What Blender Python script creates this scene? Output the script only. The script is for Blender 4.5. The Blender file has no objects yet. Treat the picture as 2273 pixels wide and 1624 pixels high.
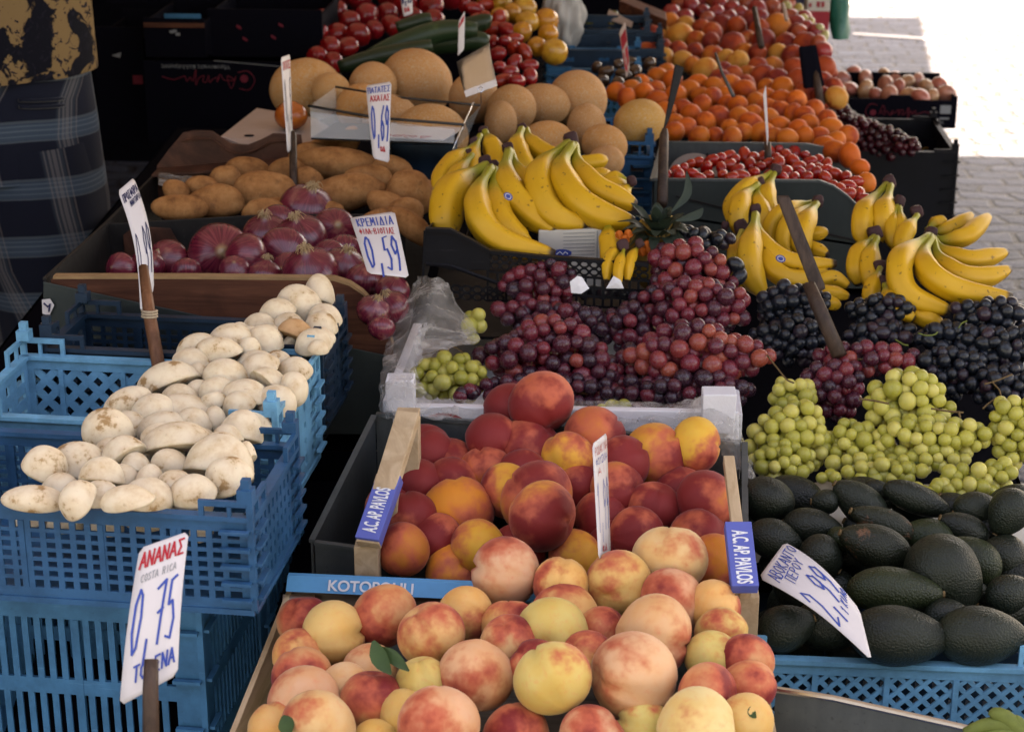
import bpy, bmesh, math, random
from mathutils import Vector, Matrix, Euler
SC = bpy.context.scene
COL = SC.collection
RND = random.Random(11)

# ------------------------------------------------------------------ camera
FPX = 4200.0            # focal length in units of a 2273-wide frame
PITCH = math.radians(20.0)
YAW = math.radians(3.5)
CAM = Vector((0.0, 0.0, 1.65))
FWD = Vector((-math.sin(YAW)*math.cos(PITCH), math.cos(YAW)*math.cos(PITCH), -math.sin(PITCH)))
RGT = Vector((math.cos(YAW), math.sin(YAW), 0.0))
UPV = RGT.cross(FWD)
cd = bpy.data.cameras.new('camera')
cam = bpy.data.objects.new('camera', cd); COL.objects.link(cam)
cam.matrix_world = Matrix.Translation(CAM) @ Matrix((RGT, UPV, -FWD)).transposed().to_4x4()
cd.sensor_width = 36.0
cd.lens = 36.0 * FPX / 2273.0
cd.clip_end = 500.0
cd.clip_start = 0.05
cd.dof.use_dof = True
cd.dof.focus_distance = 2.15
cd.dof.aperture_fstop = 11
SC.camera = cam

# ------------------------------------------------------------------ sky, sun, exposure
SUN_EL, SUN_AZ = math.radians(58), math.radians(20)     # azimuth from +Y towards +X
w = bpy.data.worlds.new('World'); SC.world = w; w.use_nodes = True
nt = w.node_tree; nt.nodes.clear()
sky = nt.nodes.new('ShaderNodeTexSky'); sky.sky_type = 'NISHITA'; sky.sun_disc = False; sky.dust_density = 2.0; sky.ozone_density = 1.0
sky.sun_elevation = SUN_EL; sky.sun_rotation = SUN_AZ
bg = nt.nodes.new('ShaderNodeBackground'); bg.inputs['Strength'].default_value = 0.12
wo = nt.nodes.new('ShaderNodeOutputWorld')
nt.links.new(sky.outputs[0], bg.inputs[0]); nt.links.new(bg.outputs[0], wo.inputs[0])
ld = bpy.data.lights.new('sun', 'SUN'); ld.energy = 5.0; ld.angle = math.radians(0.5); ld.color = (1, .95, .87)
sun = bpy.data.objects.new('sun', ld); COL.objects.link(sun)
sdir = Vector((math.sin(SUN_AZ)*math.cos(SUN_EL), math.cos(SUN_AZ)*math.cos(SUN_EL), math.sin(SUN_EL)))
sun.rotation_euler = sdir.to_track_quat('Z', 'Y').to_euler(); sun.location = (0, 0, 8)
SC.view_settings.view_transform = 'Standard'; SC.view_settings.look = 'None'
SC.view_settings.gamma = 1.0; SC.view_settings.exposure = 2.88
SC.view_settings.use_white_balance = True; SC.view_settings.white_balance_temperature = 10000; SC.view_settings.white_balance_tint = 20
SC.cycles.max_bounces = 8; SC.cycles.diffuse_bounces = 1; SC.cycles.transparent_max_bounces = 12
SC.cycles.use_denoising = True

# ------------------------------------------------------------------ geometry helpers
TILE = {'Z': (0, 0, 1), 'A': (0, 0, .33317), 'B': (757.4, 0, .33317), 'C': (1515.7, 0, .33317),
        'D': (0, 541, .33317), 'E': (757.4, 541, .33317), 'F': (1515.7, 541, .33317),
        'G': (0, 1082.9, .33317), 'H': (757.4, 1082.9, .33317), 'K': (591, 818.3, .49592),
        'J': (1454.7, 948.3, .416), 'L': (818.3, 454.6, .416), 'M': (1454.7, 454.6, .36), 'N': (1272.9, 0, .44)}
def tz(t, x, y):
    a, b, s = TILE[t]; return a + x*s, b + y*s
def ray(px, py):
    return FWD + RGT*((px-1136.5)/FPX) - UPV*((py-812)/FPX)
def P(px, py, d):
    return CAM + ray(px, py)*d
def G(px, py, z):
    r = ray(px, py); return CAM + r*((z-CAM.z)/r.z)
class Plane:
    def __init__(s, p, n): s.p, s.n = Vector(p), Vector(n).normalized()
    def d(s, px, py): return (s.p-CAM).dot(s.n)/ray(px, py).dot(s.n)
    def hit(s, px, py): return CAM + ray(px, py)*s.d(px, py)
def Zone(py1, d1, py2, d2, px=1136.5):
    a, b = P(px, py1, d1), P(px, py2, d2)
    n = Vector((1, 0, 0)).cross(b-a)
    if n.z < 0: n = -n
    return Plane(a, n)
def Wall(px, py, d, turn=0.0):           # vertical plane facing the street, through a point
    return Plane(P(px, py, d), (math.sin(turn), -math.cos(turn), 0))

def link(name, me, mat=None, parent=None, loc=None):
    o = bpy.data.objects.new(name, me); COL.objects.link(o)
    if mat is not None and me is not None and not me.materials: me.materials.append(mat)
    if parent is not None:
        o.parent = parent
    if loc is not None: o.location = loc
    return o
def tag(o, label=None, cat=None, group=None, kind=None):
    if label: o['label'] = label
    if cat: o['category'] = cat
    if group: o['group'] = group
    if kind: o['kind'] = kind
    return o
def empty(name, loc, label, cat, group=None, rz=0):
    o = bpy.data.objects.new(name, None); COL.objects.link(o); o.location = loc; o.rotation_euler = (0, 0, rz)
    o.empty_display_size = .02
    return tag(o, label, cat, group)
def mesh(name, verts, faces, smooth=False):
    me = bpy.data.meshes.new(name); me.from_pydata([tuple(v) for v in verts], [], faces)
    if smooth: me.polygons.foreach_set('use_smooth', [True]*len(me.polygons))
    me.update(); return me
class MB:
    """collects shapes; build() links them as one mesh object (world coordinates kept relative to org)"""
    def __init__(s, org=(0, 0, 0)): s.v, s.f, s.org = [], [], Vector(org)
    def add(s, vs, fs):
        n = len(s.v); s.v += [Vector(v)-s.org for v in vs]; s.f += [tuple(i+n for i in f) for f in fs]
    def prism(s, pts, off):              # closed polygon extruded by a vector
        n = len(pts); off = Vector(off); pts = [Vector(p) for p in pts]
        vs = pts + [p+off for p in pts]
        fs = [tuple(range(n))[::-1], tuple(range(n, 2*n))]
        fs += [(i, (i+1) % n, n+(i+1) % n, n+i) for i in range(n)]
        s.add(vs, fs)
    def box(s, o, a, b, c):              # corner and three edge vectors
        o, a, b, c = Vector(o), Vector(a), Vector(b), Vector(c)
        s.prism([o, o+a, o+a+b, o+b], c)
    def bar(s, p, q, wv, tv):            # bar from p to q, full width vector wv and thickness vector tv, centred
        p, q, wv, tv = Vector(p), Vector(q), Vector(wv), Vector(tv)
        s.box(p-wv/2-tv/2, q-p, wv, tv)
    def tube(s, pts, rad, n=6, cap=True):
        pts = [Vector(p) for p in pts]; k = len(pts)
        if not hasattr(rad, '__len__'): rad = [rad]*k
        vs, fs = [], []; up = None
        for i, p in enumerate(pts):
            t = (pts[min(i+1, k-1)]-pts[max(i-1, 0)]).normalized()
            if up is None: up = t.orthogonal().normalized()
            up = (up - t*up.dot(t)).normalized(); sd = t.cross(up)
            for j in range(n):
                a = 2*math.pi*j/n; vs.append(p+(up*math.cos(a)+sd*math.sin(a))*rad[i])
        for i in range(k-1):
            for j in range(n):
                fs.append((i*n+j, i*n+(j+1) % n, (i+1)*n+(j+1) % n, (i+1)*n+j))
        if cap: fs += [tuple(range(n))[::-1], tuple(range((k-1)*n, k*n))]
        s.add(vs, fs)
    def build(s, name, mat, parent=None, smooth=False, bevel=0):
        me = mesh(name, s.v, s.f, smooth)
        bm = bmesh.new(); bm.from_mesh(me); bmesh.ops.recalc_face_normals(bm, faces=bm.faces); bm.to_mesh(me); bm.free()
        o = link(name, me, mat, parent, s.org if parent is None else None)
        if bevel:
            m = o.modifiers.new('bevel', 'BEVEL'); m.width = bevel; m.segments = 2; m.limit_method = 'ANGLE'
        return o
def spline(pts, n):
    """Catmull-Rom through points, n samples"""
    pts = [Vector(p) for p in pts]; k = len(pts); out = []
    ext = [2*pts[0]-pts[1]] + pts + [2*pts[-1]-pts[-2]]
    for i in range(n):
        u = i/(n-1)*(k-1); j = min(int(u), k-2); t = u-j
        a, b, c, d = ext[j], ext[j+1], ext[j+2], ext[j+3]
        out.append(.5*((2*b)+(c-a)*t+(2*a-5*b+4*c-d)*t*t+(3*b-a-3*c+d)*t**3))
    return out
def sphere_vf(nu=24, nv=16, fn=None):
    """unit sphere (pole Z); fn(theta, phi, vec) -> vec"""
    vs, fs = [], []
    vs.append(Vector((0, 0, 1)))
    for i in range(1, nv):
        th = math.pi*i/nv
        for j in range(nu):
            ph = 2*math.pi*j/nu
            vs.append(Vector((math.sin(th)*math.cos(ph), math.sin(th)*math.sin(ph), math.cos(th))))
    vs.append(Vector((0, 0, -1)))
    for j in range(nu):
        fs.append((0, 1+j, 1+(j+1) % nu))
        fs.append((len(vs)-1, len(vs)-1-nu+(j+1) % nu, len(vs)-1-nu+j))
    for i in range(nv-2):
        for j in range(nu):
            a = 1+i*nu
            fs.append((a+j, a+nu+j, a+nu+(j+1) % nu, a+(j+1) % nu))
    if fn:
        vs = [fn(math.acos(max(-1, min(1, v.z))), math.atan2(v.y, v.x), v) for v in vs]
    return vs, fs
def lump(seed, amp, k=5):
    r = random.Random(seed)
    ws = [(Vector((r.gauss(0, 1), r.gauss(0, 1), r.gauss(0, 1)))*1.6, r.uniform(0, 6.28)) for _ in range(k)]
    return lambda v: 1+amp*sum(math.sin(v.dot(w_)+p_) for w_, p_ in ws)/k*1.6
def camrot(ang=0.0, tilt=0.0, roll=0.0):
    """local X along the image direction ang (degrees, ccw from right), local Z towards the camera"""
    m = Matrix((RGT, UPV, -FWD)).transposed()
    return m @ Matrix.Rotation(math.radians(ang), 3, 'Z') @ Matrix.Rotation(math.radians(tilt), 3, 'Y') @ Matrix.Rotation(math.radians(roll), 3, 'X')
def rndrot(r=RND):
    return Euler((r.uniform(0, 6.28), r.uniform(0, 6.28), r.uniform(0, 6.28))).to_matrix()
ORD = 'first second third fourth fifth sixth seventh eighth ninth tenth eleventh twelfth thirteenth fourteenth fifteenth sixteenth seventeenth eighteenth nineteenth twentieth'.split()
def ordn(i):
    if i < 20: return ORD[i]
    t = ['twenty', 'thirty', 'forty', 'fifty'][(i+1)//10-2]
    return t+'-'+ORD[(i+1) % 10-1] if (i+1) % 10 else {20: 'twentieth', 30: 'thirtieth', 40: 'fortieth', 50: 'fiftieth'}[i+1]
def rowlabels(items, kind, place, gap, rowword='row'):
    """items: list of (obj, px, py, look); rows of the heap counted from the front, places from the left"""
    its = sorted(items, key=lambda i: -i[2]); rows = []
    for it in its:
        if rows and rows[-1][0][2]-it[2] < gap: rows[-1].append(it)
        else: rows.append([it])
    for ri, row in enumerate(rows):
        rn = 'front row' if ri == 0 else ('back row' if ri == len(rows)-1 else ordn(ri)+' row')
        if len(rows) == 1: rn = 'row'
        for ci, (o, x, y, look) in enumerate(sorted(row, key=lambda i: i[1])):
            pos = ordn(ci)+' from left'
            o['label'] = f"{look} {kind}, {pos} in the {rn} {place}"

# ------------------------------------------------------------------ materials
class NT:
    def __init__(s, name):
        s.m = bpy.data.materials.new(name); s.m.use_nodes = True; s.t = s.m.node_tree; s.t.nodes.clear()
        s.out = s.n('OutputMaterial'); s.b = s.n('BsdfPrincipled'); s.l(s.b.outputs[0], s.out.inputs[0])
    def n(s, typ, **kw):
        nd = s.t.nodes.new('ShaderNode'+typ)
        for k, v in kw.items(): setattr(nd, k, v)
        return nd
    def l(s, a, b): s.t.links.new(a, b)
    def set(s, sock, v):
        if hasattr(v, 'links') or hasattr(v, 'is_linked'): s.l(v, sock)
        else: sock.default_value = v
    def math(s, op, a, b=0.0, c=None, clamp=False):
        nd = s.n('Math', operation=op); nd.use_clamp = clamp
        s.set(nd.inputs[0], a); s.set(nd.inputs[1], b)
        if c is not None: s.set(nd.inputs[2], c)
        return nd.outputs[0]
    def mix(s, f, a, b, blend='MIX'):
        nd = s.n('Mix', data_type='RGBA', blend_type=blend)
        s.set(nd.inputs[0], f)
        for i, v in ((6, a), (7, b)):
            s.set(nd.inputs[i], v if not isinstance(v, tuple) else (*v[:3], 1))
        return nd.outputs[2]
    def noise(s, vec, scale, detail=3, rough=.55, dist=0.0):
        nd = s.n('TexNoise'); nd.inputs['Scale'].default_value = scale; nd.inputs['Detail'].default_value = detail
        nd.inputs['Roughness'].default_value = rough; nd.inputs['Distortion'].default_value = dist
        if vec is not None: s.l(vec, nd.inputs['Vector'])
        return nd.outputs[0]
    def ramp(s, f, stops):
        nd = s.n('ValToRGB'); s.set(nd.inputs[0], f); e = nd.color_ramp.elements
        while len(e) < len(stops): e.new(.5)
        for el, (p_, c) in zip(e, stops): el.position = p_; el.color = (*c[:3], 1) if hasattr(c, '__len__') else (c, c, c, 1)
        return nd.outputs[0]
    def step(s, f, a, b):
        nd = s.n('MapRange', interpolation_type='SMOOTHSTEP'); s.set(nd.inputs[0], f)
        s.set(nd.inputs[1], a); s.set(nd.inputs[2], b); return nd.outputs[0]
    def coord(s, which='Object', rnd=True, scale=None):
        tc = s.n('TexCoord'); v = tc.outputs[which]
        if rnd:
            oi = s.n('ObjectInfo'); ad = s.n('VectorMath', operation='ADD')
            mu = s.n('VectorMath', operation='SCALE'); mu.inputs[0].default_value = (37, 61, 83); s.l(oi.outputs['Random'], mu.inputs[3])
            s.l(v, ad.inputs[0]); s.l(mu.outputs[0], ad.inputs[1]); s.rand = oi.outputs['Random']; return ad.outputs[0]
        return v
    def bump(s, h, strength, dist=.002):
        nd = s.n('Bump'); nd.inputs['Strength'].default_value = strength; nd.inputs['Distance'].default_value = dist
        s.l(h, nd.inputs['Height']); s.l(nd.outputs[0], s.b.inputs['Normal'])
    def fin(s, col=None, rough=None, spec=None, metal=None, sss=None, coat=None, sheen=None, trans=None, alpha=None):
        I = s.b.inputs
        if col is not None: s.set(I['Base Color'], col if not isinstance(col, tuple) else (*col[:3], 1))
        if rough is not None: s.set(I['Roughness'], rough)
        if spec is not None: s.set(I['Specular IOR Level'], spec)
        if metal is not None: s.set(I['Metallic'], metal)
        if sss is not None: I['Subsurface Weight'].default_value = sss[0]; I['Subsurface Radius'].default_value = sss[1]; I['Subsurface Scale'].default_value = sss[2]
        if coat is not None: I['Coat Weight'].default_value = coat; I['Coat Roughness'].default_value = .15
        if sheen is not None: I['Sheen Weight'].default_value = sheen; I['Sheen Roughness'].default_value = .4
        if alpha is not None: s.set(I['Alpha'], alpha)
        return s.m
M = {}
def stone_fruit(name, red, deep, fuzz, rough, soft, gap):
    """base colour from the object, a red blush over it and a deeper cheek where the blush is strongest"""
    t = NT(name); v = t.coord(); tc = t.n('TexCoord').outputs['Object']
    oi = t.n('ObjectInfo'); sx = t.n('SeparateXYZ'); t.l(tc, sx.inputs[0])
    n1 = t.noise(v, 1.1, 3, .55); n2 = t.noise(v, 5, 4, .65); n3 = t.noise(v, 38, 2); n4 = t.noise(v, 90, 2)
    ax = t.math('ADD', t.math('MULTIPLY', sx.outputs[1], .50), t.math('MULTIPLY', sx.outputs[2], .38))
    f = t.math('ADD', ax, t.math('MULTIPLY', t.math('SUBTRACT', n1, .5), 2.7))
    f = t.math('ADD', f, t.math('MULTIPLY', t.math('SUBTRACT', n2, .5), .40))
    f = t.math('SUBTRACT', f, t.math('MULTIPLY_ADD', oi.outputs['Alpha'], -2.0, 1.0))
    base = t.mix(t.step(n1, .3, .75), oi.outputs['Color'], t.mix(1.0, oi.outputs['Color'], (1.0, .84, .62), 'MULTIPLY'))
    base = t.mix(t.math('MULTIPLY', t.step(n2, .5, .8), .30), base, tuple(min(1, k*1.4) for k in red))
    c = t.mix(t.step(f, -soft, soft), base, red)
    c = t.mix(t.step(f, gap, gap+.75), c, deep)
    c = t.mix(t.math('MULTIPLY', t.step(n4, .60, .78), .16), c, (.80, .50, .26))
    t.bump(n3, .10, .01)
    return t.fin(c, rough, .3 if fuzz else .5, sheen=fuzz)
M['peach'] = stone_fruit('peach_skin', (.60, .12, .06), (.25, .018, .018), .12, .60, .42, .22)
M['nectarine'] = stone_fruit('nectarine_skin', (.37, .045, .006), (.032, .004, .004), 0.0, .27, .20, -.02)
M['apricot'] = stone_fruit('apricot_skin', (.46, .06, .015), (.24, .02, .015), .06, .55, .5, .35)

def simple(name, col, rough=.5, spec=.4, metal=0.0, nscale=0, namt=.25, bump=0, bscale=60, coat=None, world=False):
    t = NT(name)
    c = (*col, 1)
    if nscale:
        v = t.coord('Object', False)
        n = t.noise(v, nscale, 5, .65)
        c = t.mix(n, tuple(max(0, k*(1-namt)) for k in col), tuple(min(1, k*(1+namt)) for k in col))
        t.fin(rough=t.math('MULTIPLY_ADD', n, .25, rough-.12))
    else: t.fin(rough=rough)
    if bump: t.bump(t.noise(t.coord('Object', False), bscale, 4), bump, .003)
    return t.fin(c if not isinstance(c, tuple) else c, None, spec, metal, coat=coat)

# melon with corky netting
t = NT('melon_skin'); v = t.coord()
vo = t.n('TexVoronoi', feature='DISTANCE_TO_EDGE'); vo.inputs['Scale'].default_value = 9
wv = t.n('VectorMath', operation='ADD'); nz = t.n('TexNoise'); nz.inputs['Scale'].default_value = 3; t.l(v, nz.inputs['Vector'])
t.l(v, wv.inputs[0]); t.l(nz.outputs[1], wv.inputs[1]); t.l(wv.outputs[0], vo.inputs['Vector'])
net = t.step(vo.outputs[0], .10, .02)
oi = t.n('ObjectInfo')
c = t.mix(t.noise(v, 2.2, 4), oi.outputs['Color'], t.mix(1.0, oi.outputs['Color'], (.78, .72, .6), 'MULTIPLY'))
c = t.mix(t.math('MULTIPLY', net, .75), c, (.58, .40, .24))
t.bump(t.math('ADD', net, t.noise(v, 30, 3)), .25, .02); M['melon'] = t.fin(c, .7, .25)
# potato (noise scales for meshes in metres)
t = NT('potato_skin'); v = t.coord()
n1, n2 = t.noise(v, 38, 6, .7), t.noise(v, 210, 5, .7)
c = t.ramp(n1, [(.3, (.20, .075, .026)), (.5, (.40, .168, .06)), (.72, (.52, .25, .10))])
c = t.mix(t.math('MULTIPLY', t.step(n2, .58, .72), .6), c, (.13, .06, .03))
c = t.mix(t.math('MULTIPLY', t.step(t.noise(v, 90, 3), .6, .7), .35), c, (.10, .05, .028))
t.bump(t.math('ADD', n2, t.noise(v, 600, 3)), .3, .0015); M['potato_world'] = t.fin(c, .8, .2)
# onion: meridian streaks
t = NT('onion_skin'); tc = t.n('TexCoord').outputs['Object']; sx = t.n('SeparateXYZ'); t.l(tc, sx.inputs[0])
ang = t.math('ARCTAN2', sx.outputs[1], sx.outputs[0]); v = t.coord()
cb = t.n('CombineXYZ'); t.l(t.math('MULTIPLY', ang, 9.0), cb.inputs[0]); t.l(t.math('MULTIPLY', sx.outputs[2], 1.2), cb.inputs[1]); t.l(t.math('MULTIPLY', t.rand, 40), cb.inputs[2])
st = t.noise(cb.outputs[0], 1.6, 4, .6)
c = t.ramp(st, [(.25, (.06, .006, .016)), (.5, (.16, .014, .032)), (.75, (.30, .05, .065))])
c = t.mix(t.math('MULTIPLY', t.step(t.noise(v, 1.6, 3), .55, .75), .5), c, (.42, .15, .11))
c = t.mix(t.step(t.math('ABSOLUTE', sx.outputs[2]), .86, 1.0), c, (.33, .20, .11))
t.bump(st, .12, .01); M['onion'] = t.fin(c, t.math('MULTIPLY_ADD', st, .15, .16), .5, coat=.3)
# mushroom
t = NT('mushroom_skin'); v = t.coord(); n1 = t.noise(v, 55, 5, .6); n2 = t.noise(v, 160, 4, .65)
oi = t.n('ObjectInfo')
c = t.mix(t.step(n1, .35, .8), (.92, .76, .56), (.70, .48, .27))
c = t.mix(t.math('MULTIPLY', t.step(t.math('ADD', n1, t.math('MULTIPLY', oi.outputs['Alpha'], .09)), .66, .76), .75), c, (.36, .17, .05))
c = t.mix(t.math('MULTIPLY', t.step(n2, .62, .72), .4), c, (.42, .25, .12))
c = t.mix(1.0, c, oi.outputs['Color'], 'MULTIPLY')
t.bump(n2, .08, .004); M['mushroom'] = t.fin(c, .65, .25, sss=(.12, (.8, .5, .3), .006))
# avocado
t = NT('avocado_skin'); v = t.coord(); oi = t.n('ObjectInfo')
vo = t.n('TexVoronoi', feature='F1'); vo.inputs['Scale'].default_value = 420; t.l(v, vo.inputs['Vector'])
n1 = t.noise(v, 32, 5, .6)
c = t.mix(t.step(n1, .35, .75), oi.outputs['Color'], t.mix(1.0, oi.outputs['Color'], (.55, .6, .62), 'MULTIPLY'))
c = t.mix(t.math('MULTIPLY', t.step(vo.outputs[0], .12, .5), .5), t.mix(1.0, c, (1.6, 1.55, 1.4), 'MULTIPLY'), c)
c = t.mix(t.math('MULTIPLY', t.step(t.math('ADD', t.noise(v, 28, 5, .7), t.math('MULTIPLY', oi.outputs['Alpha'], .2)), .78, .86), .7), c, (.20, .09, .05))
t.bump(t.math('SUBTRACT', 1.0, vo.outputs[0]), .5, .0016); M['avocado'] = t.fin(c, .44, .32)
# banana: 'along' 0 at the crown end, 1 at the tip
t = NT('banana_skin'); at = t.n('Attribute', attribute_name='along'); u = at.outputs['Fac']; v = t.coord()
n1 = t.noise(v, 18, 4, .6); oi = t.n('ObjectInfo')
c = t.mix(n1, (.62, .30, .012), (.76, .42, .03))
c = t.mix(t.step(t.math('ADD', u, t.math('MULTIPLY', n1, .16)), .46, .20), c, (.30, .27, .022))
c = t.mix(t.math('MULTIPLY', t.step(t.noise(v, 110, 4), .645, .70), .75), c, (.12, .05, .012))
c = t.mix(t.step(u, .955, .985), c, (.045, .025, .015))
c = t.mix(t.math('MULTIPLY', t.step(t.noise(v, 9, 2), .6, .8), .3), c, (.62, .42, .10))
M['banana'] = t.fin(c, .48, .35)
M['banana_crown'] = simple('banana_crown', (.055, .022, .022), .7, .3, nscale=60, namt=.6, bump=.5, bscale=90)
# grapes
def grape(name, stops, sss, rough=.20, bloom=(.22, .13, .18), bl=.28):
    t = NT(name); v = t.coord(); oi = t.n('ObjectInfo')
    n1 = t.noise(v, 1.2, 3); n2 = t.noise(v, 5, 4, .6)
    f = t.math('ADD', t.math('MULTIPLY', oi.outputs['Random'], .75), t.math('MULTIPLY', n1, .35))
    f = t.math('ADD', f, t.math('SUBTRACT', oi.outputs['Alpha'], .6))
    c = t.ramp(f, stops)
    c = t.mix(t.math('MULTIPLY', t.step(n2, .4, .75), bl), c, bloom)
    return t.fin(c, t.math('MULTIPLY_ADD', n2, .3, rough-.08), .45, sss=sss)
M['grape_red'] = grape('red_grape_skin', [(.05, (.03, .008, .016)), (.35, (.085, .010, .020)), (.65, (.20, .017, .028)), (.95, (.34, .065, .035))], (.15, (.8, .15, .1), .006))
M['grape_black'] = grape('black_grape_skin', [(.2, (.004, .006, .009)), (.7, (.008, .011, .018)), (1, (.04, .014, .022))], None, .24, (.028, .038, .055), .35)
M['grape_green'] = grape('green_grape_skin', [(.1, (.30, .28, .035)), (.5, (.47, .42, .065)), (.9, (.62, .53, .13))], (.35, (.7, .6, .1), .008), .3, (.50, .50, .25), .25)
M['cherry'] = grape('dark_cherry_skin', [(.2, (.03, .004, .008)), (.9, (.10, .01, .015))], None, .1, (.1, .02, .03), .1)
def fruit(name, rough, spec, coat=None, sp=.2, spc=(.6, .4, .1), bump=0):
    t = NT(name); v = t.coord(); oi = t.n('ObjectInfo')
    n1 = t.noise(v, 1.5, 4); n2 = t.noise(v, 18, 3)
    c = t.mix(t.step(n1, .3, .75), oi.outputs['Color'], t.mix(1.0, oi.outputs['Color'], (.7, .55, .5), 'MULTIPLY'))
    c = t.mix(t.math('MULTIPLY', t.step(n2, .6, .75), sp), c, spc)
    if bump: t.bump(n2, bump, .02)
    return t.fin(c, rough, spec, coat=coat)
M['tomato'] = fruit('tomato_skin', .22, .5, .12, .06, (.6, .15, .03))
M['apple'] = fruit('apple_skin', .3, .5, .2, .35, (.55, .25, .08))
M['kiwi'] = fruit('kiwi_skin', .9, .1, None, .4, (.16, .09, .04), .4)
M['pepper'] = fruit('pepper_skin', .28, .5, .2, .1)
M['courgette'] = fruit('courgette_skin', .4, .4, None, .5, (.10, .16, .05))
M['stem'] = simple('dry_stem', (.16, .10, .045), .8, .2, nscale=80, namt=.5)
M['green_stem'] = simple('green_stem', (.13, .16, .035), .7, .3, nscale=80, namt=.4)
M['straw'] = simple('root_hair', (.50, .34, .19), .9, .1)
M['leaf'] = simple('leaf_green', (.035, .075, .018), .5, .4, nscale=60, namt=.5)
M['crown_leaf'] = simple('pineapple_leaf', (.020, .034, .022), .55, .35, nscale=40, namt=.6)
# plastics, metal, wood, card
def plastic(name, col, rough=.4):
    """moulded crate plastic: scuffed, faded in patches, dusty"""
    t = NT(name); v = t.coord('Object', True)
    n1, n2 = t.noise(v, 14, 5, .7), t.noise(v, 160, 4, .7)
    mp = t.n('Mapping'); mp.inputs['Scale'].default_value = (14, 14, 260); mp.inputs['Rotation'].default_value = (.5, .3, .2); t.l(v, mp.inputs[0])
    n3 = t.noise(mp.outputs[0], 1, 4, .7)
    c = t.mix(t.step(n1, .3, .72), tuple(k*.72 for k in col), tuple(min(1, k*1.22) for k in col))
    c = t.mix(t.math('MULTIPLY', t.step(n3, .62, .72), .22), c, tuple(min(1, k*1.6+.08) for k in col))
    c = t.mix(t.math('MULTIPLY', t.step(n2, .60, .72), .35), c, tuple(k*.4+.008 for k in col))
    t.bump(n2, .06, .002)
    return t.fin(c, t.math('MULTIPLY_ADD', n1, .3, rough-.12), .38 if max(col) > .01 else .2)
M['plastic_blue'] = plastic('mid_blue_plastic', (.012, .094, .205), .38)
M['plastic_sky'] = plastic('sky_blue_plastic', (.12, .40, .60), .42)
M['plastic_navy'] = plastic('navy_plastic', (.007, .028, .055), .4)
M['plastic_teal'] = plastic('turquoise_blue_plastic', (.022, .15, .29), .36)
M['plastic_black'] = plastic('black_plastic', (.0035, .004, .007), .5)
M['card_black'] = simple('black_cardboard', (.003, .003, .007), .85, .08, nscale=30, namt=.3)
def tin(name, a, b, rough, metal):
    t = NT(name); v = t.coord('Object', False)
    n1, n2 = t.noise(v, 22, 6, .75, .9), t.noise(v, 190, 4, .6)
    mp = t.n('Mapping'); mp.inputs['Scale'].default_value = (120, 120, 4); t.l(v, mp.inputs[0])
    n3 = t.noise(mp.outputs[0], 1, 3)
    c = t.mix(t.math('ADD', t.math('MULTIPLY', n1, .7), t.math('MULTIPLY', n3, .3)), a, b)
    c = t.mix(t.math('MULTIPLY', t.step(n2, .6, .72), .5), c, (.05, .05, .05))
    t.bump(n2, .1, .002)
    return t.fin(c, t.math('MULTIPLY_ADD', n1, .35, rough), .4, metal)
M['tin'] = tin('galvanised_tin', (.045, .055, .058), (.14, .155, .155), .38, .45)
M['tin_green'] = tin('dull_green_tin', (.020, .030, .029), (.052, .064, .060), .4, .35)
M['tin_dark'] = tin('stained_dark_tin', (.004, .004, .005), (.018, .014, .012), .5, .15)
def wood(name, a, b, scale=(3, 60, 60), rough=.65):
    t = NT(name); v = t.coord('Object', False)
    mp = t.n('Mapping'); mp.inputs['Scale'].default_value = scale; t.l(v, mp.inputs[0])
    n1 = t.noise(mp.outputs[0], 1, 6, .65, .8); n2 = t.noise(v, 14, 4, .6)
    c = t.mix(t.step(n1, .3, .7), a, b); c = t.mix(t.math('MULTIPLY', t.step(n2, .5, .75), .5), c, tuple(k*.45 for k in a))
    t.bump(n1, .15, .003); return t.fin(c, rough, .25)
M['wood_dark'] = wood('red_brown_board', (.060, .018, .010), (.16, .055, .03))
M['wood_light'] = wood('pale_poplar', (.46, .31, .18), (.62, .45, .29), (50, 4, 50))
M['wood_grey'] = wood('weathered_wood', (.13, .10, .08), (.25, .20, .16))
M['stick'] = wood('cane_stick', (.12, .045, .02), (.24, .10, .05), (60, 60, 5), .5)
M['stick_dark'] = wood('dark_stick', (.03, .018, .014), (.085, .05, .035), (60, 60, 5), .5)
M['rust'] = wood('rusty_tray', (.045, .018, .012), (.13, .05, .03), (12, 12, 12), .55)
M['board_edge'] = simple('worn_edge_wood', (.34, .20, .10), .7, .2, nscale=40, namt=.4)
M['blue_print'] = simple('blue_printed_label', (.085, .12, .42), .5, .35, nscale=60, namt=.12)
M['cyan_print'] = simple('sky_blue_painted_wood', (.06, .34, .62), .5, .35, nscale=60, namt=.12)
M['white_ink'] = simple('white_lettering', (.78, .78, .8), .6, .2)
M['foam'] = simple('white_polystyrene', (.72, .70, .72), .75, .2, nscale=90, namt=.06, bump=.15, bscale=300)
M['card_white'] = simple('white_carton', (.62, .57, .50), .7, .2, nscale=30, namt=.08)
M['card_pink'] = simple('pale_carton', (.50, .38, .32), .75, .2, nscale=30, namt=.12)
M['card_red'] = simple('red_carton', (.42, .03, .045), .5, .3, nscale=30, namt=.1)
M['card_blue'] = simple('blue_carton', (.03, .06, .28), .5, .3, nscale=30, namt=.1)
M['card_yellow'] = simple('ochre_crate', (.30, .17, .03), .6, .3, nscale=30, namt=.15)
M['card_orange'] = simple('orange_wrapper', (.62, .13, .02), .5, .3, nscale=60, namt=.2)
M['green_plastic'] = simple('green_bag', (.01, .16, .11), .3, .5, nscale=25, namt=.4, bump=.6, bscale=25)
M['paper'] = simple('sign_card', (.68, .63, .62), .55, .3, nscale=20, namt=.05)
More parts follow.
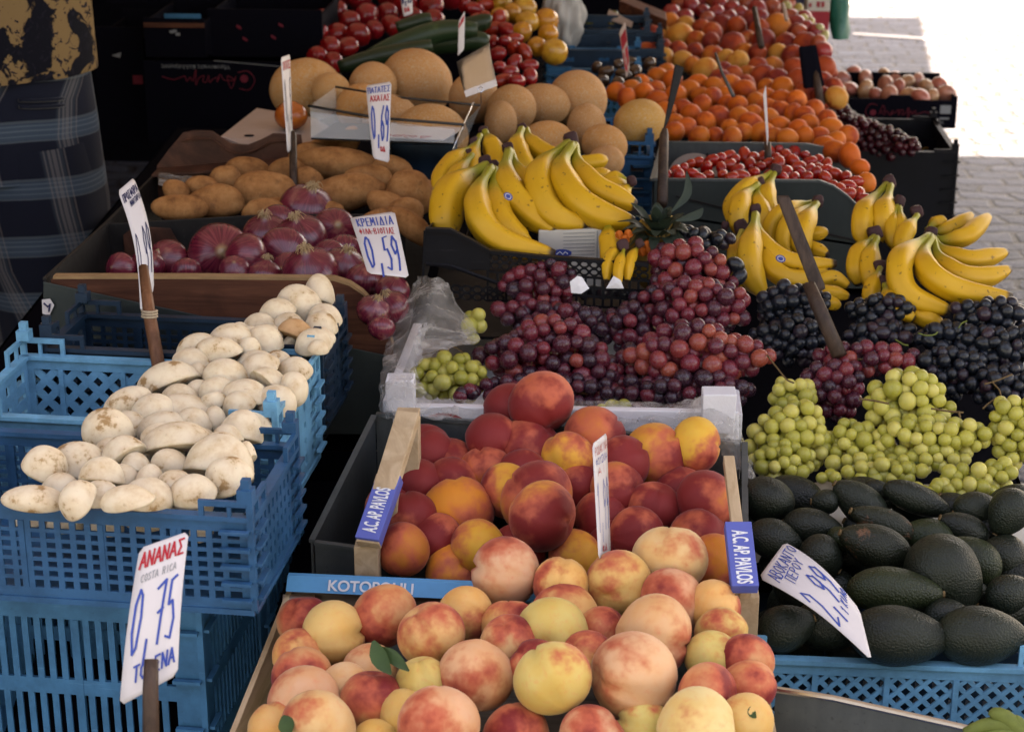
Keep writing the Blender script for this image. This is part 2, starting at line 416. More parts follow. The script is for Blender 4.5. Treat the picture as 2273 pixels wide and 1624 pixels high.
M['ink_blue'] = simple('blue_marker', (.03, .08, .36), .5, .3)
M['ink_navy'] = simple('dark_marker', (.03, .035, .10), .5, .3)
M['ink_red'] = simple('red_marker', (.50, .02, .03), .5, .3)
M['ink_pink'] = simple('dull_red_print', (.20, .02, .035), .6, .2)
M['ink_grey'] = simple('grey_print', (.25, .26, .27), .6, .2)
M['rubber'] = simple('rubber_band', (.50, .38, .26), .6, .3)
M['wire'] = simple('black_wire', (.015, .014, .014), .35, .5)
M['steel'] = simple('bright_steel', (.6, .6, .6), .22, .5, 1.0)
t = NT('silver_foil'); v = t.coord('Object', False); t.bump(t.noise(v, 18, 2), .5, .01); M['foil'] = t.fin((.72, .70, .66, 1), .32, .5, 1.0)
# plastic film: part clear, part milky, sharp wrinkles
t = NT('plastic_film'); v = t.coord('Object', False)
n1, n2 = t.noise(v, 16, 5, .65, 1.5), t.noise(v, 45, 4, .6, 2.0)
t.bump(t.math('ADD', n1, n2), .9, .012)
t.fin((.82, .76, .70, 1), .2, .5, alpha=t.math('MULTIPLY_ADD', t.step(n1, .35, .75), .45, .14)); M['film'] = t.m
M['film_white'] = simple('white_sack_plastic', (.42, .40, .38), .45, .3, nscale=30, namt=.2, bump=.6, bscale=40)
t = NT('clear_acrylic'); t.fin((.7, .72, .74, 1), .08, .5, alpha=.22); M['acrylic'] = t.m
# awning canvas: light comes through it
for nm_, dens, cv_ in (('awning', .036, (.80, .64, .48, 1)), ('awning_blue', .012, (.52, .66, .90, 1))):
  t = NT(nm_+'_canvas'); v = t.coord('Object', False)
  tr = t.n('BsdfTranslucent'); tr.inputs[0].default_value = cv_
  ms = t.n('MixShader'); ms.inputs[0].default_value = dens
  t.fin((.62, .58, .50), .8, .1); t.l(t.b.outputs[0], ms.inputs[1]); t.l(tr.outputs[0], ms.inputs[2]); t.l(ms.outputs[0], t.out.inputs[0]); M[nm_] = t.m
# street
t = NT('cobbles'); v = t.coord('Object', False)
dn = t.n('TexNoise'); dn.inputs['Scale'].default_value = 7; dn.inputs['Detail'].default_value = 3; t.l(v, dn.inputs['Vector'])
sc = t.n('VectorMath', operation='SCALE'); sc.inputs[3].default_value = .11; t.l(dn.outputs[1], sc.inputs[0])
ad = t.n('VectorMath', operation='ADD'); t.l(v, ad.inputs[0]); t.l(sc.outputs[0], ad.inputs[1])
br = t.n('TexBrick'); br.inputs['Scale'].default_value = 1.0; br.inputs['Brick Width'].default_value = .17; br.inputs['Row Height'].default_value = .10
br.inputs['Mortar Size'].default_value = .012; br.inputs['Mortar Smooth'].default_value = .6; br.inputs['Bias'].default_value = 0
br.inputs['Color1'].default_value = (.050, .068, .115, 1); br.inputs['Color2'].default_value = (.090, .115, .18, 1); br.inputs['Mortar'].default_value = (.035, .035, .045, 1)
t.l(ad.outputs[0], br.inputs['Vector'])
n1, n2 = t.noise(v, 5, 6, .7), t.noise(v, 40, 4, .65)
c = t.mix(t.step(n1, .3, .7), t.mix(1.0, br.outputs[0], (.7, .7, .74), 'MULTIPLY'), br.outputs[0])
c = t.mix(t.math('MULTIPLY', t.step(n2, .62, .7), .6), c, (.04, .04, .048))
t.bump(t.math('ADD', t.math('MULTIPLY', br.outputs[1], -1.0), t.math('MULTIPLY', n2, .6)), 1.0, .035)
M['cobbles'] = t.fin(c, .6, .35)
M['road_paint'] = simple('worn_road_paint', (.70, .70, .70), .6, .2, nscale=12, namt=.15)
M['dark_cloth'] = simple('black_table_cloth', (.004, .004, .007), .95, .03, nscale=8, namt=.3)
# ------------------------------------------------------------------ lettering
GL = {'A': [[(0, 0), (.5, 1), (1, 0)], [(.18, .36), (.82, .36)]], 'Δ': [[(0, 0), (.5, 1), (1, 0), (0, .02)]], 'Λ': [[(0, 0), (.5, 1), (1, 0)]],
 'B': [[(0, 0), (0, 1), (.6, 1), (.8, .78), (.55, .54), (0, .52)], [(.55, .54), (.9, .28), (.65, 0), (0, 0)]],
 'C': [[(.9, .85), (.5, 1), (.1, .75), (.05, .3), (.4, 0), (.9, .12)]], 'Σ': [[(.9, 1), (.1, 1), (.55, .5), (.1, 0), (.95, 0)]],
 'E': [[(.9, 1), (.1, 1), (.1, 0), (.9, 0)], [(.1, .52), (.7, .52)]], 'I': [[(.5, 0), (.5, 1)]], 'K': [[(.1, 0), (.1, 1)], [(.85, 1), (.1, .45), (.9, 0)]],
 'M': [[(0, 0), (.12, 1), (.5, .35), (.88, 1), (1, 0)]], 'N': [[(.08, 0), (.08, 1), (.85, 0), (.95, 1)]], 'O': [[(.5, 1), (.1, .72), (.1, .28), (.5, 0), (.9, .28), (.9, .72), (.5, 1)]],
 'Π': [[(.1, 0), (.1, 1)], [(0, 1), (1, 1)], [(.88, 1), (.88, 0)]], 'P': [[(.1, 0), (.1, 1), (.65, 1), (.88, .75), (.6, .5), (.1, .46)]],
 'R': [[(.1, 0), (.1, 1), (.65, 1), (.88, .75), (.6, .5), (.1, .46)], [(.45, .48), (.9, 0)]], 'T': [[(0, 1), (1, 1)], [(.5, 1), (.5, 0)]],
 'S': [[(.9, .88), (.5, 1), (.12, .78), (.5, .52), (.9, .25), (.5, 0), (.08, .12)]], 'U': [[(.1, 1), (.1, .25), (.5, 0), (.88, .25), (.88, 1)]], 'V': [[(.05, 1), (.5, 0), (.95, 1)]],
 'Y': [[(.05, 1), (.5, .5), (.95, 1)], [(.5, .5), (.5, 0)]], 'Φ': [[(.5, .8), (.1, .6), (.12, .35), (.5, .22), (.9, .35), (.9, .6), (.5, .8)], [(.5, 1), (.5, 0)]],
 'X': [[(.05, 1), (.95, 0)], [(.95, 1), (.05, 0)]], 'Ϊ': [[(.5, 0), (.5, .75)], [(.3, .95), (.34, 1)], [(.66, .95), (.7, 1)]], 'L': [[(.1, 1), (.1, 0), (.9, 0)]],
 'κ': [[(.1, 0), (.1, .9)], [(.85, .8), (.1, .4), (.9, 0)]], 'ι': [[(.5, .7), (.5, .1), (.8, 0)]], 'λ': [[(.1, 1), (.9, 0)], [(.45, .55), (.05, 0)]], '-': [[(.1, .5), (.9, .5)]], '.': [[(.35, .0), (.55, .05)]],
 '0': [[(.5, 1), (.14, .78), (.05, .35), (.3, .02), (.65, .1), (.92, .55), (.8, .9), (.5, 1)]], '1': [[(.25, .75), (.6, 1), (.55, 0)]],
 '2': [[(.08, .75), (.4, 1), (.85, .8), (.7, .45), (.05, 0), (.95, .04)]], '5': [[(.92, 1), (.35, .95), (.22, .56), (.65, .6), (.9, .3), (.6, 0), (.1, .06)]],
 '6': [[(.85, 1), (.35, .7), (.08, .3), (.35, 0), (.8, .12), (.85, .4), (.5, .55), (.12, .35)]], '7': [[(.05, .9), (.95, 1), (.5, 0)], [(.3, .5), (.85, .55)]],
 '9': [[(.85, .8), (.45, 1), (.12, .72), (.4, .45), (.82, .6), (.85, .85), (.8, .3), (.55, 0)]], ',': [[(.55, .15), (.35, -.22)]], ' ': []}
def strokes(text, u0, v0, u1, h, slant=0.0):
    """polylines in card units (u right, v down, v0 = top of the line)"""
    n = len(text); cw = (u1-u0)/n; out = []
    for i, ch in enumerate(text):
        for pl in GL.get(ch, []):
            out.append([(u0+(i+.08+.8*x)*cw, v0+h*(1-y)+slant*(i+x)*cw) for x, y in pl])
    return out
def ribbon(mb, S, polyl, wd):
    """flat pen strokes of width wd lying on the surface S(u, v, off)"""
    for pl in polyl:
        pts = []
        for a, b in zip(pl, pl[1:]):
            k = max(1, int(math.hypot(a[0]-b[0], a[1]-b[1])/.12))
            pts += [(a[0]+(b[0]-a[0])*i/k, a[1]+(b[1]-a[1])*i/k) for i in range(k)]
        pts.append(pl[-1])
        q = [S(u, v, .0007) for u, v in pts]; q2 = [S(u, v, .0010) for u, v in pts]
        for i in range(len(q)-1):
            t_ = (q[i+1]-q[i])
            if t_.length < 1e-6: continue
            t_.normalize(); nn = (q2[i]-q[i]).normalized(); sd = nn.cross(t_)*wd/2; ex = t_*wd*.35
            mb.add([q[i]-sd-ex, q[i+1]-sd+ex, q[i+1]+sd+ex, q[i]+sd-ex], [(0, 1, 2, 3)])
def card(name, label, cat, corners, lines, mat='paper', bend=0.0, cut=.05, group=None, thick=.0008):
    """thin card through four 3D corners TL, TR, BR, BL with pen lettering: lines = [(text,u0,v0,u1,h,ink,width,slant)]"""
    TL, TR, BR, BL = [Vector(c) for c in corners]
    n = (TR-TL).cross(BL-TL).normalized()
    if n.dot(CAM-TL) < 0: n = -n
    def S(u, v, off=0.0):
        p = (TL*(1-u)+TR*u)*(1-v)+(BL*(1-u)+BR*u)*v
        return p + n*(bend*math.sin(math.pi*min(1, max(0, v)))+off)
    org = (TL+TR+BR+BL)/4
    nu, nv = 4, 14; vs = []; fs = []
    for side in (0, -thick):
        for j in range(nv+1):
            for i in range(nu+1):
                u, v = i/nu, j/nv
                if cut and j in (0, nv):
                    u = cut*1.6+(1-cut*3.2)*u
                if cut and j in (1, nv-1): v = (.5/nv if j == 1 else 1-.5/nv)
                vs.append(S(u, v, side)-org)
    K = (nu+1)*(nv+1)
    for j in range(nv):
        for i in range(nu):
            a = j*(nu+1)+i
            fs.append((a, a+1, a+nu+2, a+nu+1)); fs.append((K+a, K+a+nu+1, K+a+nu+2, K+a+1))
    ring = [i for i in range(nu+1)]+[(j+1)*(nu+1)-1 for j in range(1, nv+1)]+[nv*(nu+1)+i for i in range(nu-1, -1, -1)]+[j*(nu+1) for j in range(nv-1, 0, -1)]
    for a, b in zip(ring, ring[1:]+ring[:1]): fs.append((a, K+a, K+b, b))
    o = link(name, mesh(name, vs, fs, True), M[mat], None, org); tag(o, label, cat, group)
    inks = {}
    for (tx, u0, v0, u1, h, ink, wd, *sl) in lines:
        inks.setdefault(ink, MB(org))
        ribbon(inks[ink], S, strokes(tx, u0, v0, u1, h, sl[0] if sl else 0) if isinstance(tx, str) else tx, wd)
    for ink, mb in inks.items():
        mb.build('lettering', M[ink], o)
    return o
def rod(name, label, cat, pts, rad, mat, group=None, flat=None, parent=None, n=8):
    org = Vector(pts[-1]); mb = MB(org if parent is None else parent.location)
    mb.tube(pts, rad, n)
    o = mb.build(name, M[mat], parent, smooth=True)
    return tag(o, label, cat, group) if parent is None else o
def printed(text, parent, mat, origin, xdir, ydir, size, name='lettering', align='LEFT', ex=.0003, shear=0, sq=1.0, bold=0.0):
    """type-set lettering as a mesh lying in the plane xdir, ydir"""
    cu = bpy.data.curves.new('type', 'FONT'); cu.body = text; cu.size = size; cu.extrude = ex; cu.offset = bold*size; cu.align_x = align; cu.shear = shear
    tmp = bpy.data.objects.new('type', cu); COL.objects.link(tmp)
    dg = bpy.context.evaluated_depsgraph_get(); me = bpy.data.meshes.new_from_object(tmp.evaluated_get(dg))
    bpy.data.objects.remove(tmp); 
    x, y = Vector(xdir).normalized(), Vector(ydir).normalized(); z = x.cross(y).normalized()
    mt = Matrix((x*sq, y, z)).transposed().to_4x4(); mt.translation = Vector(origin)-(parent.location if parent is not None else Vector())
    me.transform(mt); me.materials.clear()
    return link(name, me, M[mat], parent)
# ------------------------------------------------------------------ setting
g = MB(); g.add([(-40, -30, 0), (60, -30, 0), (60, 90, 0), (-40, 90, 0)], [(0, 1, 2, 3)])
tag(g.build('street', M['cobbles']), kind='structure')
def paint(pxs):
    mb = MB(); mb.add([G(x, y, .004) for x, y in pxs], [(0, 1, 2, 3)])
    tag(mb.build('road_marking', M['road_paint']), kind='structure')
paint([(1893, 73), (2100, 86), (2098, 91), (1893, 77)])
paint([(1860, 1), (2080, 3), (2078, 14), (1860, 10)])
# canopies that shade the stall and the lane, and an added one behind the camera
def awning(name, label, x0, x1, y0, y1, z0, z1, posts=None, x1b=None, mat='awning'):
    t_ = empty(name, ((x0+x1)/2, y0, 0), label, 'awning')
    o = t_.location; mb = MB(o); n = 14
    x1b = x1b or x1; xs = [x0+(x1-x0)*i/n for i in range(n+1)]
    top = [Vector((x, y0, z0)) for x in xs]+[Vector((x0+(x1b-x0)*i/n, y1, z1)) for i in range(n+1)]
    mb.add(top, [(i, i+1, n+2+i, n+1+i) for i in range(n)])
    mb.add([Vector((x, y0, z0)) for x in xs]+[Vector((x, y0-.02, z0-.16-.03*math.cos(i*math.pi))) for i, x in enumerate(xs)], [(i, i+1, n+2+i, n+1+i) for i in range(n)])
    mb.build('canopy', M[mat], t_)
    for x, y, z in (posts or ((x0, y0, z0), (x0, y1, z1))):
        p = MB(o); p.tube([(x, y, 0), (x, y, z-.01)], .025, 10); p.build('post', M['tin'], t_)
    return t_
# ------------------------------------------------------------------ crates and trays
def frame_panel(mb, O, U, V, T, nx, ny, fill, rim, pattern='square', ribs=()):
    """openwork panel: corner O, edge vectors U (width) and V (height), thickness vector T; rim = border width"""
    O, U, V, T = Vector(O), Vector(U), Vector(V), Vector(T)
    w_, h_ = U.length, V.length; u, v = U/w_, V/h_
    mb.box(O, U, v*rim, T); mb.box(O+V-v*rim, U, v*rim, T)
    mb.box(O+v*rim, u*rim, v*(h_-2*rim), T); mb.box(O+U-u*rim+v*rim, u*rim, v*(h_-2*rim), T)
    iw, ih = w_-2*rim, h_-2*rim; o = O+u*rim+v*rim; t8 = T*.7
    if pattern == 'solid':
        mb.box(o+T*.2, u*iw, v*ih, T*.5)
        for i in range(1, nx): mb.bar(o+u*iw*i/nx+T*.6, o+u*iw*i/nx+v*ih+T*.6, u*.012, t8)
    if pattern == 'square':
        for i in range(1, nx): mb.bar(o+u*iw*i/nx+T*.4, o+u*iw*i/nx+V-v*2*rim+T*.4, u*fill*iw/nx, t8)
        for j in range(1, ny): mb.bar(o+v*ih*j/ny+T*.45, o+v*ih*j/ny+u*iw+T*.45, v*fill*ih/ny, t8)
    elif pattern == 'diamond':
        s = iw/nx; wd = s*fill
        k = -int(ih/s)-2
        while k*s < iw:
            for sg in (1, -1):
                x0, y0, x1, y1 = (k*s, 0, k*s+ih, ih) if sg == 1 else (k*s+ih, 0, k*s, ih)
                # clip in x
                def cl(xa, ya, xb, yb):
                    if xa < 0: ya += (yb-ya)*(0-xa)/(xb-xa); xa = 0
                    if xa > iw: ya += (yb-ya)*(iw-xa)/(xb-xa); xa = iw
                    return xa, ya
                a = cl(x0, y0, x1, y1); b = cl(x1, y1, x0, y0)
                if max(x0, x1) <= 0 or min(x0, x1) >= iw: continue
                p, q = o+u*a[0]+v*a[1], o+u*b[0]+v*b[1]
                if (q-p).length < 1e-3: continue
                dr = (q-p).normalized(); mb.bar(p+T*(.45+.06*sg), q+T*(.45+.06*sg), T.normalized().cross(dr)*wd, t8)
            k += 1
    elif pattern == 'slots':
        for i in range(1, nx): mb.bar(o+u*iw*i/nx+T*.4, o+u*iw*i/nx+v*ih+T*.4, u*fill*iw/nx, t8)
        for j in range(1, ny): mb.bar(o+v*ih*j/ny+T*.5, o+v*ih*j/ny+u*iw+T*.5, v*.018, T*1.1)
    for r_ in ribs: mb.bar(o+u*iw*r_+T*.55, o+u*iw*r_+v*ih+T*.55, u*.006, T*1.5)
def crate(name, label, loc, rz, w_, dp, h, mat, front=('square', 26, 7, .42), side=('square', 12, 6, .5), back=None, post=.022, lift=.025, group=None, tilt=0.0, rim=.012, skip_front=False):
    """open plastic crate; loc is the front right corner of the rim, x runs left to right along the street side"""
    t_ = empty(name, loc, label, 'crate', group, rz); t_.rotation_euler.x = tilt
    th = .004
    def part(nm, fn, mt=mat):
        mb = MB(); fn(mb); return mb.build(nm, M[mt], t_)
    x0, x1, y0, y1, z0, z1 = -w_, 0, 0, dp, -h, 0
    bk = back or front
    def panel(O, U, V, T, spec):
        def f(mb):
            frame_panel(mb, O, U, V, T, spec[1], spec[2], spec[3], rim, spec[0], spec[4] if len(spec) > 4 else ())
            uu = Vector(U).normalized(); TT = Vector(T)
            mb.box(Vector(O)+Vector(V)-TT*1.0+Vector((0, 0, .0005)), U, TT*3, (0, 0, .005))     # rolled rim
            mb.box(Vector(O)-TT*.6-Vector((0, 0, .0045)), U, TT*2, (0, 0, .006))
        return f
    if not skip_front: part('front_panel', panel((x0, y0, z0), (w_, 0, 0), (0, 0, h), (0, th, 0), front))
    part('back_panel', panel((x0, y1, z0), (w_, 0, 0), (0, 0, h), (0, -th, 0), bk))
    part('side_panel', panel((x0, y0+th, z0), (0, dp-2*th, 0), (0, 0, h), (th, 0, 0), side))
    part('side_panel', panel((x1, y0+th, z0), (0, dp-2*th, 0), (0, 0, h), (-th, 0, 0), side))
    def base(mb):
        mb.box((x0+th*1.5, y0+th*1.5, z0+.001), (w_-3*th, 0, 0), (0, dp-3*th, 0), (0, 0, .004))
    part('base', base)
    for cx, sx in ((x0, 1), (x1, -1)):
        for cy, sy in ((y0, 1), (y1, -1)):
            if skip_front and cy == y0: continue
            def cp(mb):
                # raised corner with a nib, a little frame and stacking fins
                pw = .05; a = Vector((cx-.0035*sx, cy-.0035*sy, z1)); ux, uy = Vector((sx, 0, 0)), Vector((0, sy, 0)); up = Vector((0, 0, 1))
                mb.box(a-up*h*.98, ux*post*.3, uy*post*.3, up*(h*.98+lift))
                for dr, ot in ((ux, uy), (uy, ux)):
                    mb.box(a+dr*.006+up*(lift-.006), dr*(pw-.006), ot*.0045, up*.006)
                    mb.box(a+dr*pw+up*.005, dr*.005, ot*.0045, up*(lift-.005))
                    mb.box(a+dr*.022+up*.005, dr*.004, ot*.004, up*(lift-.010))
                    for k in range(5):
                        mb.box(a+dr*.004-ot*.006-up*(h*(.12+.19*k)), dr*.030, ot*.006, up*.0035)
                mb.box(a+up*lift, ux*post*.7, uy*post*.7, up*.012); mb.box(a+up*(lift+.012)+(ux+uy)*.003, ux*post*.4, uy*post*.4, up*.010)
            part('corner_post', cp)
    return t_
def sheet(mb, pts, off): mb.prism(pts, off)
def tray(name, label, cat, rim, drops, mat, parts=('back_wall', 'right_wall', 'front_wall', 'left_wall'), thick=.003, floor=True, group=None, lip=True):
    """sheet bin: rim = 4 points BL, BR, FR, FL; drops = height of each wall downwards"""
    BL, BR, FR, FL = [Vector(p) for p in rim]; c = (BL+BR+FR+FL)/4
    base_z = min(p.z for p in rim)-max(drops)
    org = Vector((c.x, c.y, base_z)); t_ = empty(name, org, label, cat, group)
    for nm, a, b, h in ((parts[0], BL, BR, drops[0]), (parts[1], BR, FR, drops[1]), (parts[2], FR, FL, drops[2]), (parts[3], FL, BL, drops[3])):
        if not h: continue
        d = (b-a).normalized(); nrm = Vector((d.y, -d.x, 0)).normalized()
        if nrm.dot(Vector((c.x, c.y, 0))-Vector((a.x, a.y, 0))) > 0: nrm = -nrm
        a2, b2 = a+d*.0, b-d*thick*1.02
        mb = MB(org); mb.prism([a2, b2, Vector((b2.x, b2.y, base_z)), Vector((a2.x, a2.y, base_z))], nrm*thick)
        if lip: mb.bar(a2+nrm*thick*.5+Vector((0, 0, .001)), b2+nrm*thick*.5+Vector((0, 0, .001)), nrm*thick*2.4, Vector((0, 0, .004)))
        mb.build(nm, M[mat], t_)
    if floor:
        z = Vector((0, 0, .002)); mb = MB(org)
        mb.prism([Vector((p.x, p.y, base_z)) + (Vector((c.x, c.y, 0))-Vector((p.x, p.y, 0)))*.01 for p in (BL, BR, FR, FL)], z*2); mb.build('floor_sheet', M[mat], t_)
    return t_
# ------------------------------------------------------------------ fruit meshes
def peach_fn(seed, cleft=.07, amp=.025):
    lf = lump(seed, amp)
    def fn(th, ph, v):
        r = lf(v)
        r -= .16*math.exp(-(th/.30)**2)
        dph = math.atan2(math.sin(ph), math.cos(ph))
        r -= cleft*math.exp(-(dph/.13)**2)*math.sin(th)**.6*(.35+.65*math.exp(-((th-.7)/.9)**2))
        r += .05*math.exp(-((math.pi-th)/.22)**2)
        return Vector((v.x, v.y, v.z*.95))*r
    return fn
def make(name, fn, nu=28, nv=20):
    v, f = sphere_vf(nu, nv, fn); return mesh(name, v, f, True)
PEACH = [make('peach', peach_fn(s, .11+.04*(s % 3), .04)) for s in range(6)]
APRI = [make('apricot', peach_fn(s+20, .10, .04), 18, 12) for s in range(4)]
BALL = [make('ball', (lambda lf: (lambda th, ph, v: Vector((v.x, v.y, v.z))*lf(v)))(lump(s+40, .02)), 18, 12) for s in range(3)]
OVAL = [make('oval', (lambda lf: (lambda th, ph, v: Vector((v.x*.8, v.y*.8, v.z*1.15))*lf(v)))(lump(s+50, .03)), 16, 12) for s in range(3)]
MELON = [make('melon', (lambda lf: (lambda th, ph, v: v*(lf(v)-.05*math.exp(-(th/.12)**2)+.006*math.cos(10*ph)*math.sin(th))))(lump(s+60, .012)), 40, 24) for s in range(3)]
def onion_fn(seed):
    lf = lump(seed, .03)
    def fn(th, ph, v):
        r = lf(v); z = v.z*.84
        if th < .5: z += .28*(1-th/.5)**2.2
        if th > 2.75: z -= .12*((th-2.75)/.39)**2
        sq = 1-.35*math.exp(-(th/.18)**2)
        return Vector((v.x*r*sq, v.y*r*sq, z*r))
    return fn
ONION = [make('onion', onion_fn(s+70), 28, 18) for s in range(4)]
TOMS = [make('tomato', (lambda lf, k: (lambda th, ph, v: Vector((v.x, v.y, v.z*.84))*(lf(v)-.14*math.exp(-(th/.35)**2)+.03*math.cos(k*ph)*math.exp(-((th-.5)/.6)**2))))(lump(s+80, .02), 5+s), 22, 14) for s in range(3)]
def place(kind, me, mat, c, R, rot=None, sc=(1, 1, 1), col=(1, 1, 1, 1), label=None, group=None, cat=None, parent=None):
    o = bpy.data.objects.new(kind, me); COL.objects.link(o)
    if not me.materials: me.materials.append(mat)
    o.location = c if parent is None else c-parent.location
    rot = rot if rot is not None else rndrot()
    o.rotation_euler = rot.to_euler(); o.scale = (R*sc[0], R*sc[1], R*sc[2]); o.color = col
    if parent is not None: o.parent = parent
    elif cat or label: tag(o, label, cat, group)
    return o
def settle(its, zone, n=60, lim=.7, lift=0.0):
    """its: dicts x, y, r (px), optional k (priority, larger = nearer). returns centres and radii; only depth is adjusted, so fruits touch instead of sinking into each other"""
    ds = [zone.d(i['x'], i['y'])-lift*i['r']*zone.d(i['x'], i['y'])/FPX - i.get('up', 0) for i in its]; d0 = list(ds)
    for _ in range(n):
        for a in range(len(its)):
            A = its[a]
            for b in range(a+1, len(its)):
                B = its[b]
                if A.get('fix') or B.get('fix'): continue
                if abs(A['x']-B['x']) > A['r']+B['r'] or abs(A['y']-B['y']) > A['r']+B['r']: continue
                pa, pb = P(A['x'], A['y'], ds[a]), P(B['x'], B['y'], ds[b])
                need = .93*(A['r']*ds[a]+B['r']*ds[b])/FPX; dist = (pa-pb).length
                if dist < need:
                    near = (A['y']+A.get('k', 0)*100) > (B['y']+B.get('k', 0)*100)
                    s = (need-dist)*.25; s = -s if near else s
                    ds[a] += s; ds[b] -= s
        for a, A in enumerate(its):
            m = lim*A['r']*d0[a]/FPX*2; ds[a] = max(d0[a]-m, min(d0[a]+m, ds[a]))
    return [(P(i['x'], i['y'], d), i['r']*d/FPX) for i, d in zip(its, ds)]
def inpoly(x, y, pg):
    c = False; j = len(pg)-1
    for i in range(len(pg)):
        (xi, yi), (xj, yj) = pg[i], pg[j]
        if (yi > y) != (yj > y) and x < (xj-xi)*(y-yi)/(yj-yi)+xi: c = not c
        j = i
    return c
def scatter(pg, rmin, sep, rnd, jit=.0, tries=4000, keep=None):
    """poisson-disc points inside a pixel polygon, radius varies by jit"""
    xs, ys = [p[0] for p in pg], [p[1] for p in pg]; out = []
    for _ in range(tries):
        x, y = rnd.uniform(min(xs), max(xs)), rnd.uniform(min(ys), max(ys))
        if not inpoly(x, y, pg): continue
        if keep and not keep(x, y): continue
        r = rmin*(1+rnd.uniform(-jit, jit))
        if all((x-a)**2+((y-b)*1.3)**2 > (sep*(r+q))**2 for a, b, q in out): out.append((x, y, r))
    return out
# ------------------------------------------------------------------ the table that carries the stall
def table(name, label, x0, x1, y0, y1, z0, z1):
    """trestle table draped in black cloth to the ground; z0 at the street edge, z1 at the back"""
    t_ = empty(name, ((x0+x1)/2, y0, 0), label, 'table'); o = t_.location
    mb = MB(o); mb.prism([(x0, y0, z0), (x1, y0, z0), (x1, y1, z1), (x0, y1, z1)], (0, 0, -.03)); mb.build('table_top', M['wood_grey'], t_)
    # cloth with soft pleats
    ring = []; n = 40
    for a, b in (((x0, y0, z0), (x1, y0, z0)), ((x1, y0, z0), (x1, y1, z1)), ((x1, y1, z1), (x0, y1, z1)), ((x0, y1, z1), (x0, y0, z0))):
        a, b = Vector(a), Vector(b); ring += [a.lerp(b, i/n) for i in range(n)]
    c = Vector(((x0+x1)/2, (y0+y1)/2, 0)); vs = []; K = len(ring)
    for lev in range(4):
        for i, p in enumerate(ring):
            od = Vector((p.x-c.x, p.y-c.y, 0)).normalized(); w_ = .006+lev*.012*(1+math.sin(i*1.1)); q = p+od*w_; vs.append(Vector((q.x, q.y, (p.z+.004)*(1-lev/3)+.01*lev/3)))
    mb = MB(o); mb.add(vs, [(l*K+i, l*K+(i+1) % K, (l+1)*K+(i+1) % K, (l+1)*K+i) for l in range(3) for i in range(K)])
    mb.add([(x0, y0, z0+.004), (x1, y0, z0+.004), (x1, y1, z1+.004), (x0, y1, z1+.004)], [(0, 1, 2, 3)])
    mb.build('table_cloth', M['dark_cloth'], t_, True)
    for x, y, z in ((x0+.05, y0+.05, z0), (x1-.05, y0+.05, z0), (x0+.05, y1-.05, z1), (x1-.05, y1-.05, z1)):
        mb = MB(o); mb.tube([(x, y, 0), (x, y, z-.03)], .02, 8); mb.build('leg', M['tin'], t_)
    return t_
table('stall_table', 'black-draped table carrying the peaches and avocados', -.20, .62, 1.62, 2.10, .545, .575)
table('stall_table', 'black-draped table carrying the grapes, bananas and tomatoes', -.26, .53, 2.14, 3.16, .61, .74)
table('stall_table', 'black-draped table under the onions, potatoes and melons', -.95, -.28, 2.36, 3.9, .66, .745)
table('stall_table', 'far black-draped table under the apricots and apples', -.26, .46, 3.2, 5.3, .70, .70)
table('stall_table', 'low black-draped table under the blue mushroom crates', -.70, -.275, 1.70, 2.32, .44, .63)
awning('awning', 'wide pale canvas awning over the fruit stall', -4.5, 1.04, 1.75, 11.5, 2.5, 2.75, None, 2.09)
awning('awning', 'unseen pale canvas awning added behind the camera to block low sky', -4.5, 5.5, -6.5, -.35, 2.7, 2.5, ((-4.5, -6.5, 2.7), (5.5, -6.5, 2.7)))  # added out of view, cuts low sky light so the fruit gains contrast
awning('awning', 'second pale canvas awning over the lane beside the stall', 1.0, 8.5, 2.2, 8.75, 3.05, 3.2, ((8.5, 2.2, 3.05), (8.5, 8.75, 3.2)), mat='awning_blue')
# ------------------------------------------------------------------ peaches and nectarines
z_peach, z_nect = Zone(1600, 1.80, 1280, 1.92), Zone(1250, 2.10, 900, 2.20)
def L3(*c): return c
PCOL = {'y': ((.82, .50, .17), .24, 'pale yellow'), 'g': ((.76, .54, .18), .16, 'greenish yellow'), 'yr': ((.82, .46, .17), .42, 'yellow and red'),
        'p': ((.84, .47, .25), .20, 'creamy pink'), 'pr': ((.82, .43, .23), .42, 'pink and red'), 'r': ((.74, .32, .14), .66, 'deep red'), 'o': ((.80, .40, .15), .42, 'orange'),
        'c': ((.86, .58, .27), .08, 'pale cream')}
peaches = [(305,1183,150,'y'),(530,1105,147,'r'),(735,1185,150,'yr'),(895,1098,125,'y'),(1068,910,162,'pr'),(1320,965,120,'y'),(1580,965,150,'y'),(1806,848,165,'p'),
 (1815,1042,158,'pr'),(2005,1075,108,'y'),(1330,1110,150,'yr'),(1275,1190,160,'g'),(1085,1145,95,'o'),(1085,1220,92,'pr'),(1510,1180,80,'r'),(1735,1195,182,'pr'),
 (1646,1372,197,'p'),(1284,1382,176,'g'),(935,1374,170,'pr'),(700,1405,112,'g'),(465,1345,112,'pr'),(170,1130,84,'r'),(150,1280,78,'o'),(165,1385,140,'r'),
 (170,1490,158,'pr'),(232,1592,160,'p'),(475,1495,146,'r'),(775,1592,180,'pr'),(500,1690,100,'y'),(1115,1645,155,'r'),(1470,1660,160,'pr'),(2000,1295,118,'g'),
 (1975,1455,138,'r'),(1932,1615,184,'c'),(2150,1305,78,'r'),(2158,1420,86,'r'),(2150,1570,108,'y'),(40,1610,66,'o'),(1690,1600,90,'g'),(1440,1290,70,'o'),
 (2040,1190,95,'y'),(1200,1330,70,'r'),(620,1560,70,'y'),(350,1440,55,'c')]
